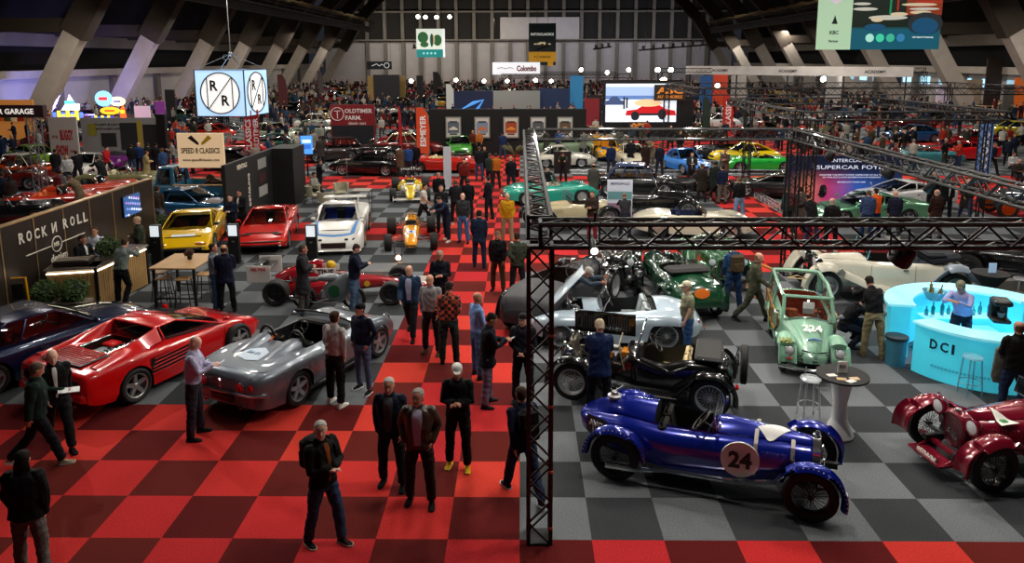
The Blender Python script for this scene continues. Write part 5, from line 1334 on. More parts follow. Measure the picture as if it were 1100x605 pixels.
def barchetta():
 root = thing('car', 'metallic grey open-top sports car with twin head fairings and round tail lamps, seen from behind', 'car'); pm = mat('grey_metallic_paint', '#6d757e', .36, .55, coat=.6, var=.04)
 st = [(-2.2, .64, .3, .74, .8), (-2.12, .8, .26, .82, .88), (-1.8, .92, .22, .88, .92), (-1.25, .95, .2, .9, .92), (-.5, .91, .18, .84, .9), (.4, .88, .18, .82, .88), (1.0, .9, .18, .84, .86), (1.5, .88, .2, .8, .78), (2.0, .74, .26, .6, .58), (2.25, .52, .32, .46, .44)]
 S_ = shell_body(root, dict(st=st, wheels=(-1.25, 1.25), R=.335, Ra=.375, r=.13, tuck=.05, pw=2.4, flare=.02, cav=(-.72, .62, .62, .42)), pm, cloth('#111114'))
 greenhouse(root, dict(b=(-.3, .72), wb=(.6, .72), r=(-.3, .4), wr=(.5, .64), z=(1.08, 1.1), roof=False, bow=(.05, .16), fm=BLK), pm, S_)
 four(root, -1.25, 1.25, .8, .335, .24, 'star', '#b9bcc2')
 for y in (-.37, .37):
  f = MB(); R = []
  for x, w, h in ((-.74, .2, .17), (-.9, .21, .16), (-1.2, .18, .1), (-1.55, .12, .03), (-1.7, .06, .0)):
   R.append([(x, y + w * cos(a), S_.deck(x, y) - .03 + h * max(0, sin(a)) + .0 * x) for a in np.linspace(-.3, pi + .3, 11)])
  f.loft(R); f.build('head_fairing', pm, root)
  h = MB(); h.tube([(-.68, y + .19 * cos(a), .88 + .28 * sin(a)) for a in np.linspace(.0, pi, 13)], .03, 8); h.build('roll_hoop', BLK, root)
  seat(root, -.15, y, .26, LEA, h=.56, back=-.3, head=False)
 hs = MB()
 for dx in (0, .05): hs.tube([(-.6, .26 - dx, .98), (-.85, .2 - dx, .95)], .012, 4)
 hs.build('orange_harness', cloth('#e0641c'), root)
 steering(root, .25, .37, .8, .17)
 d = MB(); d.rbox((.55, 0, .84), (.22, 1.3, .1), .04); d.build('dashboard', BLK, root)
 for s in (1, -1):
  for y in (.62, .44): lamp_part(root, 'tail_light', (-2.2 + (.07 if y > .5 else .0), s * y, .66), .09, TAIL, s=-1, depth=.07)
  lamp_part(root, 'headlight', (1.95, s * .56, .58), .1); mirror_part(root, .72, s * .84, .84, pm, s)
  x = MB(); x.lathe([(.04, .02), (.045, -.06), (.035, -.06), (.03, .02)], 12, (-2.16, s * .42, .3), 'x'); x.lathe([(.04, .02), (.045, -.06), (.035, -.06), (.03, .02)], 12, (-2.16, s * .53, .3), 'x'); x.build('exhaust_pipes', CHR, root)
 mb = MB(); mb.tube([(-2.05, -.9, .52), (-2.2, -.68, .53), (-2.26, 0, .54), (-2.2, .68, .53), (-2.05, .9, .52)], (.028), 8); mb.build('bumper_strip', mat('bright_trim', '#c9ccd2', .2, .9), root)
 pbox(root, 'number_recess', (-2.22, 0, .42), (.04, .52, .13), BLK, .02)
 h = MB()  # small chrome horse badge
 h.tube([(-2.245, -.01, .62), (-2.247, .005, .68), (-2.247, -.01, .74), (-2.247, .02, .77)], .009, 4); h.rod((-2.247, .0, .7), (-2.247, .035, .73), .006, 4); h.rod((-2.247, 0, .64), (-2.247, -.035, .6), .006, 4); h.rod((-2.247, 0, .65), (-2.247, .03, .6), .006, 4); h.build('badge', CHR, root)
 decal(root, S_, [(-1.72, -.08), (-1.62, -.3), (-1.28, -.24), (-1.12, .0), (-1.3, .26), (-1.62, .22)], flat('#c2d2e2'), 'pale_blue_emblem', .008)
 lettering('DNA', .12, flat('#8da2b8'), root, (-1.4, 0, S_.deck(-1.4, 0) + .014), rot=(0, 0, -pi / 2), width=.3)
 decal(root, S_, [(1.15, -.42), (1.5, -.5), (1.55, -.4), (1.2, -.32)], flat('#b8483c'), 'red_bonnet_mark', .006)
 seams(root, S_, (-.5, .62)); hood_lines(root, S_, [[(-2.0, -.5), (-1.9, -.72), (-1.1, -.68)], [(-2.0, .5), (-1.9, .72), (-1.1, .68)], [(-2.0, -.5), (-2.03, 0), (-2.0, .5)]])
 sk = MB().rbox((0, -.9, .22), (2.0, .05, .08), .02).build('sill_strip', BLK, root)
 place(root, (327, 434), (407, 385), 2.5, .92, -1)
barchetta()
def blue_gt():
 root, S_ = gcar('dark blue grand tourer with red seats parked behind the red supercar', '#0b1a3c', 'coupe', seatc='#a01414', metal=.4)
 A, B = V3((*G(148, 433), 0)), V3((*G(261, 379), 0)); d = (B - A).normalized()
 root.scale = (1.08, 1.08, 1.0); X, Y = G(46, 391); root.location = (X, Y, 0); root.rotation_euler = (0, 0, math.atan2(d.y, d.x) - .12)
blue_gt()
def flat_nose():
 root, S_ = gcar('glossy red sports car with tan orange seats facing the camera', '#c41208', 'wedge', seatc='#c8502a', rim='star')
 put(root, 289, 258, -79)
 for c in list(root.children):
  if c.name.startswith('grille'): bpy.data.objects.remove(c)
 b = MB(); b.rbox((2.13, 0, .44), (.06, 1.3, .045), .015); b.rbox((2.15, 0, .3), (.05, 1.2, .06), .015); b.build('bumper_slot', BLK, root)
 for s in (1, -1): pbox(root, 'driving_lamp', (2.14, s * .6, .3), (.05, .16, .06), LENS, .015); pbox(root, 'indicator_lamp', (2.1, s * .68, .45), (.06, .18, .05), AMB, .015)
 root.location.y += .05
flat_nose()
def white_racer():
 root = thing('car', 'white widened racing coupe with blue stripes round its bonnet, facing the camera', 'car'); pm = paint('#e2e2dc')
 st = [(-2.2, .8, .36, .8, .86), (-2.0, .94, .2, .92, .96), (-1.4, .99, .14, .92, .94), (-.5, .9, .12, .8, .9), (.5, .88, .12, .78, .86), (1.2, .96, .12, .82, .74), (1.8, .97, .12, .74, .6), (2.15, .9, .14, .6, .44), (2.3, .8, .16, .3, .3)]
 S_ = shell_body(root, dict(st=st, wheels=(-1.2, 1.25), R=.33, Ra=.37, r=.1, pw=4, cav=(-1.1, .6, .5, .42)), pm, cloth('#1a1f4a'))
 greenhouse(root, dict(b=(-1.6, .72), wb=(.56, .7), r=(-.55, .06), wr=(.52, .56), z=(1.24, 1.27), bp=[.5], bow=(.14, .14)), pm, S_)
 four(root, -1.2, 1.25, .84, .33, .28, 'multi', '#c8b070')
 for y in (-.36, .36): seat(root, -.25, y, .3, cloth('#2b3ea8'), h=.62)
 bl = flat('#2f7fc6')
 for s in (1, -1):
  decal(root, S_, [(.72, s * .66), (.72, s * .74), (1.9, s * .66), (1.94, s * .5), (1.86, s * .5)], bl, 'blue_stripe', .006, sub=9)
  lamp_part(root, 'headlight', (2.17, s * .68, .42), .1, mat('amber_dark_lamp', '#4a2018', .2, coat=1), depth=.04); mirror_part(root, .64, s * .78, .84, pm, s)
  pbox(root, 'air_duct', (2.27, s * .42, .5), (.05, .12, .07), BLK, .015)
 decal(root, S_, [(1.84, -.52), (1.93, -.54), (1.99, 0), (1.93, .54), (1.84, .52), (1.9, 0)], bl, 'blue_stripe', .008, sub=6)
 pbox(root, 'nose_intake', (2.28, 0, .3), (.06, .8, .2), mat('dark_red_grille', '#2a0c0a', .6), .02)
 pbox(root, 'front_splitter', (2.32, 0, .15), (.18, 1.8, .04), pm, .015)
 w = MB(); w.rbox((-2.2, 0, 1.12), (.4, 1.6, .05), .015); w.rbox((-2.1, .5, 1.0), (.3, .04, .24), .01); w.rbox((-2.1, -.5, 1.0), (.3, .04, .24), .01); w.build('rear_wing', pm, root)
 hood_lines(root, S_, [[(.78, -.52), (1.8, -.46), (1.86, 0), (1.8, .46), (.78, .52)]]); seams(root, S_, (-.5, .6))
 put(root, 366, 256, -82)
white_racer()
def yellow_bb():
 root = thing('car', 'yellow mid-engined sports car facing the camera behind the wooden table', 'car'); pm = paint('#e8b800')
 st = [(-2.15, .7, .4, .78, .8), (-2.0, .84, .3, .86, .88), (-1.3, .9, .2, .9, .92), (-.4, .88, .17, .84, .9), (.6, .87, .17, .76, .82), (1.4, .87, .18, .7, .68), (1.95, .8, .24, .5, .52), (2.12, .72, .28, .4, .42)]
 S_ = shell_body(root, dict(st=st, wheels=(-1.2, 1.3), R=.33, Ra=.37, r=.09, pw=3, cav=(-.6, .8, .56, .42)), pm, cloth('#3a1c10'))
 greenhouse(root, dict(b=(-1.0, .95), wb=(.66, .76), r=(-.6, .0), wr=(.56, .58), z=(1.1, 1.12), bp=[.35], bow=(.05, .18)), pm, S_)
 four(root, -1.2, 1.3, .77, .33, .22, 'star', '#b0b2b4')
 for y in (-.36, .36): seat(root, .0, y, .26, cloth('#6a2a16'), h=.5)
 for s in (1, -1):
  pbox(root, 'indicator_lamp', (2.02, s * .56, .485), (.12, .3, .07), AMB, .02); mirror_part(root, .95, s * .82, .84, BLK, s)
  mb = MB(); mb.loft([[(-1.0, s * .7, 1.0), (-1.0, s * .86, .88)], [(-1.9, s * .76, .92), (-1.9, s * .84, .86)]], closed=False, cap=False); mb.build('rear_buttress', pm, root)
 decal(root, S_, [(1.45, -.34), (1.62, -.34), (1.62, .34), (1.45, .34)], flat('#e4e2da'), 'white_sign_strip', .02)
 pbox(root, 'front_grille', (2.13, 0, .33), (.05, 1.2, .1), BLK, .02)
 seams(root, S_, (-.3, .85)); X, Y = G(208, 262); root.location = (X, Y, 0); root.rotation_euler = (0, 0, radians(-76))
 root.scale = (1, 1.06, 1)
yellow_bb()
def formula(label, col, wb=2.7, style='old', trim='#c8c8c8', **k):
 root = thing('formula_car', label, 'racing car'); pm = paint(col); xr, xf = -wb / 2, wb / 2
 nose = {'old': [(-1.75, .16, .25, .62), (-1.3, .26, .2, .7), (-.5, .3, .16, .68), (0, .32, .14, .66), (.6, .3, .14, .62), (1.2, .24, .16, .54), (1.7, .2, .2, .42), (1.85, .12, .24, .34)],
   'v10': [(-1.7, .14, .25, .6), (-1.2, .22, .16, .8), (-.7, .26, .12, .84), (-.35, .3, .12, .62), (.3, .27, .16, .6), (1.0, .2, .24, .54), (1.7, .14, .26, .44), (2.35, .08, .24, .32)],
   'turbo': [(-1.7, .3, .2, .5), (-1.2, .5, .12, .6), (-.5, .62, .1, .52), (0, .4, .1, .6), (.6, .3, .12, .56), (1.2, .24, .14, .46), (1.8, .16, .16, .34), (2.0, .1, .18, .28)]}[style]
 R = []
 for x, hw, z0, z1 in nose:
  R.append(oval(V3((x, 0, (z0 + z1) / 2)), V3((0, 1, 0)), V3((0, 0, 1)), hw, (z1 - z0) / 2, 18, 3))
 U = MB(); xs = np.linspace(nose[0][0], nose[-1][0], 40); T = np.array(nose); R = []
 for x in xs:
  hw, z0, z1 = [float(hermite(T[:, 0], T[:, i], x)) for i in (1, 2, 3)]
  r = oval(V3((x, 0, (z0 + z1) / 2)), V3((0, 1, 0)), V3((0, 0, 1)), hw, (z1 - z0) / 2, 20, 3)
  if -.42 < x < .22:
   for p in r:
    if abs(p.y) < .2 and p.z > (z0 + z1) / 2: p.z = z0 + .12
  R.append(r)
 U.loft(R); U.build('body', pm, root, ang=45)
 cp = MB(); cp.tube([(-.44, .22 * cos(a), .64 + .2 * sin(a)) if False else (-.1 + .34 * cos(a), .22 * sin(a), .64) for a in np.linspace(0, 2*pi, 17)], .02, 6); cp.build('cockpit_rim', BLK, root)
 st = MB(); st.rbox((-.26, 0, .5), (.1, .36, .42), .04); st.build('seat', BLK, root); steering(root, .12, 0, .58, .13)
 big = .33 if style != 'old' else .31; wr = .38 if style != 'old' else .32; wf = .3 if style != 'old' else .24
 tr, tf = .72, .76
 for s in (1, -1):
  add_wheel(root, xr, s * tr, big, wr, 'f1', k.get('rcol', '#3c3c40')); add_wheel(root, xf, s * tf, big * .92, wf, 'f1', k.get('rcol', '#3c3c40'))
  a = MB()
  for x, t in ((xf, tf), (xr, tr)):
   z = .3
   for dz in (.0, .16):
    a.rod((x + .22, s * .2, z + dz), (x, s * (t - .1), z + dz * .6), .012, 5); a.rod((x - .28, s * .24, z + dz), (x, s * (t - .1), z + dz * .6), .012, 5)
   a.rod((x, s * .15, z + .22), (x, s * (t - .12), z - .06), .014, 5)
  a.build('suspension', ALU, root)
 e = MB(); e.rbox((-1.05, 0, .42), (.7, .34, .3), .04)
 for s in (1, -1):
  for q in range(4): e.tube([(-.85 - q * .13, s * .12, .55), (-.88 - q * .13, s * .24, .6), (-1.2, s * .3, .5), (-1.9, s * .22, .5)], .02, 5, 1)
  for q in range(4): e.lathe([(.03, 0), (.045, .1), (.035, .1)], 8, (-.85 - q * .13, s * .06, .6), 'z', 1)
 e.build('engine', [GRYM, CHR], root)
 if style == 'old':
  rb = MB(); rb.tube([(-.48, -.2, .55), (-.5, -.18, .9), (-.5, 0, 1.0), (-.5, .18, .9), (-.48, .2, .55)], .018, 6); rb.build('roll_hoop', CHR, root)
  nl = MB().rbox((1.83, 0, .3), (.06, .3, .07), .02).build('nose_intake', BLK, root)
  for s in (1, -1): m = MB(); m.rod((.2, s * .3, .6), (.3, s * .42, .72), .01); m.ball((.32, s * .44, .74), (.03, .06, .05), 8); m.build('wing_mirror', CHR, root)
 else:
  fw = MB(); x = nose[-1][0] - .25
  fw.rbox((x, 0, .16), (.42, 1.5, .035), .012);
  for s in (1, -1): fw.rbox((x - .02, s * .75, .2), (.5, .03, .2), .01)
  fw.build('front_wing', paint(k.get('fw', col)), root)
  rw = MB(); zz = .95 if style == 'turbo' else .84
  rw.rbox((xr - .45, 0, zz), (.34, 1.0 if style == 'v10' else 1.1, .04), .012); rw.rbox((xr - .6, 0, zz + .1), (.2, 1.0 if style == 'v10' else 1.1, .03), .01)
  rw.rod((xr - .4, 0, .5), (xr - .45, 0, zz), .03); rw.build('rear_wing', paint(k.get('rw', col)), root)
  for s in (1, -1):
   ep = MB().rbox((xr - .5, s * (.52 if style == 'v10' else .57), zz - .08), (.62, .025, .46), .01).build('wing_end_plate', paint(k.get('ep', '#e4e2dc')), root)
   if style == 'v10': lettering('VELTINS', .09, flat('#c01818'), ep, (xr - .5, s * .54, zz + .05), rot=(pi/2, 0, 0 if s < 0 else pi), width=.4)
  if style == 'v10':
   ab = MB(); RR = []
   for x, w, z in ((-.42, .13, .98), (-.6, .14, 1.0), (-1.0, .1, .9), (-1.5, .05, .72), (-1.7, .03, .6)): RR.append([(x, -w, .5), (x, -w, z - .08), (x, -w * .5, z), (x, w * .5, z), (x, w, z - .08), (x, w, .5)])
   ab.loft(RR); ab.build('airbox', pm, root)
   for s in (1, -1):
    sp = MB(); RR = []
    for x, w, z in ((.35, .2, .5), (.1, .36, .54), (-.5, .4, .52), (-1.1, .26, .46), (-1.5, .1, .36)): RR.append([(x, s * .22, .1), (x, s * .22, z), (x, s * (.22 + w * .8), z), (x, s * (.22 + w), z - .08), (x, s * (.22 + w), .1)])
    sp.loft(RR); pod = sp.build('sidepod', paint('#a01420'), root)
    lettering('VELTINS', .26, flat('#14141a'), root, (-.5, s * .235, .7), rot=(pi/2, 0, 0 if s < 0 else pi), width=.8, height=.2, name='lettering')
    pl = MB().box((-.52, s * .215, .69), (.95, .02, .26)); pl.build('white_panel', flat('#e6e2da'), root)
   mir = MB(); mir.ball((.3, -.36, .66), (.04, .07, .04), 8); mir.ball((.3, .36, .66), (.04, .07, .04), 8); mir.build('wing_mirror', BLK, root)
   mb = MB(); mb.lathe([(.08, 0), (.08, .006), (.001, .006)], 14, (.78, -.26, .4), 'y'); mb.build('yellow_emblem', flat('#e0b020'), root)
   h = MB(); h.ball((-.22, 0, .86), (.13, .11, .12), 12); h.build('yellow_headrest', paint('#e6b818'), root)
 return root
f = formula('red and white formula car with VELTINS lettering standing side-on', '#9c1220', 3.0, 'v10', fw='#e8e4dc', rw='#16161a')
place(f, (295, 329), (421, 328), 3.0, .86, -1)
f = formula('yellow vintage formula car with a blue number 4 on a white oval', '#e69a08', 2.45, 'old'); put(f, 442, 259, -82)
d = MB().lathe([(.17, 0), (.16, .012), (.001, .012)], 24).build('number_oval', flat('#ecebe6'), f, loc=(1.02, 0, .575)); d.rotation_euler = (0, .17, 0); d.scale = (.8, 1, 1); lettering('4', .26, flat('#18328c'), d, (0, 0, .018), rot=(0, 0, pi / 2), bold=.04)
f = formula('yellow black and white turbo formula car with a wide rear wing, farther up the aisle', '#e2c010', 2.7, 'turbo', fw='#e8e6e0', rw='#101012', ep='#101012'); put(f, 441, 210, -82)
lettering('RENAULT elf', .16, flat('#e8e8e4'), f, (-1.72, 0, 1.0), rot=(pi / 2, 0, pi / 2), width=.9); lettering('11', .22, flat('#101012'), f, (1.1, 0, .53), rot=(0, .2, pi / 2))
w = MB(); w.rbox((.25, 0, .62), (.5, .34, .06), .02); w.rbox((.0, .32, .4), (.9, .2, .2), .04); w.rbox((.0, -.32, .4), (.9, .2, .2), .04); w.build('white_panel', paint('#e8e6e0'), f)
def motorcycle():
 root = thing('motorcycle', 'silver racing motorcycle with a green disc on its fairing', 'motorcycle')
 for x in (-.66, .66): add_wheel(root, x, .0, .31, .1, 'wire', '#b8b8ba')
 mb = MB(); R = []
 for x, hw, z0, z1 in ((-.12, .12, .3, .62), (.1, .22, .2, .8), (.4, .24, .24, .98), (.62, .17, .5, 1.02), (.74, .06, .7, .92)): R.append(oval(V3((x, 0, (z0+z1)/2)), V3((0, 1, 0)), V3((0, 0, 1)), hw, (z1-z0)/2, 14, 2.3))
 mb.loft(R); mb.build('fairing', mat('silver_fairing', '#8d9398', .3, .5), root)
 for s in (1, -1): MB().lathe([(.16, 0), (.16, .01), (.001, .01)], 24, ax='y').build('green_disc', flat('#0b5a30'), root, loc=(.22, s * .232, .55))
 t = MB(); t.loft([oval(V3((x, 0, z)), V3((0, 1, 0)), V3((0, 0, 1)), w, h, 12) for x, z, w, h in ((-.25, .82, .1, .06), (-.1, .84, .15, .1), (.2, .84, .14, .1), (.3, .84, .08, .06))]); t.build('fuel_tank', mat('silver_fairing', '#8d9398', .3, .5), root)
 pbox(root, 'seat', (-.5, 0, .78), (.5, .22, .09), LEA, .04)
 f = MB(); f.rod((.66, -.08, .31), (.5, -.1, .95), .018); f.rod((.66, .08, .31), (.5, .1, .95), .018); f.tube([(.46, -.3, .96), (.5, 0, .98), (.46, .3, .96)], .014, 6); f.rod((-.66, .08, .31), (-.1, .08, .36), .02); f.rod((-.66, -.08, .31), (-.1, -.08, .36), .02); f.rod((-.62, .09, .36), (-.48, .1, .72), .02); f.rod((-.62, -.09, .36), (-.48, -.1, .72), .02)
 f.build('frame', BLK, root); e = MB(); e.rbox((.02, 0, .42), (.4, .3, .3), .06)
 for k in range(5): e.rbox((.06, 0, .56 + k * .03), (.24, .26, .012), .004)
 e.build('engine', ALU, root)
 for s in (1, -1): x = MB(); x.tube([(.1, s * .18, .35), (-.3, s * .2, .25), (-.95, s * .2, .36)], [.025, .03, .05], 8); x.build('exhaust_pipe', CHR, root)
 X, Y = G(354, 332); root.location = (X, Y, 0); root.rotation_euler = (0, 0, radians(-4))
motorcycle()
def fiat():
 root = thing('car', 'pale green vintage estate with open roof, wooden sides and white 224', 'car'); pm = paint('#86b49a'); WD = mat('varnished_ash_wood', '#b07a2c', .4, var=.3, scale=4, coat=.5)
 st = [(-1.6, .56, .36, .86, .9), (-1.5, .62, .3, .94, .98), (-.9, .66, .24, .96, 1.0), (0, .66, .24, .94, .98), (.5, .56, .26, .92, 1.0), (.8, .44, .3, .84, .97), (1.25, .34, .36, .74, .86), (1.5, .24, .4, .62, .72), (1.56, .16, .42, .56, .62)]
 S_ = shell_body(root, dict(st=st, wheels=(-1.0, 1.0), R=.3, Ra=.02, wz=-3, r=.14, cav=(-1.35, .42, .5, .4), ww=.2), pm, cloth('#7a2f1a'))
 greenhouse(root, dict(b=(-1.5, .5), wb=(.6, .54), r=(-1.45, .28), wr=(.52, .5), z=(1.4, 1.38), roof=False, bow=(.02, .07), pr=.05), pm, S_)
 r = MB()
 for s in (1, -1): r.tube([(.3, s * .52, 1.38), (-.5, s * .56, 1.44), (-1.48, s * .54, 1.42)], .045, 8); r.tube([(-1.48, s * .54, 1.42), (-1.55, s * .6, .95)], .04, 8); r.tube([(-.35, s * .66, .95), (-.35, s * .56, 1.42)], .035, 8)
 r.tube([(-1.48, -.54, 1.42), (-1.48, 0, 1.44), (-1.48, .54, 1.42)], .05, 8); r.build('roof_frame', pm, root)
 for s in (1, -1):
  w = MB()
  for z in (.5, .95): w.box((-.9, s * .675, z), (1.15, .03, .06))
  for x in (-1.46, -1.1, -.72, -.34): w.box((x, s * .675, .72), (.05, .03, .46))
  w.tube([(-.3, s * .67, .5), (.1, s * .66, .52), (.3, s * .63, .7), (.3, s * .62, .95)], .022, 5); w.box((.0, s * .665, .95), (.6, .03, .05))
  w.build('wooden_side_frame', WD, root)
  g = MB().loft([[(-1.4, s * .63, .98), (-.4, s * .66, .98)], [(-1.38, s * .56, 1.38), (-.4, s * .57, 1.4)]], cap=False, closed=False).build('side_window', GLS, root)
  fender(root, [(1.42, .34)] + arc(1.0, .32, .42, 20, 150, 6) + [(.5, .46), (.15, .28)], s * .34, s * .72, pm, crown=.1, skirt=.05)
  fender(root, [(-.5, .28)] + arc(-1.0, .32, .4, 35, 165, 6), s * .5, s * .72, pm, crown=.07, skirt=.04)
  lamp_part(root, 'headlight', (1.42, s * .5, .62), .1, depth=.05)
  pbox(root, 'indicator_lamp', (1.46, s * .5, .46), (.05, .1, .05), flat('#c8302a'), .015)
  mirror_part(root, .45, s * .62, 1.0, CHR, s)
 four(root, -1.0, 1.0, .58, .3, .13, 'disc', '#d8d4c4')
 g = MB()
 for k in range(5): g.tube([(1.44 + .02 * (k % 2) - k * .004, -.34 + k * .02, .42 + k * .055), (1.58 - k * .012, 0, .42 + k * .055), (1.44, .34 - k * .02, .42 + k * .055)], .014, 5)
 g.build('grille_bars', CHR, root)
 b = MB(); b.tube([(1.5, -.72, .32), (1.66, -.4, .34), (1.7, 0, .34), (1.66, .4, .34), (1.5, .72, .32)], .035, 8); b.rod((1.7, -.2, .26), (1.7, -.2, .42), .02); b.rod((1.7, .2, .26), (1.7, .2, .42), .02); b.build('bumper', CHR, root)
 d = decal(root, S_, [(.95, -.2), (1.2, -.16), (1.2, .16), (.95, .2)], pm, 'bonnet_panel', .004); lettering('224', .2, flat('#eeeee8'), d, (1.0, 0, S_.deck(1.0, 0) + .03), rot=(.3, 0, pi / 2), bold=.03, width=.4)
 bb = MB(); bb.tube([(1.36, -.14, .84), (1.33, 0, .86), (1.36, .14, .84)], .02, 6); bb.build('blue_garland', flat('#2f6fae'), root)
 lettering('1950', .1, flat('#c8c040'), root, (1.25, -.56, .76), rot=(pi / 2 - .5, 0, pi / 2), width=.26)
 s_ = MB().rbox((.46, 0, 1.2), (.01, .24, .26), .003).build('information_sheet', flat('#f0f0ec'), root)
 for y in (-.26, .26): seat(root, -.2, y, .34, cloth('#8a4a2a'), w=.4, h=.4)
 steering(root, .1, .26, .98, .17)
 td = MB(); y0 = -.62
 for (a, c) in (((-1.55, -.55, .5), (-2.1, -.95, .5)), ((-1.55, -.55, .95), (-2.1, -.95, .95)), ((-1.55, -.55, 1.4), (-2.1, -.95, 1.4)), ((-1.55, -.55, .5), (-1.55, -.55, 1.4)), ((-2.1, -.95, .5), (-2.1, -.95, 1.4))): td.rod(a, c, .03, 6)
 td.build('open_tail_door', WD, root)
 h = MB(); h.tube([(-1.2, -.25, 1.32), (-1.2, 0, 1.4), (-1.2, .25, 1.32), (-1.2, -.25, 1.32)], .012, 5); h.build('clothes_hanger', mat('beech_wood', '#d8c08a', .5), root)
 X, Y = G(874, 412); a = radians(-103); root.location = (X - 1.62 * cos(a), Y - 1.62 * sin(a), 0); root.rotation_euler = (0, 0, a); root.scale = (1.06, .93, .97)
fiat()
# ================================================================ STANDS, FURNITURE, SIGNS
def ATX(px, py, X):
 r = ray(px, py); t = (X / S - CX) / r[0]
 return (X, (CY + t * r[1]) * S, (CH + t * r[2]) * S)
PLANK = mat('vertical_oak_slats', '#a5824f', .6, var=.3, scale=2.2, bump=.2)
DBR = mat('dark_bronze_panel', '#2a211b', .4, .2, var=.15, scale=1)
GOLD = mat('warm_brass_strip', '#c9a777', .35, .8)
def picture(root, name, c, w, h, rz, cols, e=0., n=(5, 4), seed=1, th=.02, blobs=None):
 """a flat printed or lit picture: background bands and simple shapes, facing local -Y"""
 rnd = random.Random(seed); mats = [glow(x, e) if e else flat(x) for x in cols]; mb = MB()
 mb.box((0, 0, 0), (w, th, h), 0); k = 0
 for b in (blobs or []):
  cx, cz, rx, rz_, mi, kind = b; k += 1; y = -th / 2 - .0015 * k - .002
  if kind == 'e': P = [(cx * w + rx * w * cos(t), cz * h + rz_ * h * sin(t)) for t in np.linspace(0, 2 * pi, 19)[:-1]]
  elif kind == 'b': P = [(cx * w - rx * w, cz * h - rz_ * h), (cx * w + rx * w, cz * h - rz_ * h), (cx * w + rx * w, cz * h + rz_ * h), (cx * w - rx * w, cz * h + rz_ * h)]
  elif kind == 'c': # little car silhouette
   P = [(-1, -.5), (-.95, 0), (-.55, .12), (-.25, .6), (.3, .6), (.6, .15), (.95, .0), (1, -.5)]; P = [(cx * w + p[0] * rx * w, cz * h + p[1] * rz_ * h) for p in P]
  elif kind == 't': P = [(cx * w - rx * w, cz * h - rz_ * h), (cx * w + rx * w, cz * h - rz_ * h), (cx * w + rx * w * .2, cz * h + rz_ * h)]
  mb.poly([(p[0], y, p[1]) for p in P], mi)
 o = mb.build(name, mats, root, smooth=False, loc=c); o.rotation_euler = (0, 0, rz); return o
Xw = -12.3
Y0, Y1 = 3.0, ATX(161, 200, Xw)[1]
w = thing('stand_wall', 'dark bronze stand wall lettered ROCK N ROLL in white', 'partition wall', (Xw, (Y0 + Y1) / 2, 0), pi / 2)
MB().box((0, 0, 1.21), (Y1 - Y0, .14, 2.42)).build('panel', DBR, w, smooth=False)
mb = MB(); n = 10
for k in range(n + 1): mb.box((-(Y1 - Y0) / 2 + (Y1 - Y0) * k / n, -.075, 1.21), (.03, .02, 2.42))
mb.box((0, -.0, 2.435), (Y1 - Y0, .18, .03)); mb.build('brass_seams', GOLD, w, smooth=False)
def onwall(px, py): p = ATX(px, py, Xw + .08); return (p[1] - (Y0 + Y1) / 2, -.085, p[2])
letr = flat('#e9e2d2')
for ch, px, py in zip(['R', 'O', 'C', 'K', 'И', 'R', 'O', 'L', 'L'], (23, 31, 39.5, 47.5, 58, 70, 77.5, 85, 91.5), (256, 253.5, 251, 248.5, 244.5, 240, 237.5, 235, 233)):
 lettering(ch, .3, letr, w, onwall(px, py), bold=.02, height=.27, width=.2)
c = onwall(61, 262); mb = MB(); mb.tube([(c[0] + .2 * cos(t), c[1], c[2] + .2 * sin(t)) for t in np.linspace(0, 2 * pi, 25)], .014, 5)
a, b = onwall(28, 275), onwall(91, 251.5); mb.rod((a[0], a[1], c[2]), (c[0] - .2, c[1], c[2]), .014, 4); mb.rod((c[0] + .2, c[1], c[2]), (b[0], b[1], c[2]), .014, 4); mb.build('emblem', letr, w)
lettering('MR', .16, letr, w, c, width=.24); lettering('design', .22, letr, w, (c[0] + .05, c[1], c[2] - .38), width=.7)
t = thing('wall_screen', 'small lit television on the bronze wall behind the bar', 'television', ATX(142, 220, Xw + .13), pi / 2)
picture(t, 'screen', (0, 0, 0), .95, .62, 0, ['#2a4a7c', '#7a9ad0', '#b080b8', '#dfe6f0'], e=1.2, blobs=[(((k * 37) % 19) / 21 - .43, ((k * 23) % 17) / 19 - .42, .05, .05, 1 + k % 3, 'e') for k in range(34)])
MB().rbox((0, .03, 0), (1.0, .04, .67), .01).build('bezel', BLK, t)
def counter(name, label, pts, h, th, front, topm, glowing=False):
 o = thing(name, label, 'bar counter', (*pts[0], 0)); o0 = V3((*pts[0], 0)); P = [V3((*p, 0)) - o0 for p in pts]
 for i in range(len(P) - 1):
  a, b = P[i], P[i + 1]; d = (b - a); L = d.length; ang = math.atan2(d.y, d.x); nrm = V3((-d.y, d.x, 0)).normalized(); c = (a + b) / 2 + nrm * th / 2
  mb = MB(); mb.box((c.x, c.y, h / 2 - .02), (L, th, h - .06), 0, rz=ang)
  for k in range(int(L / .09)): q = a + d * ((k + .5) * .09 / L) - nrm * .004; mb.box((q.x, q.y, h / 2 - .03), (.07, .02, h - .1), 0, rz=ang)
  mb.build('front_panel', front, o, smooth=False)
  e = MB(); q = (a + b) / 2 - nrm * .02; e.box((q.x, q.y, h - .09), (L, .02, .025), 0, rz=ang); e.build('light_strip', glow('#fff4d8', 7), o, smooth=False)
  tm = MB(); tm.rbox((c.x, c.y, h), (L + .12, th + .14, .06), .015, 0, rz=ang); tm.build('worktop', topm, o)
  k_ = MB(); k_.box((b.x, b.y, h / 2), (.07, .07, h - .04), 0, rz=ang); k_.build('corner_post', BLK, o, smooth=False)
 return o
cA, cB, cC = (-11.85, 8.75), G(107, 333), G(160, 305)
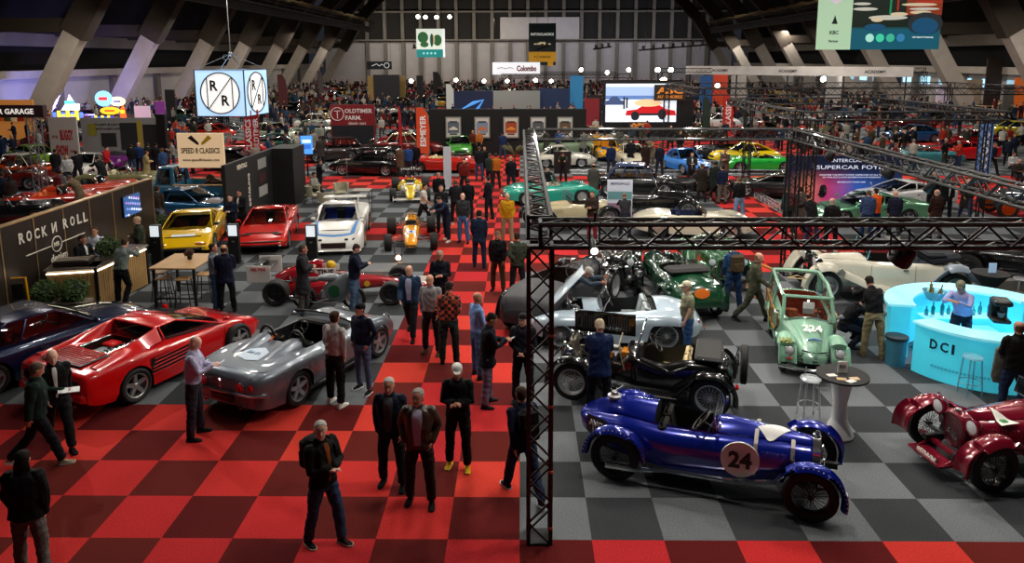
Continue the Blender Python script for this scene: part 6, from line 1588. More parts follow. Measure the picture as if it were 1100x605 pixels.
bar = counter('bar_counter', 'oak-slatted L-shaped bar counter with a lit strip under its top', [cA, cB, cC], 1.12, .5, PLANK, mat('dark_counter_top', '#4d4136', .35, var=.2))
s_ = thing('lidded_box', 'dark lidded box with pale stripes standing on the bar counter', 'box', (*G(60, 322, 0), 1.15), math.atan2(cB[1] - cA[1], cB[0] - cA[0])); s_.location = ((cA[0] + cB[0]) / 2 - .1, (cA[1] + cB[1]) / 2 + .3, 1.15)
q = MB(); q.rbox((0, 0, .08), (.85, .42, .16), .03); q.build('box', DBR, s_); q = MB()
for k in range(3): q.box((0, -.15 + .15 * k, .165), (.75, .03, .01))
q.build('pale_stripe', flat('#b8ac98'), s_, smooth=False)
def bush(label, x, y, z, r, m, seed=1, n=900, name='potted_bush', pot=None, potr=.2, poth=.35, group=None):
 t = thing(name, label, 'plant', (x, y, z), group=group); rnd = random.Random(seed); mb = MB()
 for k in range(n):
  u, v = rnd.random() * 2 * pi, math.acos(2 * rnd.random() - 1); rr = r * (.72 + .3 * rnd.random()) * (1 + .12 * sin(3 * u) * sin(2 * v))
  p = V3((rr * sin(v) * cos(u), rr * sin(v) * sin(u), rr * .85 * cos(v) + r * .8 + (poth if pot else 0)))
  a = V3((rnd.uniform(-1, 1), rnd.uniform(-1, 1), rnd.uniform(-1, 1))).normalized() * .045; b = a.orthogonal().normalized() * .022
  mb.poly([p - a, p + b, p + a, p - b], 0)
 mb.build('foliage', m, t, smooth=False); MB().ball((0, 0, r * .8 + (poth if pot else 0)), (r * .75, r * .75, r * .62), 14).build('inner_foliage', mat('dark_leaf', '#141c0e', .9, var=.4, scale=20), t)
 st = MB(); st.rod((0, 0, .0), (0, 0, r * .5 + (poth if pot else 0)), .03); st.build('stem', mat('bark', '#3b2a1c', .9), t)
 if pot: MB().lathe([(potr * .75, 0), (potr, poth), (potr * .9, poth), (potr * .85, poth - .05), (.001, poth - .05)], 16).build('pot', pot, t)
 return t
LEAF = mat('box_leaf', '#3c5424', .7, var=.5, scale=9)
X, Y = -11.35, 8.45; pl = thing('planter_box', 'weathered grey wooden planter box in front of the oak bar', 'planter', (X, Y, 0), .06)
q = MB();
for k in range(4): q.rbox((0, 0, .07 + k * .11), (1.35, .42, .1), .012)
q.build('boards', mat('weathered_wood', '#7d7264', .85, var=.35, scale=4, bump=.4), pl); MB().box((0, 0, .4), (1.25, .42, .06)).build('soil', mat('soil', '#1c140e', .95), pl, smooth=False)
bush('round green bush in the left half of the grey planter', X - .38, Y - .02, .42, .33, LEAF, 3)
bush('round green bush in the right half of the grey planter', X + .32, Y + .02, .42, .34, LEAF, 5)
X, Y = G(140, 262); bush('green bush standing on the bar counter below the wall screen', -10.95, 10.0, 1.16, .32, LEAF, 9, n=600)
bush('green bush beside the yellow sports car and the bronze wall', *G(176, 262), .0, .42, LEAF, 11, n=700, pot=BLK)
X, Y = G(18, 348); ch = thing('chair', 'chair with a yellow angular frame behind the dark blue car', 'chair', (X, Y, 0), .2)
q = MB(); q.tube([(-.32, 0, .0), (-.3, 0, .95), (-.05, .0, 1.15), (.3, 0, 1.15), (.34, 0, .0)], .03, 6); q.build('yellow_frame', paint('#d8960c'), ch); pbox(ch, 'seat', (0, -.22, .5), (.55, .45, .06), LEA); pbox(ch, 'backrest', (0, .0, .82), (.5, .04, .36), LEA)
def stool(label, px, py, group=None, first=[None]):
 X, Y = G(px, py, .76)
 t = thing('bar_stool', label, 'bar stool', (X, Y, 0), .1, group)
 s = MB().rbox((0, 0, .755), (.36, .36, .04), .015).build('seat', WOOD, t)
 for sx in (-1, 1):
  for sy in (-1, 1): MB().rod((sx * .13, sy * .13, .74), (sx * .2, sy * .2, 0), .014).build('leg', BLK, t)
 q = MB()
 for a, b in (((-1, -1), (1, -1)), ((1, -1), (1, 1)), ((1, 1), (-1, 1)), ((-1, 1), (-1, -1))): q.rod((a[0] * .175, a[1] * .175, .26), (b[0] * .175, b[1] * .175, .26), .011)
 q.build('footrest', BLK, t); return t
P = [G(x, y, 1.06) for x, y in ((162, 288), (212, 288), (231, 273), (186, 272))]
cx, cy = sum(p[0] for p in P) / 4, sum(p[1] for p in P) / 4
tb = thing('tall_table', 'tall oak table with black legs in front of the yellow car', 'table', (cx, cy, 0), 0)
TW = (P[1][0] - P[0][0]); TD = (P[3][1] - P[0][1])
pbox(tb, 'tabletop', (0, 0, 1.04), (TW, TD, .05), WOOD, .012)
for sx in (-1, 1):
 for sy in (-1, 1): MB().box((sx * (TW / 2 - .08), sy * (TD / 2 - .1), .51), (.06, .06, 1.02)).build('leg', BLK, tb, smooth=False)
q = MB()
for sy in (-1, 1): q.box((0, sy * (TD / 2 - .1), .22), (TW - .16, .04, .04))
q.build('stretcher', BLK, tb, smooth=False)
bush('small dark flower posy in a pot on the tall oak table', cx + .1, cy + .1, 1.065, .11, mat('dry_flowers', '#5a4030', .8, var=.6, scale=30), 4, n=160, pot=BLK, potr=.07, poth=.1, name='flower_pot')
stool('oak-topped bar stool at the back left corner of the tall table', 172, 292); stool('oak-topped bar stool in front of the left end of the tall table', 176, 298)
stool('oak-topped bar stool in front of the right end of the tall table', 197, 299); stool('oak-topped bar stool at the right end of the tall table', 220, 294)
def pedestal(label, px, py, h=1.25, scr='#dfe8ee', rz=0.):
 X, Y = G(px, py); t = thing('information_pedestal', label, 'information stand', (X, Y, 0), rz)
 MB().rbox((0, 0, h / 2), (.34, .16, h), .015).build('column', BLK, t)
 MB().box((0, -.085, h - .2), (.27, .012, .34)).build('screen', glow(scr, .8), t, smooth=False)
 MB().prism([(-.06, .72), (.06, .72), (0, .66)], .006).build('arrow_emblem', ALU, t, loc=(0, -.088, 0)); MB().rbox((0, 0, .01), (.44, .3, .02), .005).build('base', BLK, t); return t
pedestal('black information pedestal left of the yellow car', 170, 283); pedestal('black information pedestal between the yellow and the red car', 253, 282); pedestal('black information pedestal between the red and the white car', 336, 283)
def banner(label, px, py, h, w, m, txt=None, tc='#ffffff', flag=False, rz=0., name='banner', size=None):
 X, Y = G(px, py); t = thing(name, label, 'banner', (X, Y, 0), rz)
 if flag:
  P = [(-w/2, .35), (w/2 * .9, .35), (w/2, h * .6), (w/2 * .75, h * .86), (-.0, h), (-w/2, h)]
  MB().prism(P, .012).build('flag_cloth', m, t); MB().rod((-w/2, 0, 0), (-w/2, 0, h), .015).build('pole', BLK, t); MB().lathe([(.2, 0), (.2, .03), (.001, .04)], 12).build('foot', BLK, t, loc=(-w/2, 0, 0))
 else:
  MB().box((0, 0, h / 2 + .03), (w, .015, h)).build('sheet', m, t, smooth=False); MB().rbox((0, 0, .04), (w + .06, .22, .08), .02).build('foot', ALU, t)
 if txt: lettering(txt, .2, flat(tc), t, (0, -.014, h * .55), rot=(pi / 2, -pi / 2, 0), width=h * .6)
 return t
banner('tall narrow white roll-up banner beside the yellow turbo formula car', 481, 204, 2.1, .38, flat('#c3c9d4'))
banner('orange feather flag reading VAN ORSHOVEN'.replace('VAN ORSHOVEN', 'ESMEYER'), 455, 171, 3.3, .85, flat('#d9481c'), 'ESMEYER', flag=True, name='feather_flag')
banner('slim red feather flag left of the orange one', 431, 180, 3.6, .18, flat('#b81c1c'), flag=True, name='feather_flag')
banner('first of two tall red banners under the white hanging cube', 269, 178, 3.3, .5, flat('#b8201c'), 'CLASSICS', name='red_banner')
banner('second of two tall red banners under the white hanging cube', 277, 176, 3.3, .42, flat('#a81c1a'), 'OLDTIMER', name='red_banner')
banner('red feather flag in front of the video screen stand on its right', 781, 151, 3.6, .8, flat('#c8281e'), 'CLASSIC', flag=True, name='feather_flag')
banner('dark green feather flag left of the red one by the video screen', 758, 151, 3.4, .6, flat('#22382c'), flag=True, name='feather_flag')
banner('tall pale blue banner standing among the cars on the far right', 1054, 197, 3.0, .72, flat('#6f9ae0'), 'CLASSIC', name='blue_banner')
banner('white feather flag left of the dark blue stand wall', 484, 126, 3.6, .9, flat('#cfd0cc'), flag=True, name='feather_flag')
banner('dark red feather flag among the crowd, right of the hanging cube', 305, 122, 4.6, 1.1, flat('#5a2428'), flag=True, name='feather_flag')
banner('grey feather flag near the right foot of a pale arch', 345, 104, 4.4, 1.0, flat('#6a6468'), flag=True, name='feather_flag')
banner('black feather flag before the back wall', 470, 104, 4.2, 1.4, flat('#141416'), flag=True, name='feather_flag')
def tub(label, px, py, rz, group=None):
 X, Y = G(px, py); t = thing('tub_chair', label, 'armchair', (X, Y, 0), rz); m = cloth('#a8a28c')
 mb = MB(); rows = []
 for z, k in ((.36, .92), (.6, 1.0), (.82, 1.08)): rows.append([(.33 * k * cos(a), .33 * k * sin(a), z) for a in np.linspace(radians(-30), radians(210), 15)])
 inn = [[(x * .84, y * .84, z) for x, y, z in r] for r in rows]
 mb.loft([r + i[::-1] for r, i in zip(rows, inn)]); mb.build('backrest', m, t); MB().rbox((0, .02, .4), (.54, .52, .14), .05).build('seat', m, t)
 for sx in (-1, 1):
  for sy in (-1, 1): MB().rod((sx * .2, sy * .2, .36), (sx * .27, sy * .27, 0), .014).build('leg', BLK, t)
 return t
tub('cream tub chair with its back to the black kiosk, nearest the seated visitor', 337, 219, 1.2); tub('cream tub chair in front of the standing suited man', 350, 226, pi * .98); tub('cream tub chair facing the camera beside the tall black table', 367, 216, 0.15)
X, Y = G(388, 233); ht = thing('tall_table', 'tall black wire-frame table by the cream tub chairs', 'table', (X, Y + .3, 0), 0)
q = MB()
for sx in (-1, 1):
 for sy in (-1, 1): q.rod((sx * .34, sy * .3, 0), (sx * .34, sy * .3, 1.05), .016, 4)
for z in (.02, 1.04):
 for a, b in (((-1, -1), (1, -1)), ((1, -1), (1, 1)), ((1, 1), (-1, 1)), ((-1, 1), (-1, -1))): q.rod((a[0] * .34, a[1] * .3, z), (b[0] * .34, b[1] * .3, z), .014, 4)
q.build('frame', BLK, ht); pbox(ht, 'tabletop', (0, 0, 1.06), (.72, .64, .03), mat('ash_top', '#8d877a', .5), .008)
for px, py, lb in ((374, 228, 'black bar stool left of the tall wire-frame table'), (380, 231, 'black bar stool in front of the tall wire-frame table')):
 t = thing('bar_stool', lb, 'bar stool', (*G(px, py), 0), 0); MB().rbox((0, 0, .74), (.34, .34, .04), .012).build('seat', BLK, t)
 for sx in (-1, 1):
  for sy in (-1, 1): MB().rod((sx * .15, sy * .15, .73), (sx * .17, sy * .17, 0), .012, 4).build('leg', BLK, t)
ax, ay = G(237, 178, 2.5); bx_, by_ = G(305, 155, 2.5); ex, ey = G(326, 155, 2.5)
k = thing('black_kiosk', 'black kiosk with a long side wall, white lettering and grey posters', 'kiosk', (0, 0, 0))
MB().box(((ax + bx_) / 2, (ay + by_) / 2, 1.25), (.14, by_ - ay, 2.5)).build('side_wall', flat('#060607', .7), k, smooth=False)
MB().box(((bx_ + ex) / 2, by_ - .8, 1.25), (ex - bx_, 1.7, 2.5)).build('cabin', flat('#050506', .7), k, smooth=False)
MB().box((ex - .35, by_ - 1.66, 1.05), (.7, .02, 2.05)).build('door', flat('#101012', .5), k, smooth=False)
xw = (ax + bx_) / 2 + .085
lettering('DETAILING', .3, letr, k, (xw, ay + (by_ - ay) * .33, 1.2), rot=(pi/2, -pi/2, pi/2), width=1.3)
lettering('RENTALS', .2, letr, k, (xw, ay + (by_ - ay) * .24, 2.25), rot=(pi/2, 0, pi/2), width=1.0)
for q, z in enumerate((2.05, 1.45, .9)):
 o = MB().box((xw - .004, ay + (by_ - ay) * .56, z), (.012, 1.0 if q != 1 else .8, .42)).build('poster', flat(['#8c8c8a', '#3a1c1c', '#9a9a96'][q]), k, smooth=False)
t = thing('wall_screen', 'blue lit screen on a stand beside the black kiosk', 'television', (*G(331, 190), 0), .25)
picture(t, 'screen', (0, 0, 1.75), .62, 1.0, 0, ['#3f7fd0', '#bfe0ff', '#2a58a8'], e=1.6, blobs=[(0, .2, .35, .08, 1, 'b'), (0, -.1, .35, .12, 2, 'b')]); MB().box((0, .05, .65), (.08, .08, 1.3)).build('stand', BLK, t, smooth=False)
a, b = G(462, 166), G(629, 166)
pw = panel('poster_wall', a, b, 3.05, .3, flat('#0a0a0b', .8), 'long black wall carrying framed posters across the head of the aisle')
pcols = [['#c8c4bc', '#5a6470', '#e0d8c8', '#303840'], ['#c8c4bc', '#7c8ca0', '#d07030', '#3a4450'], ['#c8c0b4', '#a0401c', '#e09030', '#58200c'], ['#c8c8c4', '#505458', '#a8a8a4', '#28282a'], ['#c8c8c4', '#604838', '#c8a060', '#2c2420']]
for i, px in enumerate((487, 518, 549, 578, 607)):
 p = AT(px, 137, a[1] - .34); t = thing('framed_poster', 'framed car poster on the black wall, %s from its left end' % ORD[i], 'poster', p)
 MB().box((0, 0, 0), (1.02, .04, 1.4)).build('frame', flat('#8c8a84'), t, smooth=False)
 picture(t, 'print', (0, -.03, 0), .86, 1.22, 0, pcols[i], blobs=[(0, .0, .44, .3, 1, 'b'), (0, -.05, .34, .16, 2, 'c'), (0, .3, .3, .05, 3, 'b'), (0, -.36, .28, .04, 3, 'b')])
cub = thing('hanging_light_cube', 'white lit hanging cube with a round R R emblem on each side', 'hanging sign', AT(250, 99, 36), 0)
cub.rotation_euler = (0, 0, radians(-6)); LB = glow('#a8cdf0', .95); s3 = 3.05
MB().box((0, 0, 0), (s3, s3, 2.7)).build('lit_box', LB, cub, smooth=False)
mb = MB()
for sx in (-1, 1):
 for sy in (-1, 1): mb.box((sx * s3 / 2, sy * s3 / 2, 0), (.06, .06, 2.74))
for z in (-1.36, 1.36):
 for sx in (-1, 1): mb.box((sx * s3 / 2, 0, z), (.06, s3, .04)); mb.box((0, sx * s3 / 2, z), (s3, .06, .04))
mb.build('frame', flat('#3a4048'), cub, smooth=False)
for f, rz in ((0, 0), (1, -pi / 2), (2, pi / 2)):
 R = Matrix.Rotation(rz, 3, 'Z'); T = lambda x, z, y=-.02: tuple(R @ V3((x, -s3 / 2 + y, z)))
 d = MB().add([T(1.17 * cos(t), 1.17 * sin(t), -.012) for t in np.linspace(0, 2*pi, 41)[:-1]], [tuple(range(40))]); d.build('white_disc', glow('#e6e6e4', .9), cub, smooth=False)
 m = MB(); K = flat('#14161c'); m.tube([T(1.2 * cos(t), 1.2 * sin(t)) for t in np.linspace(0, 2*pi, 41)], .04, 5)
 m.rod(T(-.78, -.9), T(-.78, .9), .035, 4); m.rod(T(.78, -.9), T(.78, .9), .035, 4); m.rod(T(-.75, -.93), T(.75, .93), .035, 4); m.build('emblem', K, cub)
 lettering('R', .8, K, cub, T(-.35, .45, -.03), rot=(pi/2, 0, rz), bold=.03, height=.62); lettering('R', .8, K, cub, T(.33, -.42, -.03), rot=(pi/2, 0, rz), bold=.03, height=.62)
m = MB();
for sx in (-1, 1):
 for sy in (-1, 1): m.rod((sx * s3 / 2, sy * s3 / 2, 1.36), (0, 0, 2.3), .02, 4)
m.rod((0, 0, 2.3), (0, 0, 19), .03, 4); m.ball((0, 0, 2.3), .15, 8)
for a in range(3): m.tube([(.3 * cos(2*a) + .16 * cos(t), .3 * sin(2*a), 2.1 + .16 * sin(t)) for t in np.linspace(0, 2*pi, 11)], .03, 4)
m.build('suspension_cables', ALU, cub)
def hang(label, px0, py0, px1, py1, Y, build, cat='hanging sign', name='hanging_banner', up=24):
 a, b = AT(px0, py0, Y), AT(px1, py1, Y); w, h = b[0] - a[0], a[2] - b[2]
 t = thing(name, label, cat, ((a[0] + b[0]) / 2, Y, (a[2] + b[2]) / 2)); build(t, w, h)
 m = MB()
 for s in (-1, 1): m.rod((s * w * .46, 0, h / 2), (s * w * .46, 0, up - t.location.z), .02, 4)
 m.build('suspension_cables', BLK, t); return t
def big_banner(t, w, h):
 k = .72 * w
 p = picture(t, 'printed_panel', (w / 2 - k / 2, 0, 0), k, h, 0, ['#0f4a50', '#0d5a70', '#c8c8bc', '#122018', '#b03020', '#1c8a58', '#d8c8a8', '#8a3418', '#262c30', '#124e74'], e=.45,
  blobs=[(0, -.04, .5, .2, 3, 'b'), (0, -.38, .5, .12, 1, 'b'), (.3, .0, .2, .1, 7, 'b'), (.24, .02, .2, .018, 6, 'e'), (.3, -.03, .17, .016, 2, 'e'), (.34, .05, .16, .014, 4, 'e'), (.26, -.07, .12, .02, 6, 'e'), (-.36, -.03, .14, .02, 2, 'e'), (-.4, .03, .1, .016, 2, 'e'), (-.1, -.13, .22, .028, 2, 'e'), (-.22, -.15, .07, .03, 6, 'e'), (.02, -.09, .1, .022, 6, 'e'), (-.08, .0, .012, .09, 5, 'b'), (.0, .02, .01, .07, 4, 'b'), (.32, -.2, .2, .13, 8, 'e'), (.32, -.23, .15, .1, 9, 'e'), (-.24, -.24, .12, .04, 9, 'e')])
 for i, c in enumerate(('#9fe0d0', '#3cc8a0', '#38b090', '#3078a8')): MB().lathe([(.17, 0), (.17, .01), (.001, .01)], 20, ax='y').build('round_icon', glow(c, .6), t, loc=(-w * .07 + i * .42, -.05, -h * .365))
 lettering('KBC Bank & Verzekering', .1, glow('#dfe8e8', .6), t, (w * .36, -.04, -h * .36), width=.85)
 picture(t, 'side_panel', (-w / 2 + (w - k) / 2, 0, 0), w - k, h, 0, ['#a8c8a8', '#c8c0c8', '#1c2c3c'], e=.6, blobs=[(0, .25, .3, .22, 1, 'e')])
 for z, s_, tt in ((.5, .26, 'Roep'), (.2, .26, 'safer')): lettering('Maandag' if z > .4 else 'allen', s_, glow('#1f7a4a', .3), t, (-w / 2 + (w - k) / 2, -.03, h * .18 + z * .4), width=.6)
 lettering('KBC', .2, flat('#10202c'), t, (-w / 2 + (w - k) / 2, -.03, -h * .3), width=.36); lettering('Partner', .1, flat('#10202c'), t, (-w / 2 + (w - k) / 2, -.03, -h * .4), width=.4)
 m = MB(); m.prism([(-.12, -h * .2), (.12, -h * .2), (.06, -h * .15), (0, -h * .1), (-.05, -h * .15)], .01).build('bank_emblem', flat('#10202c'), t, loc=(-w / 2 + (w - k) / 2, -.02, 0))
hang('large hanging banner with a green side panel and a car picture, upper right', 882, -40, 1008, 53, 22, big_banner)
def small_banner(t, w, h):
 picture(t, 'printed_panel', (0, 0, 0), w, h, 0, ['#d8e0d0', '#1a7a78', '#2c5a34', '#c8a070', '#e8e8e0', '#124848'], e=.9, blobs=[(0, -.36, .5, .14, 1, 'b'), (-.25, .2, .2, .2, 2, 'e'), (.3, .1, .16, .2, 2, 'e'), (.1, .12, .1, .2, 3, 'e'), (.08, .1, .06, .24, 5, 'e'), (-.2, -.05, .16, .1, 2, 'e')])
 MB().box((w / 2 + .12, .2, 0), (.22, .5, h)).build('side_panel', glow('#e8ece8', .9), t, smooth=False)
 for i in range(4): MB().lathe([(.15, 0), (.15, .01), (.001, .01)], 12, ax='y').build('round_icon', glow('#8fd8d0', .8), t, loc=(-.8 + i * .5, -.06, -h * .36))
hang('small hanging banner with a portrait and a teal strip before the back wall', 447, 31, 476, 61.5, 90, small_banner)
def inter(t, w, h):
 picture(t, 'printed_panel', (0, 0, 0), w, h, 0, ['#0d1818', '#c8901c', '#d8c8a0', '#28403c'], e=.35, blobs=[(0, -.3, .5, .12, 1, 'b'), (0, .02, .32, .06, 2, 'c'), (.3, -.46, .1, .06, 1, 'b')])
 lettering('INTERCLASSICS', .4, glow('#e0e0d8', .6), t, (0, -.04, h * .24), width=w * .84); lettering('P.1  GARAGE', .3, flat('#2a1c08'), t, (0, -.04, -h * .3), width=w * .6)
hang('dark hanging banner lettered INTERCLASSICS with a yellow lower strip', 568, 25, 597, 70, 112, inter)
def colom(t, w, h):
 MB().box((0, 0, 0), (w, .3, h)).build('light_box', glow('#e4e6ea', .85), t, smooth=False); lettering('Colombo', .7, flat('#8a1420'), t, (w * .22, -.17, 0), width=w * .42, height=h * .5, bold=.05)
 e = MB(); e.tube([(-w * .4, -.17, 0), (-w * .3, -.17, .12), (-w * .22, -.17, -.05), (-w * .14, -.17, .12), (-w * .05, -.17, 0)], .05, 4); e.build('wing_emblem', flat('#5a6a8a'), t)
hang('white lit hanging box sign reading Colombo', 529, 67, 580, 80, 80, colom, name='hanging_sign')
def blks(t, w, h): MB().box((0, 0, 0), (w, .2, h)).build('panel', flat('#0e0e10'), t, smooth=False); e = MB(); e.tube([(-w*.3, -.12, -.1), (-w*.1, -.12, .25), (0, -.12, -.1), (w*.1, -.12, .2), (w*.16, -.12, 0)], .06, 4); e.tube([(w*.3+.4*cos(t_), -.12, .4*sin(t_)) for t_ in np.linspace(0, 2*pi, 13)], .05, 4); e.build('white_emblem', glow('#dcdce0', .6), t)
hang('black hanging sign with white script emblem before the left part of the back wall', 394, 66, 421, 74.5, 110, blks, name='hanging_sign')
a, b = AT(737, 74, 78), AT(981, 79, 62)
fz = thing('stand_fascia', 'long pale hanging fascia strip across the right side of the hall', 'sign', ((a[0] + b[0]) / 2, (a[1] + b[1]) / 2, 0), math.atan2(b[1] - a[1], b[0] - a[0])); Lf = math.hypot(b[0] - a[0], b[1] - a[1])
MB().box((0, 0, (a[2] + b[2]) / 2), (Lf, .12, .95)).build('fabric_strip', mat('grey_white_fabric', '#c4beb8', .9, emit=.12, var=.3, scale=.8), fz, smooth=False)  # faint emission stands in for light falling on the fabric
for k in range(-2, 3): MB().box((k * Lf / 4.2, 0, (a[2] + b[2]) / 4), (.12, .1, (a[2] + b[2]) / 2)).build('post', TRUSS, fz, smooth=False)
for k, x in enumerate((-.32, 0, .36)): lettering('ACADEMY', .4, flat('#33302e'), fz, (x * Lf, -.08, (a[2] + b[2]) / 2), width=2.0)
Y = G(655, 147)[1]; a, b = AT(651, 90, Y), AT(726, 131, Y); w, h = b[0] - a[0], a[2] - b[2]; cx, cz = (a[0] + b[0]) / 2, (a[2] + b[2]) / 2
vs = thing('video_screen', 'large bright video screen showing a red supercar on a white ground', 'screen', (cx, Y, 0))
MB().box((0, .15, (cz + h / 2 + .3) / 2), (w + .5, .2, cz + h / 2 + .3)).build('black_backing', flat('#0a0a0c'), vs, smooth=False)
picture(vs, 'picture', (0, 0, cz), w, h, 0, ['#dfe8f6', '#9fb8e0', '#3a4a70', '#b8141c', '#1a1c24', '#e8c090', '#5878b0'], e=.95,
 blobs=[(0, .3, .5, .12, 1, 'b'), (.0, .14, .5, .05, 6, 'b'), (-.38, .05, .14, .2, 2, 'c'), (.14, -.2, .36, .26, 3, 'c'), (.1, -.0, .2, .1, 5, 'e'), (-.08, -.34, .06, .12, 4, 'e'), (.3, -.3, .06, .14, 4, 'e'), (.14, -.3, .16, .03, 4, 'b'), (-.24, .0, .012, .16, 4, 'b'), (-.2, .0, .012, .14, 4, 'b')])
OR = glow('#c8782c', .8)
for px0, py0, px1, py1, nm in ((703, 91, 736, 108, 'upper'), (675, 131, 698, 138, 'lower')):
 p, q = AT(px0, py0, Y - .3), AT(px1, py1, Y - .3); s_ = thing('name_sign', '%s bronze board reading ASC on the video screen stand' % nm, 'sign', ((p[0] + q[0]) / 2, Y - .3, (p[2] + q[2]) / 2))
 MB().box((0, 0, 0), (q[0] - p[0], .12, p[2] - q[2])).build('board', flat('#3a2c1e'), s_, smooth=False)
 lettering('ASC', .5, OR, s_, (0, -.07, (p[2] - q[2]) * .14), width=(q[0] - p[0]) * .84, height=(p[2] - q[2]) * .42, bold=.03); lettering('AUTOMOBILE', .14, OR, s_, (0, -.07, -(p[2] - q[2]) * .26), width=(q[0] - p[0]) * .8)
panel('stand_wall', (cx + w / 2 + .3, Y + .2), (cx + w / 2 + 1.4, Y + .2), 3.3, .15, flat('#101014'), 'narrow black wall right of the video screen')
panel('stand_wall', (cx - w / 2 - 1.6, Y + .2), (cx - w / 2 - .3, Y + .2), 3.4, .15, flat('#141418'), 'narrow black wall left of the video screen')
rp = panel('mural_wall', AT(628, 100, Y - 1)[:2], AT(644, 100, Y - 1)[:2], 3.2, .1, flat('#8a1c28'), 'crimson wall panel with a dark figure print left of the video screen')
Yf = G(900, 218)[1]; a, b = AT(846, 167, Yf), AT(970, 167, Yf); w = b[0] - a[0]; h = a[2]
fm, nt, bs = nodes('foyer_print'); tcn = nt.nodes.new('ShaderNodeTexCoord'); sp_ = nt.nodes.new('ShaderNodeSeparateXYZ'); nt.links.new(tcn.outputs['Generated'], sp_.inputs[0])
rx = nt.nodes.new('ShaderNodeValToRGB'); cr = rx.color_ramp; cr.elements[0].color = (*hexc('#3a2048'), 1); cr.elements[1].color = (*hexc('#18386c'), 1)
for p_, c_ in ((.18, '#d87c5c'), (.35, '#c83c78'), (.6, '#2c5cb8')): e_ = cr.elements.new(p_); e_.color = (*hexc(c_), 1)
ry = nt.nodes.new('ShaderNodeValToRGB'); ry.color_ramp.elements[0].position = .35; ry.color_ramp.elements[0].color = (0, 0, 0, 1); ry.color_ramp.elements[1].position = .72; ry.color_ramp.elements[1].color = (1, 1, 1, 1)
mx = nt.nodes.new('ShaderNodeMix'); mx.data_type = 'RGBA'; nt.links.new(sp_.outputs[0], rx.inputs[0]); nt.links.new(sp_.outputs[2], ry.inputs[0]); nt.links.new(ry.outputs[0], mx.inputs[0]); nt.links.new(rx.outputs[0], mx.inputs[6]); mx.inputs[7].default_value = (*hexc('#141a38'), 1)
nt.links.new(mx.outputs[2], bs.inputs['Base Color']); nt.links.new(mx.outputs[2], bs.inputs['Emission Color']); bs.inputs['Emission Strength'].default_value = .35
fo = thing('backdrop_wall', 'gradient blue and pink printed wall reading SUPERCAR FOYER', 'partition wall', ((a[0] + b[0]) / 2, Yf, 0)); MB().box((0, 0, h / 2), (w, .2, h)).build('printed_panel', fm, fo, smooth=False)
W2 = glow('#d8dcf0', .7)
for t_, z, ww in (('INTERCLASSICS', .9, .36), ('SUPERCAR FOYER', .76, .62), ('DISCOVER THE MOST ICONIC SUPERCARS OF ALL TIME', .6, .56), ('IN THIS EXCLUSIVE EXHIBITION OF LEGENDS', .55, .5), ('BRUSSELS EXPO PALAIS 5 2023', .45, .24)): lettering(t_, .2, W2, fo, (0.06 * w, -.12, h * z), width=w * ww, height=(.14 if z > .85 else .17 if z > .7 else .06), bold=.0)
pe = thing('platform_edge', 'low silvery truss edging along the left side of the supercar platform', 'truss')
a, b = G(797, 203), G(846, 232); m = truss_mb((a[0], a[1], .14), (b[0], b[1], .14), .22, r=.02); c = G(875, 203); truss_mb((a[0], a[1], .14), (c[0], a[1], .14), .22, m, r=.02); m.build('rails', ALU, pe)
pe2 = thing('platform_edge', 'low silvery truss edging in front of the green and yellow sports cars', 'truss'); a, b = G(612, 187), G(850, 187); truss_mb((a[0], a[1], .12), (b[0], b[1], .12), .2, r=.02).build('rails', ALU, pe2)
def board(label, pts, z0, z1, m, name='billboard', posts=True, cat='billboard'):
 """pts: two photo pixels on the ground line"""
 a, b = G(*pts[0]), G(*pts[1]); a, b = V3((*a, 0)), V3((*b, 0)); d = b - a; t = thing(name, label, cat, tuple((a + b) / 2), math.atan2(d.y, d.x)); L = d.length
 MB().box((0, 0, (z0 + z1) / 2), (L, .1, z1 - z0)).build('panel', m, t, smooth=False)
 if posts and z0 > .1:
  for s in (-1, 1): MB().box((s * L * .45, 0.0, z0 / 2), (.08, .08, z0)).build('post', BLK, t, smooth=False)
 return t, L
t, L = board("white billboard reading IT'S BUGGY SHOW TIME in red", ((58, 187), (88, 187)), 0, 3.2, flat('#b9b4ae'));
lettering("IT'S", .4, flat('#9c2028'), t, (-L * .3, -.07, 2.1), width=L * .2); lettering('BUGGY', .6, flat('#a81c26'), t, (L * .12, -.07, 2.2), width=L * .46, height=.6, bold=.04); lettering('SHOW', .6, flat('#a81c26'), t, (-L * .08, -.07, 1.35), width=L * .44, height=.6, bold=.04); lettering('TIME!', .4, flat('#9c2028'), t, (L * .3, -.07, 1.3), width=L * .24)
t, L = board('wide grey billboard with black and white car pictures', ((92, 181), (176, 181)), 0, 3.0, flat('#8e9090'))
for i, (x, z, ww, hh, c) in enumerate(((-.36, 2.3, .5, .7, '#8a8428'), (-.16, 1.7, .9, .8, '#202224'), (.1, 1.9, 1.0, 1.6, '#24262a'), (.24, 1.6, .3, 2.4, '#a89838'), (.4, 1.7, 1.1, 1.8, '#1c1e20'))):
 MB().box((x * L, -.06, z), (ww, .02, hh)).build('printed_picture', flat(c), t, smooth=False)
lettering('The BEST BUGGY is', .24, flat('#1a1a1c'), t, (-.16 * L, -.07, 2.6), width=1.5); lettering('NOW in NEXT NOW', .24, flat('#1a1a1c'), t, (-.15 * L, -.07, 2.35), width=1.5)
MB().box((L * .52, 0, 1.6), (.5, .3, 3.2)).build('end_pillar', BLK, t, smooth=False)
a, b = AT(190, 143, G(205, 224)[1] + .3), AT(242, 180, G(205, 224)[1] + .3)
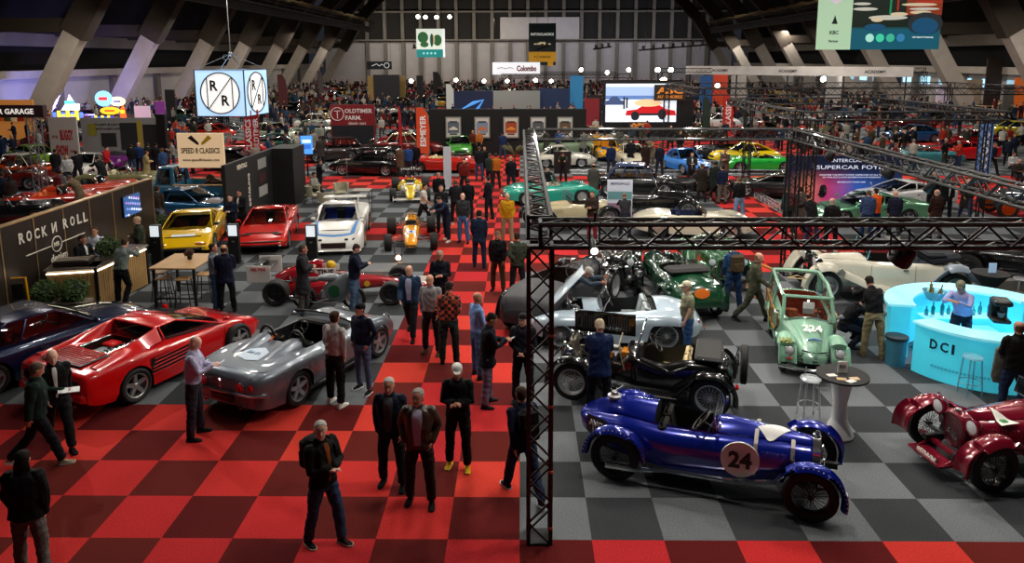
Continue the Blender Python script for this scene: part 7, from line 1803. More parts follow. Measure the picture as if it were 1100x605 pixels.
t = thing('billboard', 'cream lit sign with crossed flags and a figure 8 above the blue pickup', 'billboard', ((a[0] + b[0]) / 2, a[1], 0)); cz, w, h = (a[2] + b[2]) / 2, b[0] - a[0], a[2] - b[2]
MB().box((0, 0, cz), (w, .12, h)).build('panel', glow('#d8b890', .55), t, smooth=False)
for s in (-1, 1): MB().box((s * w * .4, .05, cz / 2 - h / 4), (.06, .06, cz - h / 2)).build('post', BLK, t, smooth=False)
lettering('SPEED 8 CLASSICS', .3, flat('#241a12'), t, (0, -.08, cz + .0), width=w * .84, height=.24); lettering('www.speed8classics.com', .2, flat('#3a2a1c'), t, (0, -.08, cz - h * .28), width=w * .8)
for s in (-1, 1): q = MB(); q.prism([(0, 0), (s * .08, .02), (s * .46, .3), (s * .3, .42), (s * .0, .1)], .01); q.build('crossed_flag', flat('#1a1614' if s < 0 else '#caa018'), t, loc=(s * .06, -.07, cz + h * .16))
a, b = AT(-8, 113, G(55, 206)[1]), AT(49, 126, G(55, 206)[1])
g = thing('garage_sign', 'dark maroon fascia reading RR GARAGE on silver lattice posts', 'sign', (0, a[1], 0)); MB().box(((a[0] + b[0]) / 2, 0, (a[2] + b[2]) / 2), (b[0] - a[0], .3, a[2] - b[2])).build('fascia', flat('#2c1416'), g, smooth=False)
lettering('RR GARAGE', .3, glow('#e0d8d0', .8), g, (b[0] - 1.4, -.17, (a[2] + b[2]) / 2), width=1.9)
X, Y = G(52, 204); truss_mb((X, 0, 0), (X, 0, b[2]), .42, r=.03, up=(1, 0, 0)).build('lattice_post', ALU, g); MB().box((X, 0, .02), (.8, .8, .04)).build('base_plate', ALU, g, smooth=False)
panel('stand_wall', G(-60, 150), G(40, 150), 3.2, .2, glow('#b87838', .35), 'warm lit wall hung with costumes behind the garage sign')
for i, (px, c) in enumerate(((4, '#c85a1c'), (11, '#3a4a28'), (18, '#e0c8a0'), (25, '#a02c1c'), (32, '#e09038'))):
 o = MB(); o.loft([oval(V3((0, 0, z)), V3((1, 0, 0)), V3((0, 1, 0)), w_, .1, 10) for z, w_ in ((0, .28), (.5, .24), (.9, .3), (1.1, .12))]); o = o.build('hanging_costume', cloth(c)); X, Y = G(px, 152); o.location = (X, Y, 1.6); tag(o, ['orange', 'dark green', 'cream', 'red', 'amber'][i] + ' costume hung on the warm lit wall', 'costume', None)
for i, (px, py, w_, h_, c, lb) in enumerate(((75, 110, 2.4, 2.0, '#d8e8f0', 'white and cyan neon sign shaped like a spire'), (73, 124, 4.0, 1.3, '#5070e0', 'row of blue and yellow neon letters'), (111, 106, 2.2, 2.0, '#7fb8e8', 'round blue and red neon sign'), (126, 109, 2.0, 1.2, '#e8e0a0', 'oval cream neon sign'), (118, 119, 2.6, 1.0, '#e8a020', 'orange neon sign'), (132, 120, 1.0, 1.8, '#e85020', 'red and yellow neon figure sign'), (110, 127, 3.0, .8, '#3848d0', 'low row of blue neon letters'))):
 t = thing('neon_sign', lb + ' above the grey billboard', 'neon sign', AT(px, py, 48 + .5 * i)); t.scale = (.62, .62, .62); m = MB()
 if i in (1, 6):
  for k in range(7): m.rbox((-w_ / 2 + w_ * (k + .5) / 7, 0, 0), (w_ / 9, .1, h_ * (.6 + .3 * (k % 2))), .04, k % 2)
 elif i == 0: m.prism([(-1.2, -1), (-.6, -.2), (-.3, .2), (0, 1), (.4, .3), (.5, -.1), (1.2, -.2), (1.1, -1)], .1)
 elif i == 5: m.prism([(-.4, -.9), (.4, -.9), (.3, .2), (.1, .9), (-.3, .3)], .1)
 else: m.add(MB().lathe([(h_ / 2, 0), (h_ / 2, .1), (.001, .12)], 20, ax='y').v, MB().lathe([(h_ / 2, 0), (h_ / 2, .1), (.001, .12)], 20, ax='y').f); m.v = [(x * w_ / h_, y, z) for x, y, z in m.v]
 m.build('lit_face', [glow(c, 2.2), glow('#e8d040', 2.0)], t)
 e = MB(); e.rbox((0, -.1, 0), (w_ * .5, .04, h_ * .2), .02); e.build('inner_mark', glow(['#58d0e0', '#e8d040', '#d83030', '#58508a', '#d02818', '#f0d030', '#a0b0ff'][i], 2), t)
for px, py, w_, h_, c, lb in ((153, 121, 1.3, 1.1, '#c8a8c0', 'small lit photo board left of a purple poster'), (172, 116, .8, 1.1, '#6a2c70', 'purple poster before the third arch')):
 Yp = 52; a = AT(px, py, Yp); t = thing('lit_board', lb, 'sign', (a[0], Yp, 0)); MB().box((0, 0, a[2]), (w_, .1, h_)).build('panel', glow(c, .7), t, smooth=False); MB().box((0, .1, a[2] / 2), (.15, .1, a[2])).build('post', BLK, t, smooth=False)
t, L = board('red stand front reading OLDTIMER FARM with a dark picture below', ((357, 168), (404, 168)), 0, 3.4, flat('#7c1218'))
MB().box((0, -.07, 1.3), (L * .94, .03, 1.5)).build('dark_picture', flat('#15161a'), t, smooth=False); MB().box((-.5, -.1, .95), (1.4, .02, .35)).build('red_van_print', flat('#a0281c'), t, smooth=False)
lettering('OLDTIMER', .5, flat('#e8dcd8'), t, (L * .14, -.07, 3.0), width=L * .62); lettering('FARM.', .5, flat('#e8dcd8'), t, (L * .02, -.07, 2.55), width=L * .36); lettering('classic cars', .2, flat('#d8c8c4'), t, (L * .1, -.07, 2.2), width=L * .4)
q = MB(); q.tube([(-L * .34 + .42 * cos(a), -.07, 2.8 + .42 * sin(a)) for a in np.linspace(0, 2*pi, 21)], .03, 4); q.rod((-L * .34, -.07, 2.5), (-L * .34, -.07, 3.0), .03, 4); q.rod((-L * .34 - .2, -.07, 3.0), (-L * .34 + .2, -.07, 3.0), .03, 4); q.build('round_emblem', flat('#e8dcd8'), t)
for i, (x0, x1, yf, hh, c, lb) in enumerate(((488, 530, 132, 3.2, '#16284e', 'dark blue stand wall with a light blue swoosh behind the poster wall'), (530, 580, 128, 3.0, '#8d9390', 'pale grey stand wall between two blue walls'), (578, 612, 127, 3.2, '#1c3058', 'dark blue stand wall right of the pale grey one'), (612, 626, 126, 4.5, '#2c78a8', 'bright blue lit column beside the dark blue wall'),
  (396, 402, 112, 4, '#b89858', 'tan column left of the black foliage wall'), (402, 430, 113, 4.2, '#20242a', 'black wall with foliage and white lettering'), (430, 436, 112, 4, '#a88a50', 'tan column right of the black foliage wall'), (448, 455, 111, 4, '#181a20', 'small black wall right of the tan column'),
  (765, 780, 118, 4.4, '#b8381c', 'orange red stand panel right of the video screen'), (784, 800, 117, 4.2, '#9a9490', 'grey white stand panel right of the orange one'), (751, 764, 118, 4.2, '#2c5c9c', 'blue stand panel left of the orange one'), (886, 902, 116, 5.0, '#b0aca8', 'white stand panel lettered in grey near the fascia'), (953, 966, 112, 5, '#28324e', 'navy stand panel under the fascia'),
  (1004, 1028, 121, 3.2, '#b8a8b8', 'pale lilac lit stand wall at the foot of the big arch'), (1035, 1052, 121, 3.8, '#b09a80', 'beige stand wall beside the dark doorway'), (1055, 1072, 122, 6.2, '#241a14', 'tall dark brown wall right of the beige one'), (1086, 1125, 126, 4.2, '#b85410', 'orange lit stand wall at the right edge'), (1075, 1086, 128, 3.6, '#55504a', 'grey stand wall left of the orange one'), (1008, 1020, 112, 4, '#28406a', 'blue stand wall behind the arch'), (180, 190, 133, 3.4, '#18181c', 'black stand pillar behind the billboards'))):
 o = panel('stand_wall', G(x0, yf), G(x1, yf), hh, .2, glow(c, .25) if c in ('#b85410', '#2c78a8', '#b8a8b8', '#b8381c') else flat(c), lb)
 if i == 0: q = MB(); q.tube([(-1.5, -.12, 1.2), (0, -.12, 2.0), (1.0, -.12, 2.3), (.4, -.12, 1.4), (-.4, -.12, .8)], [.02, .2, .1, .16, .02], 6); q.build('light_swoosh', glow('#4c90d8', .8), o)
CYA = mat('lit_acrylic', '#46cfe8', .3, emit=.42, var=.25, scale=1.1); CYT = mat('lit_acrylic_top', '#8fe0ee', .3, emit=.5, var=.12, scale=2)
cX, cY = G(1046, 388); R1 = 1.62
def arcwall(t, r0, r1, a0, a1, z0, z1, mi_name, m, n=22, lip=0., cx=0, cy=0):
 A = np.linspace(radians(a0), radians(a1), n); rows = []
 for a in A: rows.append([(cx + r0 * cos(a), cy + r0 * sin(a), z0), (cx + r1 * cos(a), cy + r1 * sin(a), z0), (cx + (r1 + lip) * cos(a), cy + (r1 + lip) * sin(a), z1), (cx + r0 * cos(a), cy + r0 * sin(a), z1)])
 return MB().loft(rows).build(mi_name, m, t, ang=30)
db = thing('glowing_bar', 'round cyan glowing bar counter lettered DCI', 'bar counter', (cX, cY, 0))
arcwall(db, R1 - .4, R1, 196, 330, 0, 1.02, 'curved_front', CYA, lip=-.02); arcwall(db, R1 - .46, R1 + .06, 196, 330, 1.02, 1.07, 'worktop', CYT)
arcwall(db, R1 - .3, R1 + .1, 20, 172, 0, 1.12, 'back_counter', CYA); arcwall(db, R1 - .4, R1 + .16, 20, 172, 1.12, 1.17, 'back_worktop', CYT)
sh = MB(); sh.rbox((.0, .7, .75), (1.6, .35, .03), .01); sh.rbox((0, .7, .45), (1.6, .35, .03), .01); sh.build('inner_shelves', CYT, db)
for ch, a in (('D', 212), ('C', 219), ('I', 224.5)):
 lettering(ch, .22, flat('#0a2a3a'), db, ((R1 + .012) * cos(radians(a)), (R1 + .012) * sin(radians(a)), .72), rot=(pi/2, 0, radians(a + 90)), height=.2, width=.15 if ch != 'I' else .05, bold=.03)
q = MB()
for k in range(16):
 a = radians(212 + k * 2.3); q.tube([((R1 + .01) * cos(a + .012 * cos(t)), (R1 + .01) * sin(a + .012 * cos(t)), .28 + .02 * sin(t)) for t in np.linspace(0, 2*pi, 7)], .006, 4)
q.build('leaf_border', flat('#2a7a90'), db)
ld = bpy.data.lights.new('bar_lamp', 'POINT'); ld.energy = 60; ld.color = (.15, .6, 1); ld.shadow_soft_size = .3; lo_ = bpy.data.objects.new('bar_lamp', ld); COL.objects.link(lo_); lo_.location = (cX, cY - .0, .5)
def bottle(label, x, y, z, h, m, group, neck=.35, r=.04, lean=0.):
 t = MB().lathe([(r * .9, 0), (r, .01), (r, h * .55), (r * .35, h * .72), (r * .3, h), (.001, h)], 12).build('bottle', m, loc=(x, y, z)); t.rotation_euler = (lean, lean * .5, 0); return tag(t, label, 'bottle', group)
ib = thing('ice_bucket', 'clear ice bucket holding champagne bottles on the back counter of the glowing bar', 'bucket', (*G(1003, 352, 1.17)[:2], 1.17)); bx0 = G(1003, 322, 1.17); ib.location = (bx0[0], bx0[1], 1.175)
MB().lathe([(.14, 0), (.24, .2), (.23, .2), (.13, .015), (.001, .015)], 20).build('bowl', glass_mat('acrylic', '#9fdcec', .3), ib)
for k in range(5):
 a = k * 1.26; bottle('gold-necked champagne bottle leaning in the clear ice bucket', bx0[0] + .1 * cos(a), bx0[1] + .1 * sin(a), 1.19, .34, mat('champagne_glass', '#8a7a3c', .2, .4, coat=1), 'champagne bottles in the ice bucket', lean=.18 * (-1) ** k)
for k in range(9):
 bottle('small glass bottle on the inner shelf of the glowing bar', cX - .7 + k * .17, cY + .68 + .05 * (k % 2), .775, .2 + .08 * (k % 3), mat('teal_bottle', '#1c7a84', .15, coat=1), 'bottles on the inner shelf')
cm = thing('coffee_machine', 'black coffee machine standing on the right part of the glowing bar', 'coffee machine', (*G(1073, 345, 1.17)[:2], 1.175), -.3)
q = MB(); q.rbox((0, 0, .04), (.32, .4, .08), .02); q.rbox((0, .12, .22), (.3, .16, .4), .03); q.rbox((0, -.02, .4), (.32, .36, .12), .03); q.lathe([(.03, .25), (.03, .34)], 10, (0, -.1, 0)); q.build('body', BLK, cm); MB().lathe([(.05, .09), (.07, .2), (.001, .2)], 12).build('jug', GRYM, cm, loc=(0, -.08, 0))
def table_round(label, px, py, topm, basem, h=1.1, r=.36, kind='tulip'):
 X, Y = G(px, py, h); t = thing('cocktail_table', label, 'table', (X, Y, 0)); MB().lathe([(.001, h - .03), (r, h - .03), (r, h), (.001, h)], 32).build('tabletop', topm, t)
 P = [(.24, 0), (.25, .03), (.13, .3), (.11, .6), (.16, .9), (.24, h - .03)] if kind == 'tulip' else [(.34, 0), (.33, .02), (.14, .5), (.16, .75), (r * .98, h - .02)]
 MB().lathe([(.001, 0)] + P, 24).build('base', basem, t); return X, Y, h
X, Y, h = table_round('cocktail table with black top and white tulip base beside the green estate', 905, 402, mat('black_table_cloth', '#121212', .8), WHT, r=.42)
s_ = MB(); s_.box((0, 0, .1), (.16, .012, .2)); s_ = s_.build('table_card', flat('#e4e4e0'), smooth=False, loc=(X + .02, Y + .06, h)); tag(s_, 'white upright card reading DCI on the cocktail table', 'card'); lettering('DCI', .06, flat('#20282c'), s_, (0, -.01, .12), width=.1)
for k, (dx, dy, a) in enumerate(((-.2, -.05, .2), (-.1, -.2, -.2), (.12, -.18, .1), (.02, -.28, .5))): o = MB().box((0, 0, .004), (.15, .1, .008)).build('leaflet', flat(['#d8d4cc', '#b89a70', '#c8a880', '#dcdcd8'][k]), smooth=False, loc=(X + dx, Y + dy, h)); o.rotation_euler = (0, 0, a); tag(o, 'small printed leaflet lying on the black cocktail table top', 'leaflet', 'leaflets on the cocktail table')
X, Y, h = table_round('round table in a black stretch cover at the front of the black vintage car', 1064, 293, mat('black_table_cloth', '#121212', .8), mat('black_table_cloth', '#121212', .8), r=.42, kind='cloth')
o = MB().box((0, 0, .12), (.18, .02, .24)).build('table_card', glow('#a8c8e8', .3), smooth=False, loc=(X + .04, Y, h)); tag(o, 'pale blue upright card on the black covered round table', 'card')
ACR = glass_mat('acrylic', '#9fdcec', .3)  # clear acrylic tinted cyan to carry the glowing bar's light
def clear_stool(label, px, py, m=ACR):
 X, Y = G(px, py); t = thing('clear_stool', label, 'bar stool', (X, Y, 0)); MB().lathe([(.001, .74), (.17, .74), (.18, .76), (.17, .775), (.001, .78)], 20).build('seat', m, t)
 for a in range(4): MB().rod((.15 * cos(a * pi/2 + .8), .15 * sin(a * pi/2 + .8), .74), (.21 * cos(a * pi/2 + .8), .21 * sin(a * pi/2 + .8), 0), .016).build('leg', m, t)
 MB().tube([(.19 * cos(a), .19 * sin(a), .26) for a in np.linspace(0, 2*pi, 21)], .012, 5).build('footrest', m, t)
clear_stool('clear acrylic bar stool left of the tulip cocktail table', 868, 450, glass_mat('clear_acrylic', '#c8ccd0', .22)); clear_stool('clear acrylic bar stool lit blue in front of the glowing bar', 1041, 424); clear_stool('clear acrylic bar stool at the far right edge behind the bar', 1093, 330, glass_mat('clear_acrylic', '#c8ccd0', .22))
X, Y = G(961, 391); tb_ = thing('waste_bin', 'cyan lit drum waste bin with a dark lid beside the glowing bar', 'bin', (X, Y, 0)); MB().lathe([(.001, 0), (.19, 0), (.21, .56), (.001, .56)], 20).build('drum', mat('bin_plastic', '#3d7f98', .4), tb_); MB().lathe([(.001, .56), (.225, .56), (.225, .62), (.17, .64), (.001, .64)], 20).build('lid', flat('#1c2c34'), tb_)  # the bar's cyan light is put into the drum colour
X, Y = G(1092, 338); sf = thing('sofa', 'low grey sofa behind the glowing bar at the right edge', 'sofa', (X + .3, Y + .3, 0)); pbox(sf, 'seat', (0, 0, .22), (1.6, .8, .4), cloth('#6a6660'), .06); pbox(sf, 'backrest', (0, .36, .5), (1.6, .16, .5), cloth('#6a6660'), .06)
X, Y = G(665, 243); ib2 = thing('information_board', 'upright white and mauve information board among the black cars', 'information board', (X, Y, 0), -.06); MB().box((0, 0, .95), (.95, .05, 1.7)).build('panel', flat('#c0c8d8'), ib2, smooth=False); MB().box((0, -.03, .5), (.9, .02, .8)).build('printed_picture', flat('#8a6a80'), ib2, smooth=False); MB().box((0, -.03, 1.2), (.9, .02, .3)).build('teal_band', flat('#5a8a90'), ib2, smooth=False); lettering('METROPOLE', .12, flat('#3a4058'), ib2, (0, -.03, 1.65), width=.7)
for s in (-1, 1): MB().box((s * .4, 0, .05), (.05, .4, .1)).build('foot', BLK, ib2, smooth=False)
X, Y = G(604, 186); pb = thing('display_plinth', 'tall black display box in front of the white fastback car', 'plinth', (X, Y, 0)); pbox(pb, 'body', (0, 0, .62), (.95, .4, 1.24), BLK, .01); pbox(pb, 'top_sheet', (.1, 0, 1.25), (.4, .3, .012), flat('#c8b8a0'), .004)
def palm(label, px, py, h):
 X, Y = G(px, py); t = thing('potted_palm', label, 'plant', (X, Y, 0)); MB().lathe([(.2, 0), (.28, .45), (.24, .45), (.001, .4)], 14).build('pot', BLK, t); rnd = random.Random(px); mb = MB()
 MB().rod((0, 0, .4), (0, 0, h * .5), .04).build('trunk', mat('bark', '#3b2a1c', .9), t)
 for k in range(26):
  a = rnd.random() * 2 * pi; r = .5 + .4 * rnd.random(); pts = [V3((r * u * cos(a), r * u * sin(a), h * .5 + (h * .5) * (1.4 * u - .9 * u * u) * (.6 + .5 * rnd.random() * u))) for u in np.linspace(0, 1, 6)]
  mb.tube(pts, [(.04, .006), (.06, .006), (.07, .006), (.06, .005), (.04, .005), (.008, .004)], 4)
 mb.build('fronds', mat('olive_leaf', '#6a6c48', .8, var=.5, scale=6), t); return t
palm('olive green potted palm beside the aisle at the truss corner', 553, 190, 2.3); palm('pale green potted palm above the foyer wall', 880, 166, 2.6)
for i, (px, py, Yl, e, sz) in enumerate(((624, 75, 84, 30, .28), (706, 75, 72, 30, .3), (720, 75, 72, 30, .3), (712, 87, 60, 26, .4), (883, 85, 62, 26, .3), (442, 87, 120, 26, .4), (490, 86, 110, 24, .35), (520, 87, 112, 22, .35), (575, 86, 112, 22, .35), (545, 87, 112, 18, .35), (592, 87, 112, 18, .35), (675, 75, 84, 16, .3), (652, 78, 84, 14, .3), (770, 92, 72, 16, .3), (398, 97, 110, 16, .3), (636, 263, .1, 6, .05))):
 a = AT(px, py, Yl); lamp_fixture(a[0], a[1] - .3, a[2], e, 'bright %s lamp, %s in the row over the far stands' % ('spot' if i % 2 else 'flood', ORD[i % 10] if i < 10 else 'one') if i < 10 else 'small bright lamp hung %s' % ['above the far middle stand', 'left of the video screen', 'right of the video screen', 'over the black foliage wall', 'right of the interclassics banner', 'under the front truss beam'][i - 10], tilt=.3 - pi * .5, size=sz)
for i, (px, py) in enumerate(((449, 18), (457, 18.5), (469, 18.5), (483, 18))):
 a = AT(px, py, 90); lamp_fixture(a[0], a[1], a[2], 12, 'small lamp above the portrait banner, %s from the left' % ORD[i], tilt=-1.3, size=.3)
for i, (px, py, Yl, sz) in enumerate(((965, 280, .1, .15), (952, 188, 12, .2), (890, 170, 14, .16), (995, 205, 8, .1))):
 a = AT(px, py, Yl); lamp_fixture(a[0], a[1], a[2], 0, ['black stage lamp hanging in front of the cream drophead', 'black stage lamp with barn doors before the foyer wall', 'small black stage lamp left of the foyer lettering', 'small black stage lamp on the right truss beam'][i], tilt=.6, az=.5, size=sz)
for i, (x0, y0, x1, y1, Yl) in enumerate(((443, 52, 455, 49, 100), (575, 54, 590, 49, 90), (637, 53, 657, 50, 90), (686, 54, 760, 48, 88))):
 a, b = AT(x0, y0, Yl), AT(x1, y1, Yl); t = thing('hanging_lamp_bar', 'black hanging bar of small lamps before the back wall, %s from the left' % ORD[i], 'lamp bar', a); L = b[0] - a[0]; m = MB(); m.rod((0, 0, 0), (L, 0, b[2] - a[2]), .12, 6); n = max(3, int(L / 1.2))
 for k in range(n): m.rbox((L * (k + .5) / n, 0, (b[2] - a[2]) * (k + .5) / n + .3), (.35, .3, .5), .08)
 m.rod((L * .1, 0, 0), (L * .1, 0, 20), .03, 4); m.rod((L * .9, 0, 0), (L * .9, 0, 20), .03, 4); m.build('bar', BLK, t)
a = G(428, 281); lamp_fixture(a[0], a[1], .12, 30, 'small bright warm lamp on the floor in front of the yellow formula car', tilt=-1.75, col='#ffb070', size=.09)
sp0 = spot((a[0] - .1, a[1] - .1, .3), (*G(392, 300), 0), 90, 26, r=.02, col=(1, .5, .2))
# ================================================================ MID-ROW CARS
def G_(px, py): return G(px, py)
cars = [
 ('metallic blue coupe with white-walled wheels, nose to the right, behind the yellow car', '#155a86', 'coupe', 206, 236, -8, dict(rim='disc', rcol='#d8d4c8', metal=.3)),
 ('cream open roadster with navy seats beside the black cars', '#d2cbb4', 'roadster', 742, 252, -8, dict(seatc='#1c2848', rim='disc', rcol='#c8c4b8')),
 ('black saloon with a pale blue roof and tan seats', '#08090c', 'saloon', 686, 209, -12, dict(seatc='#a8865a', roofc='#3c4e78', rim='disc')),
 ('two-tone turquoise and white open saloon behind the truss corner', '#1f9a86', 'roadster', 590, 217, 12, dict(seatc='#d8d4c8', rim='disc', rcol='#d0d0cc')),
 ('white fastback coupe behind the tall black display box', '#c9c5b8', 'p356', 604, 179, 4, dict(rim='disc')),
 ('cream rounded coupe facing the camera, left of the bright blue one', '#cfc8b0', 'p356', 678, 178, -86, dict(rim='disc')),
 ('bright blue rounded coupe with white patches facing the camera', '#2f7fd8', 'p356', 735, 184, -72, dict(rim='disc')),
 ('amber yellow rounded car facing the camera, behind the visitors in orange', '#d89a10', 'p356', 651, 170, -88, {}),
 ('pale green coupe behind the white fastback', '#7c9472', 'coupe', 607, 165, 0, {}),
 ('dark blue black coupe left of the yellow sports car', '#10131f', 'p911', 779, 170, 185, {}),
 ('bright yellow sports coupe behind the green one', '#e0c008', 'p911', 800, 176, 186, {}),
 ('bright green open sports car with black cockpit', '#22b038', 'roadster', 815, 184, 181, dict(seatc='#101010')),
 ('metallic pale green low hypercar before the foyer wall', '#6fae88', 'wedge', 930, 238, 182, dict(metal=.5)),
 ('black sports car with blue lit lamps left of the foyer wall', '#08090c', 'wedge', 836, 211, 150, {}),
 ('green coupe facing the camera before the black poster wall', '#3c8a2c', 'coupe', 494, 167, -84, {}),
 ('red open roadster with a cream cockpit, right of two standing men', '#b81c10', 'roadster', 476, 184, -6, dict(seatc='#d8c8a0')),
 ('glossy black low sports car behind the rope stand', '#070709', 'coupe', 396, 187, 174, {}),
 ('maroon classic saloon with a cream folded roof behind the orange flag', '#6e1014', 'saloon', 440, 166, -4, dict(roofc='#c8b488')),
 ('dark brown vintage-style saloon left of the black low sports car', '#2a1c18', 'saloon', 363, 172, 200, {}),
 ('pale grey green saloon farther back left of the red stand front', '#7c8a7c', 'saloon', 342, 148, -8, {}),
 ('white rounded saloon beyond the red stand front', '#c8c8c0', 'saloon', 345, 139, 0, {}),
 ('cream and sage green saloon below the white hanging cube', '#98a48c', 'saloon', 295, 152, -20, {}),
 ('bright red open car beside the tall red banners', '#c01818', 'roadster', 258, 168, 190, {}),
 ('dark teal green coupe behind the red open car', '#1c4a3c', 'coupe', 300, 163, 20, {}),
 ('orange red hatchback behind the cream lit sign', '#b02010', 'coupe', 224, 150, 170, {}),
 ('dark grey coupe in the row behind the cream lit sign', '#30343a', 'coupe', 232, 143, 10, {}),
 ('lime green coupe under the garage sign', '#6c9c1c', 'coupe', 34, 178, 150, {}),
 ('maroon low sports car at the far left edge', '#5e140e', 'roadster', 12, 202, 6, dict(rim='wire')),
 ('purple custom car right of the small white beetle', '#6c1c78', 'p356', 131, 180, -84, {}),
 ('white beetle-shaped car with red and blue dots facing the camera', '#d2d2cc', 'p356', 94, 190, -86, {}),
 ('red open-wheeled low racing car behind the bronze wall', '#c02a10', 'roadster', 62, 228, 20, dict(seatc='#e0703c')),
 ('black low sports car behind the bronze wall at the left edge', '#0a0a0c', 'roadster', 12, 240, 8, {}),
 ('olive cream open car behind the bronze wall near its right end', '#7c7852', 'roadster', 130, 203, 0, dict(seatc='#d0c8a8')),
 ('orange red coupe behind the right end of the bronze wall', '#c03818', 'roadster', 102, 215, 15, {}),
 ('red low sports car on the far right behind the foyer wall', '#c8141c', 'wedge', 1030, 171, 178, {}),
 ('teal open car left of the far right red one', '#3c7c84', 'roadster', 992, 176, 172, {}),
 ('yellow green coupe at the far right edge', '#c8b81c', 'coupe', 1085, 147, 180, {}),
 ('white and red wedge racing car behind the pale green hypercar', '#d8d8d8', 'wedge', 965, 222, 186, {}),
 ('blue coupe on the far right stand', '#1c4c7c', 'coupe', 980, 152, 184, {}),
 ('dark red coupe right of the far blue one', '#8a1014', 'coupe', 1042, 159, 182, {}),
 ('silver coupe under the fascia of the right stand', '#b0b2b4', 'coupe', 850, 134, 182, {}),
 ('white coupe in the row right of the video screen', '#d0d0d0', 'p911', 770, 137, 178, {}),
 ('dark coupe with yellow stripes right of the video screen', '#2a2c14', 'coupe', 747, 150, 172, {}),
]
for lb, col, kind, px, py, hd, kw in cars:
 r, s_ = gcar(lb, col, kind, **kw); put(r, px, py, hd)
 if 'white patches' in lb:
  for q in range(9): a, b = .75 + (q * 29 % 10) / 9, -.5 + (q * 17 % 10) / 9; decal(r, s_, [(a, b), (a + .12, b + .1), (a + .2, b), (a + .08, b - .1)], flat('#d8dce4'), 'white_patch', .006, sub=3)
def vint(label, col, px, py, hd, **k):
 r, s_ = vintage(label, col, **k); put(r, px, py, hd); return r
vint('black vintage tourer nose to the right, nearest the cream roadster', '#08080a', 702, 231, -6, seat='#5a4630')
vint('black vintage roadster with wire wheels behind the information board', '#0a0a0d', 745, 212, -14, seat='#22304a')
vint('black and cream vintage roadster at the truss corner, its bonnet open', '#b9ae8c', 612, 243, 200, seat='#b8a070', fcol='#101010')
vint('black vintage motor car beneath the front truss with a blue side lamp', '#0a0a0c', 660, 300, 262, seat='#3a2a1c', wb=2.2, wings=True)
vint('dark green vintage tourer seen from behind with an orange oval plaque', '#0a3a22', 720, 322, 100, seat='#161412', wb=2.6, R=.38, fcol='#0c3020', st=[(-2.0, .5, .45, .66, .72), (-1.85, .62, .4, .86, .95), (-1.2, .64, .36, 1.0, 1.1), (-.4, .6, .36, .96, 1.02), (.1, .5, .36, .96, 1.04), (.5, .42, .36, .92, 1.0), (1.2, .3, .4, .86, .98), (1.32, .27, .42, .84, .96)], cav=(-.95, .0, .48, .5))
gt = [o for o in bpy.data.objects if o.get('label', '').startswith('dark green vintage tourer')][0]
q = MB().lathe([(.2, 0), (.19, .01), (.001, .012)], 20, ax='x').build('oval_plaque', flat('#d86a10'), gt, loc=(-1.97, 0, .8)); q.scale = (-1, 1, .6); q.rotation_euler = (0, .25, 0)
q = MB(); q.rbox((-1.05, 0, 1.14), (.5, 1.1, .14), .06); q.build('folded_hood', mat('black_hood_cloth', '#0a0a0b', .7), gt)
q = MB().rbox((-1.5, -.45, 1.07), (.3, .2, .012), .004).build('paper_sheet', flat('#dcdcd8'), gt); q.rotation_euler = (0, -.08, 0)
vint('bright green vintage racer with round chrome headlamps beyond the dark green tourer', '#14562c', 768, 298, 268, seat='#161412', lampm=paint('#14562c'), wb=2.7, gcol=paint('#14562c'))
t_ = vint('dark tourer under a matt grey cover with an orange interior', mat('matt_grey_cover', '#24262a', .6, var=.15), 607, 335, 62, seat='#a8682a', wb=3.0, R=.4, ty=.74, fcol='#101113', st=[(-2.3, .5, .4, .66, .72), (-2.1, .7, .36, .92, .98), (-1.4, .76, .34, 1.06, 1.14), (-.6, .74, .34, 1.06, 1.12), (.1, .66, .34, 1.04, 1.12), (.5, .52, .36, 1.0, 1.1), (1.3, .36, .4, .96, 1.06), (1.5, .3, .42, .94, 1.02)], cav=(-1.0, .2, .56, .55))
vint('blue grey vintage racer with orange wheels at the right edge', '#26394a', 1105, 232, 176, rcol='#d0641c', rim='disc', wb=2.4, R=.42, wings=False, seat='#b04c18', lamps=False)
vint('small dark vintage car beyond the black low sports car', '#1c1614', 402, 172, 175, seat='#6a5a40')
def buggy(label, col, px, py, hd, roof='#d8d8d0'):
 root = thing('car', label, 'car'); pm = paint(col)
 st = [(-1.6, .4, .5, .62, .66), (-1.3, .6, .4, .8, .84), (-.6, .66, .26, .7, .74), (.4, .66, .26, .7, .74), (1.0, .62, .3, .78, .8), (1.5, .46, .4, .66, .64), (1.65, .3, .44, .54, .52)]
 S_ = shell_body(root, dict(st=st, wheels=(-1.0, 1.05), R=.36, Ra=.44, r=.14, cav=(-.8, .6, .48, .36), ww=.3), pm, cloth('#161616'))
 greenhouse(root, dict(b=(-1.0, .72), wb=(.56, .6), r=(-.7, .3), wr=(.5, .52), z=(1.3, 1.3), sides=False, bow=(.04, .06)), paint(roof), S_)
 four(root, -1.0, 1.05, .74, .36, .3, 'disc', '#d8d8d4')
 for y in (-.32, .32): seat(root, -.3, y, .3, LEA); lamp_part(root, 'headlight', (1.4, y * 1.5, .72), .1)
 q = MB(); q.tube([(1.7, -.3, .4), (1.8, -.3, .6), (1.8, .3, .6), (1.7, .3, .4)], .025, 6); q.build('nudge_bar', CHR, root); put(root, px, py, hd)
buggy('orange beach buggy with a white roof, left of the lattice post', '#d84c10', 27, 191, -4);
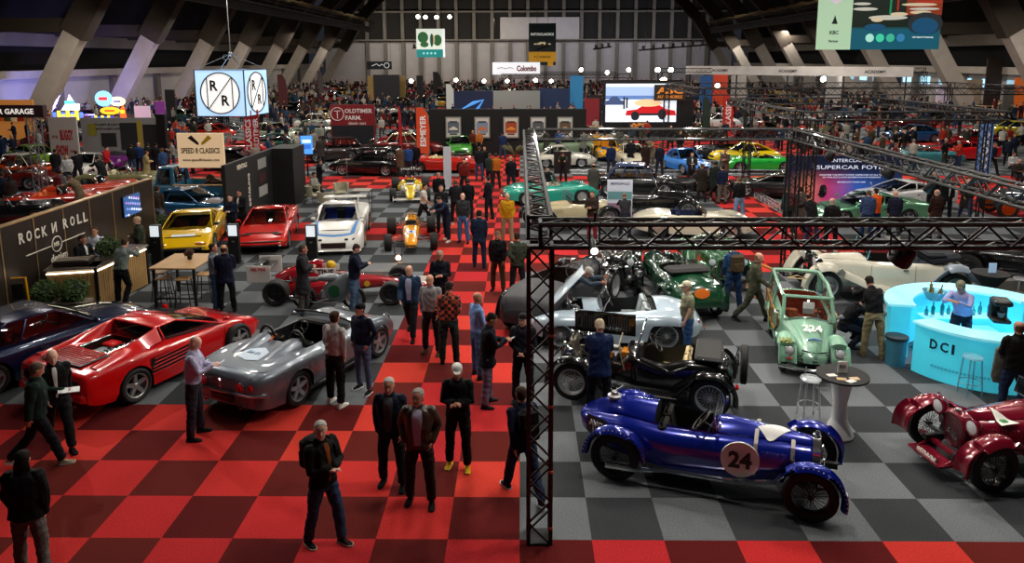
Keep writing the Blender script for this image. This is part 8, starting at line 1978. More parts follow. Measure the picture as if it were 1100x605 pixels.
def pickup():
 root = thing('truck', 'dusty blue vintage pickup truck with a wooden rail, under the cream lit sign', 'truck'); pm = paint('#27607c', 0, .4)
 st = [(.3, .8, .5, 1.1, 1.16), (.9, .8, .45, 1.1, 1.2), (1.2, .72, .45, 1.06, 1.16), (1.9, .56, .5, .94, 1.06), (2.15, .4, .54, .86, .94)]
 S_ = shell_body(root, dict(st=st, wheels=(-1.5, 1.5), R=.38, Ra=.02, wz=-3, r=.16, cav=(.4, 1.0, .6, .6), ww=.2), pm, LEA)
 greenhouse(root, dict(b=(.36, 1.1), wb=(.72, .68), r=(.42, .95), wr=(.62, .62), z=(1.78, 1.76), bow=(.03, .08), pr=.06, crown=.06), pm, S_)
 b = MB()
 for s in (1, -1): b.box((-1.1, s * .9, .86), (2.7, .06, .4));
 b.box((-2.44, 0, .86), (.06, 1.8, .4)); b.box((-1.1, 0, .68), (2.7, 1.8, .06)); b.box((.24, 0, .9), (.06, 1.8, .5))
 for k in range(6): b.box((-2.3 + k * .48, -.935, .86), (.05, .03, .4))
 b.build('cargo_bed', pm, root, smooth=False); w = MB(); w.box((-1.1, -.9, 1.1), (2.75, .12, .05)); w.box((-1.1, .9, 1.1), (2.75, .12, .05)); w.build('wooden_rail', WOOD, root, smooth=False)
 four(root, -1.5, 1.5, .76, .38, .18, 'disc', '#c8c4b8')
 for s in (1, -1): fender(root, [(2.1, .4)] + arc(1.5, .4, .5, 20, 150, 6) + [(.8, .5)], s * .5, s * .9, pm, crown=.08); pod_lamp(root, 2.1, s * .5, .95, .12)
 e = MB(); e.rbox((-1.2, 0, .95), (.9, .5, .5), .08); e.tube([(-.9, .3, 1.1), (-1.2, .35, 1.3), (-1.6, .2, 1.1)], .05, 6); e.lathe([(.2, 0), (.2, .1)], 14, (-.9, -.2, 1.2), 'y'); e.build('engine_on_bed', mat('rusty_engine', '#4a2c20', .6, .5, var=.4, scale=12), root)
 put(root, 205, 222, 180)
pickup()
for i, (px, py, lb) in enumerate(((373, 190, 'left chrome rope post before the black low sports car'), (413, 187, 'right white information post before the black low sports car'))):
 t = thing('rope_post', lb, 'barrier post', (*G(px, py), 0)); MB().lathe([(.16, 0), (.16, .02), (.025, .04), (.025, .95), (.05, .97), (.001, 1.0)], 12).build('post', ALU, t)
def far_car_me(v):
 def fn():
  mb = MB(); R = []
  T = [[(-2.1, .6, .3, .72), (-1.9, .8, .2, .86), (-.8, .84, .18, .9), (.7, .84, .18, .88), (1.8, .78, .2, .72), (2.1, .6, .32, .56)],
    [(-2.0, .6, .34, .6), (-1.7, .78, .24, .82), (-.6, .8, .2, .86), (.6, .8, .2, .84), (1.5, .74, .22, .78), (2.0, .5, .34, .5)],
    [(-2.3, .7, .4, .8), (-2.1, .84, .24, .92), (-.8, .86, .2, .96), (.8, .86, .2, .94), (2.0, .8, .24, .8), (2.3, .66, .4, .66)]][v % 3]
  for x, hw, z0, z1 in T: R.append([(x, -hw * .9, z0), (x, -hw, (z0 + z1) / 2), (x, -hw * .92, z1 * .96), (x, -hw * .5, z1), (x, hw * .5, z1), (x, hw * .92, z1 * .96), (x, hw, (z0 + z1) / 2), (x, hw * .9, z0)])
  mb.loft(R, 0)
  if v < 3:
   zr = 1.24 if v < 2 else 1.42
   base = [(-1.4, .66), (-1.2, .72), (.7, .72), (.9, .64)]; A = [(x, y, .84) for x, y in base] + [(x, -y, .84) for x, y in base[::-1]]
   top = [(-.85, .52), (-.75, .55), (.1, .55), (.2, .5)]; B = [(x, y, zr) for x, y in top] + [(x, -y, zr) for x, y in top[::-1]]
   mb.loft([A, B], 1); C = [(x * .9, y * .9, zr + .05) for x, y, z in B]; mb.loft([B, C], 0)
  else: mb.box((-.1, 0, .86), (1.5, 1.1, .12), 2); mb.box((.62, 0, 1.0), (.03, 1.1, .24), 1)
  for x in (-1.25, 1.25):
   for s in (1, -1):
    mb.lathe([(.001, s * .8), (.32, s * .8), (.32, s * .62), (.001, s * .62)], 14, (x, 0, .32), 'y', 2); mb.lathe([(.001, s * .86), (.19, s * .85), (.2, s * .8)], 12, (x, 0, .32), 'y', 3)
  for s in (1, -1): mb.ball((2.0, s * .5, .6), (.08, .1, .09), 8, 3, 4)
  mb.box((2.08, 0, .38), (.06, 1.3, .08), 3); mb.box((-2.12, 0, .4), (.06, 1.3, .08), 3)
  return mb.mesh('car_figure', [BLK, GLD, RUB, CHR])
 return cached(('fc', v), fn)
def far_car(x, y, hd, col, v, label, group):
 o = link('car', far_car_me(v), None, (x, y, 0), (0, 0, radians(hd))); omats(o, paint(col), GLD, RUB, CHR); return tag(o, label, 'car', group)
PAL = [('#8a1014', 'red'), ('#a8a8a4', 'white'), ('#0c0d10', 'black'), ('#0a0a0c', 'black'), ('#101216', 'black'), ('#6c7278', 'silver'), ('#10284a', 'blue'), ('#183828', 'green'), ('#a8987c', 'cream'), ('#a88418', 'yellow'), ('#4a1014', 'maroon'), ('#2a5450', 'teal'), ('#2a2c30', 'dark grey')]
NEARC = [o.location.copy() for o in bpy.data.objects if o.get('category') in ('car', 'truck', 'racing car', 'information stand', 'billboard', 'screen', 'armchair', 'table')]
WALLS = [o for o in bpy.data.objects if o.get('category') in ('partition wall', 'billboard', 'kiosk', 'mural_wall')]
rnd = random.Random(21)
def zone(px):
 return ['beside the left arches', 'behind the hanging cube', 'beyond the red stand', 'behind the poster wall', 'behind the video screen', 'under the pale fascia', 'at the right arches'][max(0, min(6, int(px / 157.2)))]
from bpy_extras.object_utils import world_to_camera_view as wtc
def pxy(x, y, z=0):
 r = _M @ (np.array([x, y, z]) / S - np.array([CX, CY, CH])); return 550 + CF * r[0] / r[2], CPY + CF * r[1] / r[2]
def free(x, y, d, pts): return all((x - p[0]) ** 2 + (y - p[1]) ** 2 > d * d for p in pts)
used = [(p.x, p.y) for p in NEARC]
SEG = []
for o in WALLS:
 for c in ([o] if o.type == 'MESH' else []):
  L = max(o.dimensions.x, .5) / 2 if o.dimensions.x else 1; a = o.rotation_euler.z
  SEG.append((o.location.x, o.location.y, L, a))
def clear_wall(x, y, m=1.4):
 for wx, wy, L, a in SEG:
  dx, dy = x - wx, y - wy; u = dx * cos(a) + dy * sin(a); v = -dx * sin(a) + dy * cos(a)
  if abs(v) < m and abs(u) < L + m: return False
 return True
nc = 0; tries = 0
rows_far = [(34, 43, -46, -14), (44, 168, -45, 50)]
while nc < 190 and tries < 20000:
 tries += 1
 if rnd.random() < .12: y = rnd.uniform(33, 43); x = rnd.choice([rnd.uniform(-44, -16), rnd.uniform(22, 44)])
 else: y = 44 + 118 * rnd.random() ** 1.35; x = rnd.uniform(-46, 50)
 y = round(y / 5.6) * 5.6 + rnd.uniform(-.5, .5)
 if -4 < x < .3 and y < 100: continue
 px, py = pxy(x, y)
 if not (-30 < px < 1130): continue
 if 456 < px < 634 and y < 48: continue
 if 470 < px < 640 and y < 62: continue
 if not free(x, y, 4.6, used) or not clear_wall(x, y, 2.2): continue
 used.append((x, y)); col, nm = rnd.choice(PAL); hd = rnd.choice([0, 180, 170, 10, 200, -20, -90, -80, 90]) + rnd.uniform(-8, 8)
 v = rnd.randrange(4); lab = '%s %s in the far rows %s' % (nm, ['coupe', 'rounded car', 'saloon', 'open car'][v], zone(px)); far_car(x, y, hd, col, v, lab, lab); nc += 1
# ================================================================ PEOPLE IN THE PHOTO
NV, BK, CH_, JN, DJ, GR, KH, WH = '#131a2c', '#0d0e10', '#2a2c30', '#3a5474', '#1c2638', '#6d7074', '#8a7c58', '#d4d4d0'
P_ = person
P_(38, 622, 10, 'woman in a black padded jacket and grey trousers, long dark hair, bottom left corner', ('puffer', '#0b0b0d'), '#5c5854', '#1a1a1a', ('long', '#120d0a'), 'stand', 1.68)
P_(46, 500, -60, 'man in a dark green vest with red sleeves carrying papers', ('jacket', '#13261f'), '#15171c', '#8c8068', ('short', '#5a4c40'), 'walkb', 1.74, sole='#d8d4c8')
P_(66, 479, -140, 'balding man in a black suit and white shirt by the red car', ('blazer', '#0c0c0e'), '#0e0e11', '#0c0c0c', ('fringe', '#3a2c22'), 'walk', 1.76, shirt=WH)
P_(212, 469, -80, 'bald man in a lilac shirt looking at his phone', ('shirt', '#b0aecb'), '#26242e', '#101010', ('bald', '#000000'), 'phone', 1.78)
P_(362, 434, -25, 'young man in a light grey sweatshirt and black trousers seen from behind', ('jumper', '#a39c9a'), '#0c0c0e', '#d8d2c8', ('full', '#3a261a'), 'stand', 1.78, sole='#e0dcd4')
P_(391, 420, 150, 'man in a dark navy hoodie, black cap and jeans by the grey open car', ('jumper', '#10142a'), '#46506c', '#1a1a1e', ('short', '#1c1612'), 'pockets', 1.76, cap=('base', '#0c0d12'), sole='#e0e0e0', slim=True)
P_(327, 337, -80, 'man in a long dark grey coat beside the red and white formula car', ('coat', '#26262a'), '#4a4844', '#121212', ('short', '#4a4038'), 'hold', 1.78)
P_(382, 335, -85, 'man in a navy jacket and jeans reading his phone near the motorcycle', ('jacket', '#131c2e'), '#4c6684', '#2a2420', ('short', '#3a2a20'), 'phone', 1.76)
P_(442, 361, 175, 'man in an open blue jacket over a pale blue shirt', ('jacket', '#1e3550'), '#121216', '#0e0e10', ('fringe', '#8a8078'), 'walk', 1.76, shirt='#a8b4d0', wide=True)
P_(464, 380, 170, 'man in a grey jumper with charcoal trousers holding a phone', ('jumper', '#8a8a8c'), '#242428', '#4a3424', ('fringe', '#9a948c'), 'stand', 1.78)
m_pl, ntp, bpl = nodes('plaid_shirt'); tcp = ntp.nodes.new('ShaderNodeTexCoord'); ck = ntp.nodes.new('ShaderNodeTexChecker'); ck.inputs['Scale'].default_value = 14; ck.inputs[1].default_value = (*hexc('#c8542c'), 1); ck.inputs[2].default_value = (*hexc('#101828'), 1)
ck2 = ntp.nodes.new('ShaderNodeTexChecker'); ck2.inputs['Scale'].default_value = 9; ck2.inputs[1].default_value = (1, 1, 1, 1); ck2.inputs[2].default_value = (.35, .4, .45, 1); mxp = ntp.nodes.new('ShaderNodeMix'); mxp.data_type = 'RGBA'; mxp.blend_type = 'MULTIPLY'; mxp.inputs[0].default_value = 1
for c_ in (ck, ck2): ntp.links.new(tcp.outputs['Object'], c_.inputs[0])
ntp.links.new(ck.outputs[0], mxp.inputs[6]); ntp.links.new(ck2.outputs[0], mxp.inputs[7]); ntp.links.new(mxp.outputs[2], bpl.inputs['Base Color']); bpl.inputs['Roughness'].default_value = .9
P_(483, 391, -5, 'man in an orange and dark checked shirt seen from behind', ('jumper', m_pl), '#1c2a24', '#141414', ('full', '#2a2420'), 'back', 1.76)
P_(474, 345, 180, 'man with grey hair in a dark navy jumper behind the grey jumper man', ('jumper', '#10131e'), '#16181e', '#0e0e10', ('short', '#8a857c'), 'hold', 1.78, glasses=True)
P_(513, 405, -60, 'bald man in a pale blue shirt and jeans', ('shirt', '#7ea2d8'), '#4a6488', '#202428', ('bald', '#000000'), 'clasp', 1.76)
P_(524, 435, -85, 'man in a dark navy jacket and grey lilac trousers showing a white phone', ('blazer', '#10131c'), '#6c6a80', '#16161a', ('short', '#15110e'), 'phone', 1.77)
P_(493, 502, 178, 'man in a black jacket, white cap and yellow shoes', ('jacket', '#0b0b0d'), '#0e0e10', '#d8a820', ('short', '#6a6058'), 'hold', 1.72, cap=('base', '#d0cdc8'), sole='#e0c050')
P_(422, 523, 176, 'grey haired man in a navy jacket over a grey jumper', ('jacket', '#121a2c'), '#161a24', '#0e0e10', ('short', '#a8a49c'), 'stand', 1.74, shirt='#4a4c50', wide=True)
P_(452, 541, 178, 'man with glasses in a brown leather jacket and lilac shirt', ('jacket', mat('brown_leather', '#3a2a1c', .45, var=.3, scale=12, bump=.4)), '#241a16', '#0e0c0a', ('short', '#8c8880'), 'pockets', 1.76, shirt='#b4aec4', wide=True, glasses=True)
P_(350, 584, -125, 'grey haired man in a black printed sweatshirt, jeans and backpack', ('jacket', '#0c0b0b'), '#2a3c56', '#1c1814', ('short', '#a8a49c'), 'look', 1.74, bag='#101010', sole='#c8c0b0', shirt='#7a3c10')
P_(562, 432, 170, 'man in a black cap with a big black backpack, partly behind the truss tower', ('jacket', '#12141e'), '#16181e', '#141414', ('short', '#1c1612'), 'clasp', 1.72, cap=('base', '#141416'), bag='#0d0d0e')
r_ = P_(562, 534, 25, 'man in a navy jacket with red and white sleeve stripes and a black backpack', ('jacket', '#111a30'), '#1e2a44', '#14161c', ('short', '#3a2a20'), 'walk', 1.74, bag='#0c0c0e', sole='#d8d8d8')
st_ = MB(); J = skeleton(POSES['walk']); st_.tube([J['sho1'] + V3((0, -.075, 0)), J['elb1'] + V3((0, -.066, 0)), J['wri1'] + V3((0, -.056, 0))], [(.012, .006)] * 3, 4); st_.tube([J['sho1'] + V3((.024, -.075, 0)), J['elb1'] + V3((.024, -.066, 0)), J['wri1'] + V3((.024, -.056, 0))], [(.01, .006)] * 3, 4, 1); st_.build('sleeve_stripes', [flat('#d8d8d8'), flat('#b01c1c')], r_)
P_(643, 447, 0, 'white haired man in a navy suit at the open bonnet of the black roadster', ('blazer', '#16264a'), '#14161e', '#0c0c0e', ('short', '#b8a890'), 'phone', 1.78)
P_(737, 388, 90, 'man in an olive polo shirt, cream cap and jeans', ('tee', '#8a8a70'), '#2c4c7a', '#20242c', ('short', '#8a7c6c'), 'stand', 1.74, cap=('base', '#cfc6b0'))
P_(608, 352, -100, 'man in blue grey bending behind the raised pale blue bonnet', ('jumper', '#3a4654'), '#1c1e24', '#101010', ('short', '#c0a890'), 'bend', 1.74, cap=('base', '#a8a49c'))
P_(786, 334, 8, 'man in a denim jacket with a brown backpack and blue jeans', ('jacket', '#26456c'), '#243c64', '#1c1c20', ('fringe', '#9a8c7c'), 'stand', 1.76, bag='#4a3c28')
P_(808, 345, -110, 'man in an olive green coverall looking down', ('jumper', '#4a4c3c'), '#44463a', '#18181a', ('fringe', '#7a6048'), 'walk', 1.78)
P_(936, 383, 0, 'man in a black jumper and khaki trousers seen from behind at the glowing bar', ('jumper', '#0b0c0f'), '#857a5c', '#6a5c44', ('full', '#1c1612'), 'lean', 1.76)
P_(905, 372, -100, 'person in dark clothes crouching beside the green estate', ('jumper', '#0c0d14'), '#1a2030', '#101010', ('short', '#15110e'), 'crouch', 1.74)
P_(1047, 384, 130, 'man in a lilac shirt and flat cap standing inside the glowing bar', ('shirt', '#9a9cc8'), '#1a1c28', '#101010', ('short', '#8a857c'), 'counter', 1.78, cap=('flat', '#6c6a58'), loc=(cX - .25, cY + .15))
P_(1085, 448, -10, 'man in a black jacket and jeans with a grey coat on his arm', ('jacket', '#0d0c0c'), '#1e2c48', '#101010', ('fringe', '#5a4434'), 'hold', 1.76)
P_(133, 329, -12, 'man in a grey jumper and black trousers leaning on the bar counter', ('jumper', '#66706c'), '#0d0d10', '#d8d4cc', ('short', '#3a2c22'), 'counter', 1.78, sole='#e8e4dc')
P_(90, 296, -110, 'young man in a black suit behind the oak bar', ('blazer', '#0e0e12'), '#0e0e12', '#0c0c0c', ('full', '#2c1c14'), 'hold', 1.8, shirt=WH, loc=(-11.5, 9.75))
P_(138, 285, 180, 'man in a white shirt leaning over the far end of the bar', ('shirt', '#c4c8d4'), '#14161c', '#101010', ('short', '#3a2a20'), 'hold', 1.78, loc=(-11.7, 10.75))
P_(150, 283, 120, 'man in an olive hooded jacket at the end of the bar', ('jacket', '#31362a'), '#15161a', '#101010', ('short', '#b09878'), 'hold', 1.78, loc=(-11.2, 12.1))
P_(172, 252, -5, 'man in a brown jumper and grey jeans at the end of the bronze wall', ('jumper', '#3a3028'), '#5c6674', '#1a1a1a', ('full', '#3a2c24'), 'stand', 1.8)
P_(251, 262, 175, 'man in a navy jumper by the black kiosk', ('jumper', '#141e30'), '#14161c', '#101010', ('short', '#15110e'), 'hold', 1.74)
P_(261, 256, 160, 'man in a dark suit behind the navy jumper man', ('blazer', '#111116'), '#111116', '#0c0c0c', ('short', '#1c1612'), 'hold', 1.76, shirt=WH)
P_(233, 333, -70, 'man in a pale patterned shirt and vest at the tall oak table', ('shirt', '#7c8694'), '#2a405c', '#1a1a1a', ('short', '#2a2018'), 'clasp', 1.74)
P_(245, 335, 20, 'balding man in a navy jacket seen from behind at the tall oak table', ('blazer', '#10152a'), '#0e0e12', '#0c0c0c', ('fringe', '#4a3424'), 'clasp', 1.74)
MID = [ # px, feet, face, top, colour, legs, hair, pose, label
 (455, 243, -95, 'tee', '#c8c4bc', '#17181c', 'short', 'walk', 'man in a white T-shirt walking past the yellow turbo car'),
 (472, 230, 178, 'jacket', '#0d0d10', '#101014', 'bald', 'stand', 'man in a black jacket right of the yellow turbo car'),
 (475, 250, 170, 'jacket', '#14161c', '#1c2028', 'short', 'hold', 'person in a grey woollen hat behind the bending navy man'),
 (480, 259, 140, 'jumper', '#16223a', '#1c2434', 'short', 'lean', 'man in a navy jumper leaning forward with dark jeans'),
 (498, 261, 170, 'jumper', '#303438', '#3f6c9c', 'fringe', 'stand', 'man in a charcoal jumper and bright blue jeans'),
 (503, 238, -5, 'jacket', '#0c0e14', '#14161c', 'full', 'stand', 'man in a black jacket seen from behind in the aisle'),
 (490, 241, 30, 'puffer', '#16181e', '#101218', 'short', 'hold', 'man in a dark padded jacket left of the black-jacketed one'),
 (515, 287, -8, 'blazer', '#18283f', '#15223a', 'full', 'stand', 'man in a navy suit walking away down the aisle'),
 (525, 236, 60, 'jumper', '#0e1018', '#12161e', 'short', 'stand', 'young man in black at the right of the aisle'),
 (545, 261, 178, 'jacket', '#b98a12', '#9a8668', 'bald', 'stand', 'bald man in a mustard yellow jacket and beige trousers'),
 (535, 313, 170, 'jacket', '#101116', '#4a3c2a', 'full', 'stand', 'man in a black jacket and brown trousers by the truss tower'),
 (556, 319, 10, 'jacket', '#32382c', '#1c1e22', 'short', 'back', 'man in an olive jacket seen from behind by the truss tower'),
 (499, 211, 178, 'jumper', '#6c1c18', '#1c1c20', 'full', 'stand', 'person in a dark red jumper in the upper aisle'),
 (533, 202, 20, 'jacket', '#b0621a', '#20201c', 'short', 'stand', 'person in an orange jacket in the upper aisle'),
 (515, 193, 0, 'jacket', '#14161c', '#2c4464', 'short', 'stand', 'person in black and jeans left of the orange jacket'),
 (521, 191, 160, 'coat', '#101114', '#101114', 'short', 'stand', 'person in a long black coat in the upper aisle'),
 (540, 171, 10, 'jacket', '#1c2c50', '#2c3c54', 'short', 'stand', 'person in a blue jacket before the black poster wall'),
 (549, 208, 20, 'jacket', '#0e1018', '#1c2434', 'bald', 'stand', 'bald person in a black jacket at the truss corner'),
 (526, 202, -20, 'jacket', '#26302a', '#1c1c20', 'short', 'hold', 'person in a dark green jacket beside the orange one'),
 (515, 168.5, 170, 'jumper', '#a8642c', '#1c1c20', 'short', 'stand', 'person in tan beside the second framed poster'),
 (508, 168, -10, 'jacket', '#5a1c18', '#1c1c20', 'bald', 'stand', 'person in maroon before the second framed poster'),
 (439, 190, 5, 'jacket', '#24427a', '#1c2434', 'fringe', 'stand', 'man in a blue jacket before the red open roadster'),
 (447, 188, 0, 'jacket', '#0c0d12', '#14161c', 'short', 'stand', 'man in black right of the blue-jacketed man'),
 (431, 190, 0, 'coat', '#5a4a38', '#2c2420', 'short', 'stand', 'person in a brown coat left of the blue-jacketed man'),
 (470, 163, 20, 'coat', '#1c1c22', '#1c1c22', 'full', 'stand', 'person in a dark coat left of the black poster wall'),
 (344, 210, -60, 'blazer', '#12141c', '#12141c', 'full', 'hold', 'man in a dark suit standing among the cream tub chairs'),
 (338, 168, 10, 'coat', '#8c8c80', '#1c1c20', 'short', 'stand', 'person in a pale jacket beyond the black kiosk'),
 (345, 178, 10, 'coat', '#3a3430', '#1c1c20', 'short', 'stand', 'person in a dark brown coat right of the pale jacket'),
 (637, 217, 0, 'coat', '#44443f', '#34342f', 'fringe', 'stand', 'grey-coated man standing beside the black cars'),
 (636, 258, 150, 'jacket', '#2c221c', '#701c24', 'short', 'hold', 'man in a dark brown jacket above the front truss beam'),
 (671, 258, 0, 'jumper', '#26282c', '#1c202c', 'fringe', 'lean', 'man in a charcoal jumper before the information board'),
 (656, 188, 0, 'jacket', '#14284c', '#1c2434', 'short', 'stand', 'person in a navy jacket behind the black saloon'),
 (677, 182, 175, 'blazer', '#14161e', '#14161e', 'short', 'stand', 'person in a dark suit before the cream rounded coupe'),
 (693, 186, 0, 'coat', '#2c1c18', '#1c1c20', 'full', 'stand', 'person in a dark brown coat right of the cream rounded coupe'),
 (708, 189, 10, 'jacket', '#141c2c', '#1c2030', 'short', 'stand', 'person in a dark jacket left of the bright blue coupe'),
 (605, 196, 170, 'jumper', '#1c2c20', '#1c1c20', 'short', 'lean', 'man in dark green over the turquoise car'),
 (589, 210, 150, 'jacket', '#121418', '#14161c', 'short', 'sit', 'person in black sitting by the turquoise car'),
 (742, 202, 178, 'jacket', '#26282a', '#1c1e20', 'short', 'hold', 'man in dark grey with a pale shirt on the red carpet'),
 (753, 217, 10, 'coat', '#2a241c', '#241e18', 'short', 'stand', 'man in a brown black coat seen from behind on the red carpet'),
 (767, 215, -20, 'coat', '#1c2420', '#3a3834', 'short', 'stand', 'man in a dark coat with grey trousers on the red carpet'),
 (775, 219, 20, 'jacket', '#16203a', '#5a564c', 'short', 'stand', 'man in a navy jacket beside the dark-coated one'),
 (778, 196, 150, 'coat', '#5a4840', '#3a2c2c', 'short', 'hold', 'person in a brown coat before the yellow sports coupe'),
 (793, 239, 20, 'jumper', '#0e0f12', '#7088a8', 'full', 'stand', 'person in a black jumper and pale jeans at the platform edge'),
 (587, 168, 10, 'coat', '#34362c', '#1c1c20', 'short', 'stand', 'person in olive left behind the white fastback'),
 (600, 167, 160, 'jacket', '#4c6498', '#1c2434', 'short', 'stand', 'person in blue behind the black display box'),
 (627, 168, 10, 'coat', '#6c6e68', '#1c1c20', 'short', 'back', 'person in a light grey coat behind the white fastback'),
 (641, 171, 160, 'jacket', '#c08c1c', '#1c1e24', 'short', 'stand', 'person in an amber vest left of the orange one'),
 (649, 173, -20, 'jacket', '#c87c14', '#3c64a0', 'short', 'stand', 'person in an orange jacket and jeans by the amber car'),
 (665, 165, 170, 'coat', '#50524c', '#a8a498', 'short', 'stand', 'person in a grey coat left of the cream coupe'),
 (678, 160, 175, 'jacket', '#3a4450', '#1c1c20', 'short', 'stand', 'person in slate blue behind the cream coupe'),
 (690, 160, 170, 'jacket', '#4a463c', '#1c1c20', 'short', 'stand', 'person in grey brown behind the cream coupe'),
 (699, 178, 150, 'coat', '#7a6c4c', '#5a4c38', 'short', 'lean', 'person in a beige coat leaning by the blue coupe'),
 (730, 170, 175, 'jacket', '#121418', '#1c1c20', 'short', 'stand', 'person in black behind the bright blue coupe'),
 (720, 161, 175, 'coat', '#202224', '#1c1c20', 'short', 'stand', 'person in charcoal below the video screen'),
 (845, 252, 20, 'jacket', '#1c3c38', '#1c1c20', 'short', 'stand', 'person with a red backpack and dark green jacket by the platform'),
 (858, 250, 10, 'coat', '#4c4640', '#2c2824', 'short', 'stand', 'person in a taupe coat at the truss tower'),
 (871, 262, 10, 'jacket', '#101114', '#2c2c50', 'short', 'lean', 'person in black bending behind the front truss beam'),
 (891, 270, 0, 'jacket', '#121214', '#16161a', 'fringe', 'stand', 'grey-haired person in black before the pale green hypercar'),
 (930, 256, -10, 'jacket', '#34486c', '#1c3458', 'short', 'stand', 'person in a blue and white jacket by the hypercar'),
 (938, 255, 20, 'vest', '#e05a14', '#1c2c4c', 'short', 'stand', 'person in a bright orange vest by the hypercar'),
 (959, 256, 0, 'jacket', '#1c2034', '#2c2c34', 'bald', 'stand', 'bald person in dark blue right of the orange vest'),
 (1003, 256, 10, 'coat', '#2c1a14', '#5c4c50', 'fringe', 'stand', 'grey-haired person in a dark brown coat at the nose of the hypercar'),
 (1000, 231, 178, 'blazer', '#101114', '#101114', 'fringe', 'stand', 'grey-haired man in a black suit right of the foyer wall'),
 (1015, 236, 178, 'blazer', '#0e0f12', '#0e0f12', 'short', 'stand', 'man in a black suit and white shirt right of the foyer wall'),
 (1036, 236, 160, 'coat', '#2a2420', '#3a4468', 'short', 'walk', 'person in a brown jacket with white shoes right of the suited men'),
 (1086, 190, 170, 'jacket', '#b0b4b4', '#1c1c20', 'short', 'sit', 'person in a white top seated by the vintage machines at the right edge'),
 (1092, 200, 160, 'jacket', '#2a2420', '#1c1c20', 'bald', 'sit', 'bald person in brown seated at the right edge'),
 (62, 197, 10, 'jacket', '#1c1c20', '#2c3444', 'short', 'stand', 'person in black left of the lattice post'),
 (75, 203, -160, 'jacket', '#b8b8b8', '#2c3444', 'long', 'stand', 'person in a white jacket right of the lattice post'),
 (85, 199, 30, 'jacket', '#14161c', '#1c1c20', 'short', 'stand', 'person in a black jacket beside the white-jacketed one'),
 (66, 184, 20, 'coat', '#10182c', '#1c1c20', 'short', 'stand', 'person in dark navy before the buggy billboard'),
 (116, 190, -100, 'jacket', '#b01c24', '#1c1c20', 'full', 'walk', 'person in a red jacket by the small white beetle'),
 (112, 206, 60, 'coat', '#14181a', '#14181a', 'short', 'lean', 'person in black bending over behind the bronze wall'),
 (143, 188, 10, 'jacket', '#14181c', '#26405c', 'short', 'stand', 'person in black and jeans before the grey billboard'),
 (151, 187, 0, 'puffer', '#1c3460', '#1c2434', 'bald', 'stand', 'person in a blue padded jacket before the grey billboard'),
 (161, 186, 10, 'coat', '#1c1e20', '#1c1c20', 'short', 'stand', 'person in charcoal before the grey billboard'),
 (169, 187, -10, 'coat', '#17181a', '#17181a', 'full', 'stand', 'tall person in black at the right end of the grey billboard'),
 (159, 199, -60, 'coat', '#9c8c60', '#3a3428', 'full', 'hold', 'person in a sand coloured coat by the pickup'),
 (177, 194, 60, 'jacket', '#2c4a74', '#1c2434', 'full', 'stand', 'person in a denim jacket behind the blue pickup'),
 (6, 230, 20, 'jacket', '#141c30', '#1c1c20', 'short', 'stand', 'person in dark navy behind the left part of the bronze wall'),
 (15, 232, 60, 'coat', '#241c18', '#1c1c20', 'long', 'stand', 'long haired person in brown behind the left part of the bronze wall'),
 (68, 226, 0, 'jacket', '#5c6264', '#1c1c20', 'short', 'stand', 'person in grey with a dark red backpack behind the bronze wall'),
 (88, 232, 90, 'coat', '#6a5a44', '#1c1c20', 'full', 'lean', 'person in a tan coat leaning behind the bronze wall'),
 (337, 217, -110, 'jumper', '#8c8c84', '#1c1c20', 'full', 'sit', 'person in a pale top seated in a cream tub chair'),
 (4, 176, 10, 'coat', '#1c2c4c', '#1c1c20', 'short', 'stand', 'person in blue at the left edge by the orange buggy'),
]
for i, (px, py, fc, tk, tc_, lc, hr, ps, lb) in enumerate(MID):
 hc = '#a09a90' if 'grey-haired' in lb else ['#1c1612', '#3a2a20', '#5a4836', '#2a2018'][i % 4]
 P_(px, py, fc, lb, (tk, tc_), lc, '#14141a' if i % 3 else '#c8c4bc', (hr, hc), ps, 1.7 + .1 * ((i * 7) % 5) / 5, bag='#5a1820' if 'backpack' in lb else None, shirt=WH if ('white shirt' in lb or 'pale shirt' in lb) else None, detail=py > 225)
def held(nm, label, cat, px, py, dz, m, d=(.075, .012, .15), loc=None): pass
def phone_for(lbl, m, dx=.36, z=1.16, dims=(.08, .15, .012), nm='phone', label='', tilt=.6):
 r = [o for o in bpy.data.objects if o.get('label', '') == lbl][0]; a = r.rotation_euler.z; J = skeleton(POSES['phone']); p = (J['wri0'] + J['wri1']) / 2 + (J['fdir0'] + J['fdir1']) / 2 * .13 + V3((0.02, 0, .0)); p = Matrix.Rotation(a, 3, 'Z') @ p * r.scale.z
 o = MB().rbox((0, 0, 0), (dims[1], dims[0], dims[2]), .005).build(nm, m, loc=(r.location.x + p.x, r.location.y + p.y, p.z)); o.rotation_euler = (0, -tilt, a); tag(o, label, 'phone')
phone_for('bald man in a lilac shirt looking at his phone', glow('#cfd4e0', .3), label='phone held by the bald man in the lilac shirt')
phone_for('man in a navy jacket and jeans reading his phone near the motorcycle', flat('#101014'), label='dark phone held by the man near the motorcycle')
phone_for('man in a dark navy jacket and grey lilac trousers showing a white phone', flat('#d8d8d8'), label='white phone held by the man in grey lilac trousers')
r = [o for o in bpy.data.objects if o.get('label', '').startswith('man in a dark green vest')][0]; J = skeleton(POSES['walkb']); p = Matrix.Rotation(r.rotation_euler.z, 3, 'Z') @ (J['wri0'] + J['fdir0'] * .1); o = MB().box((0, 0, 0), (.3, .21, .01)).build('papers', flat('#c8c8c8'), loc=tuple(V3(r.location) + p), smooth=False); o.rotation_euler = (0, .1, r.rotation_euler.z); tag(o, 'white papers held by the man in the dark green vest', 'papers')
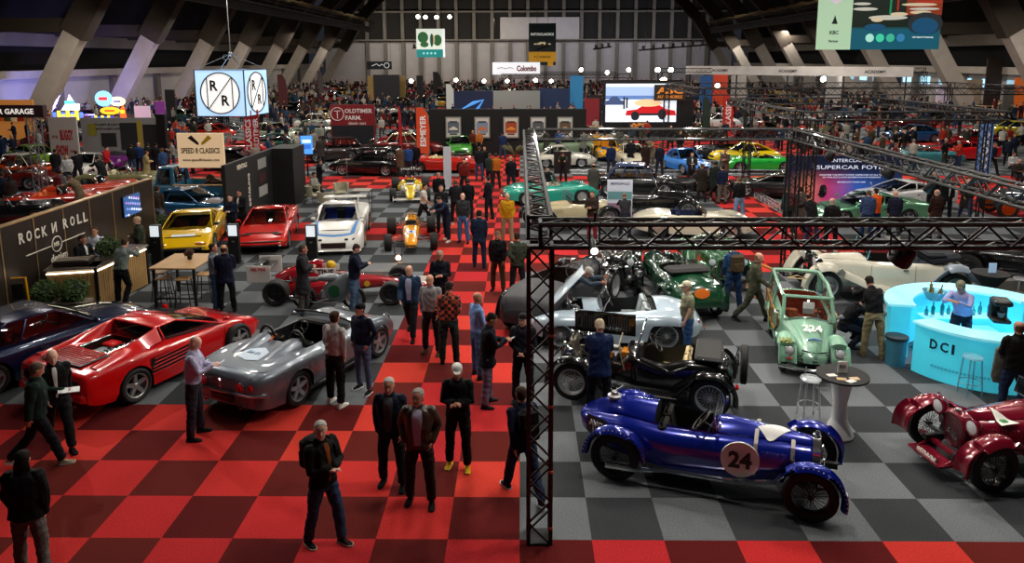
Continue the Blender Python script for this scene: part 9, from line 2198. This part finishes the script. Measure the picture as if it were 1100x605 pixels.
r = [o for o in bpy.data.objects if o.get('label', '').startswith('man in a black jacket and jeans with a grey coat')][0]; J = skeleton(POSES['hold']); p = Matrix.Rotation(r.rotation_euler.z, 3, 'Z') @ J['wri0'].lerp(J['elb0'], .5)
q = MB(); q.loft([oval(V3((0, 0, z)), V3((1, 0, 0)), V3((0, 1, 0)), a_, b_, 12) for z, a_, b_ in ((.07, .05, .1), (.0, .09, .16), (-.25, .07, .18), (-.5, .06, .2), (-.62, .04, .16))]); o = q.build('folded_coat', cloth('#6a6c64'), loc=tuple(V3(r.location) + p)); o.rotation_euler = (0, 0, r.rotation_euler.z); tag(o, 'grey coat hanging over the forearm of the man at the right edge', 'coat')
usedp = [(o.location.x, o.location.y) for o in bpy.data.objects if o.get('category') == 'person']
TOPS = [('#0e0f12', 'black'), ('#161e30', 'navy'), ('#3a3c40', 'grey'), ('#4a3c2c', 'brown'), ('#8c8a80', 'pale grey'), ('#24405c', 'blue'), ('#5c1c1c', 'dark red'), ('#34382c', 'olive'), ('#a8a498', 'cream'), ('#0e0f12', 'black'), ('#161e30', 'navy'), ('#a03020', 'red')]
tries = 0; cand = []
while len(cand) < 1500 and tries < 60000:
 tries += 1
 y = 44 + 125 * rnd.random() ** 1.35; x = rnd.uniform(-50, 54)
 if rnd.random() < .07: y = rnd.uniform(31, 44); x = rnd.choice([rnd.uniform(-40, -14), rnd.uniform(18, 40)])
 px, py = pxy(x, y)
 if not (-10 < px < 1110): continue
 if 456 < px < 634 and y < 46: continue
 if 640 < px < 740 and 46 < y < 54: continue
 if not free(x, y, .7, usedp) or not free(x, y, 2.0, used) or not clear_wall(x, y, .5): continue
 usedp.append((x, y)); cand.append((x, y, px))
cand.sort(key=lambda c: c[1])
n_near = sum(1 for o in bpy.data.objects if o.get('category') == 'person')
for x, y, px in cand[:298 - n_near]:
 tcol, tn = rnd.choice(TOPS); lb = 'standing visitor in a %s top in the far crowd %s' % (tn, zone(px))
 far_person(x, y, rnd.uniform(0, 360), tcol, rnd.choice(['#14161c', '#22304a', '#3a3630', '#101014']), rnd.choice(['#1c1612', '#3a2a20', '#8a857c', '#6a5038']), lb, lb, rnd.randrange(5), 1.66 + .16 * rnd.random())
mb = MB(); tops = [t_[0] for t_ in TOPS[:9]]; J = skeleton(POSES['stand'])
for x, y, px in cand[298 - n_near:]:
 k = rnd.choice([0, 0, 0, 1, 1, 2, 3, 4, 5, 6, 7, 8]); a = rnd.random() * 6.3; h = .94 + .12 * rnd.random(); ca, sa = cos(a), sin(a)
 T = lambda p: (x + (p[0] * ca - p[1] * sa) * h, y + (p[0] * sa + p[1] * ca) * h, p[2] * h)
 f = MB(); f.ball((.02, 0, 1.64), (.1, .08, .12), 6, 9, 4); f.ball((-.02, 0, 1.68), (.1, .085, .09), 6, 10, 4)
 f.loft([oval(V3((0, 0, z)), V3((1, 0, 0)), V3((0, 1, 0)), rx, ry, 6) for z, rx, ry in ((.82, .13, .19), (1.1, .13, .18), (1.36, .13, .21), (1.48, .07, .09))], k)
 for s in (1, -1): f.tube([(0, s * .2, 1.4), (.04, s * .25, 1.12), (.14, s * .2, .92)], .05, 4, k); f.tube([(0, s * .09, .9), (.02 * s, s * .1, .5), (0, s * .11, .03)], [.1, .075, .06], 5, 11 + (k % 2))
 mb.add([T(p) for p in f.v], f.f); mb.m[-len(f.f):] = f.m
cw = mb.build('crowd', [cloth(c) for c in tops] + [SKIN, cloth('#2a1e16'), cloth('#14161c'), cloth('#26344c')])
tag(cw, 'dense crowd of tiny standing visitors filling the far end of the hall', 'crowd', kind='stuff')
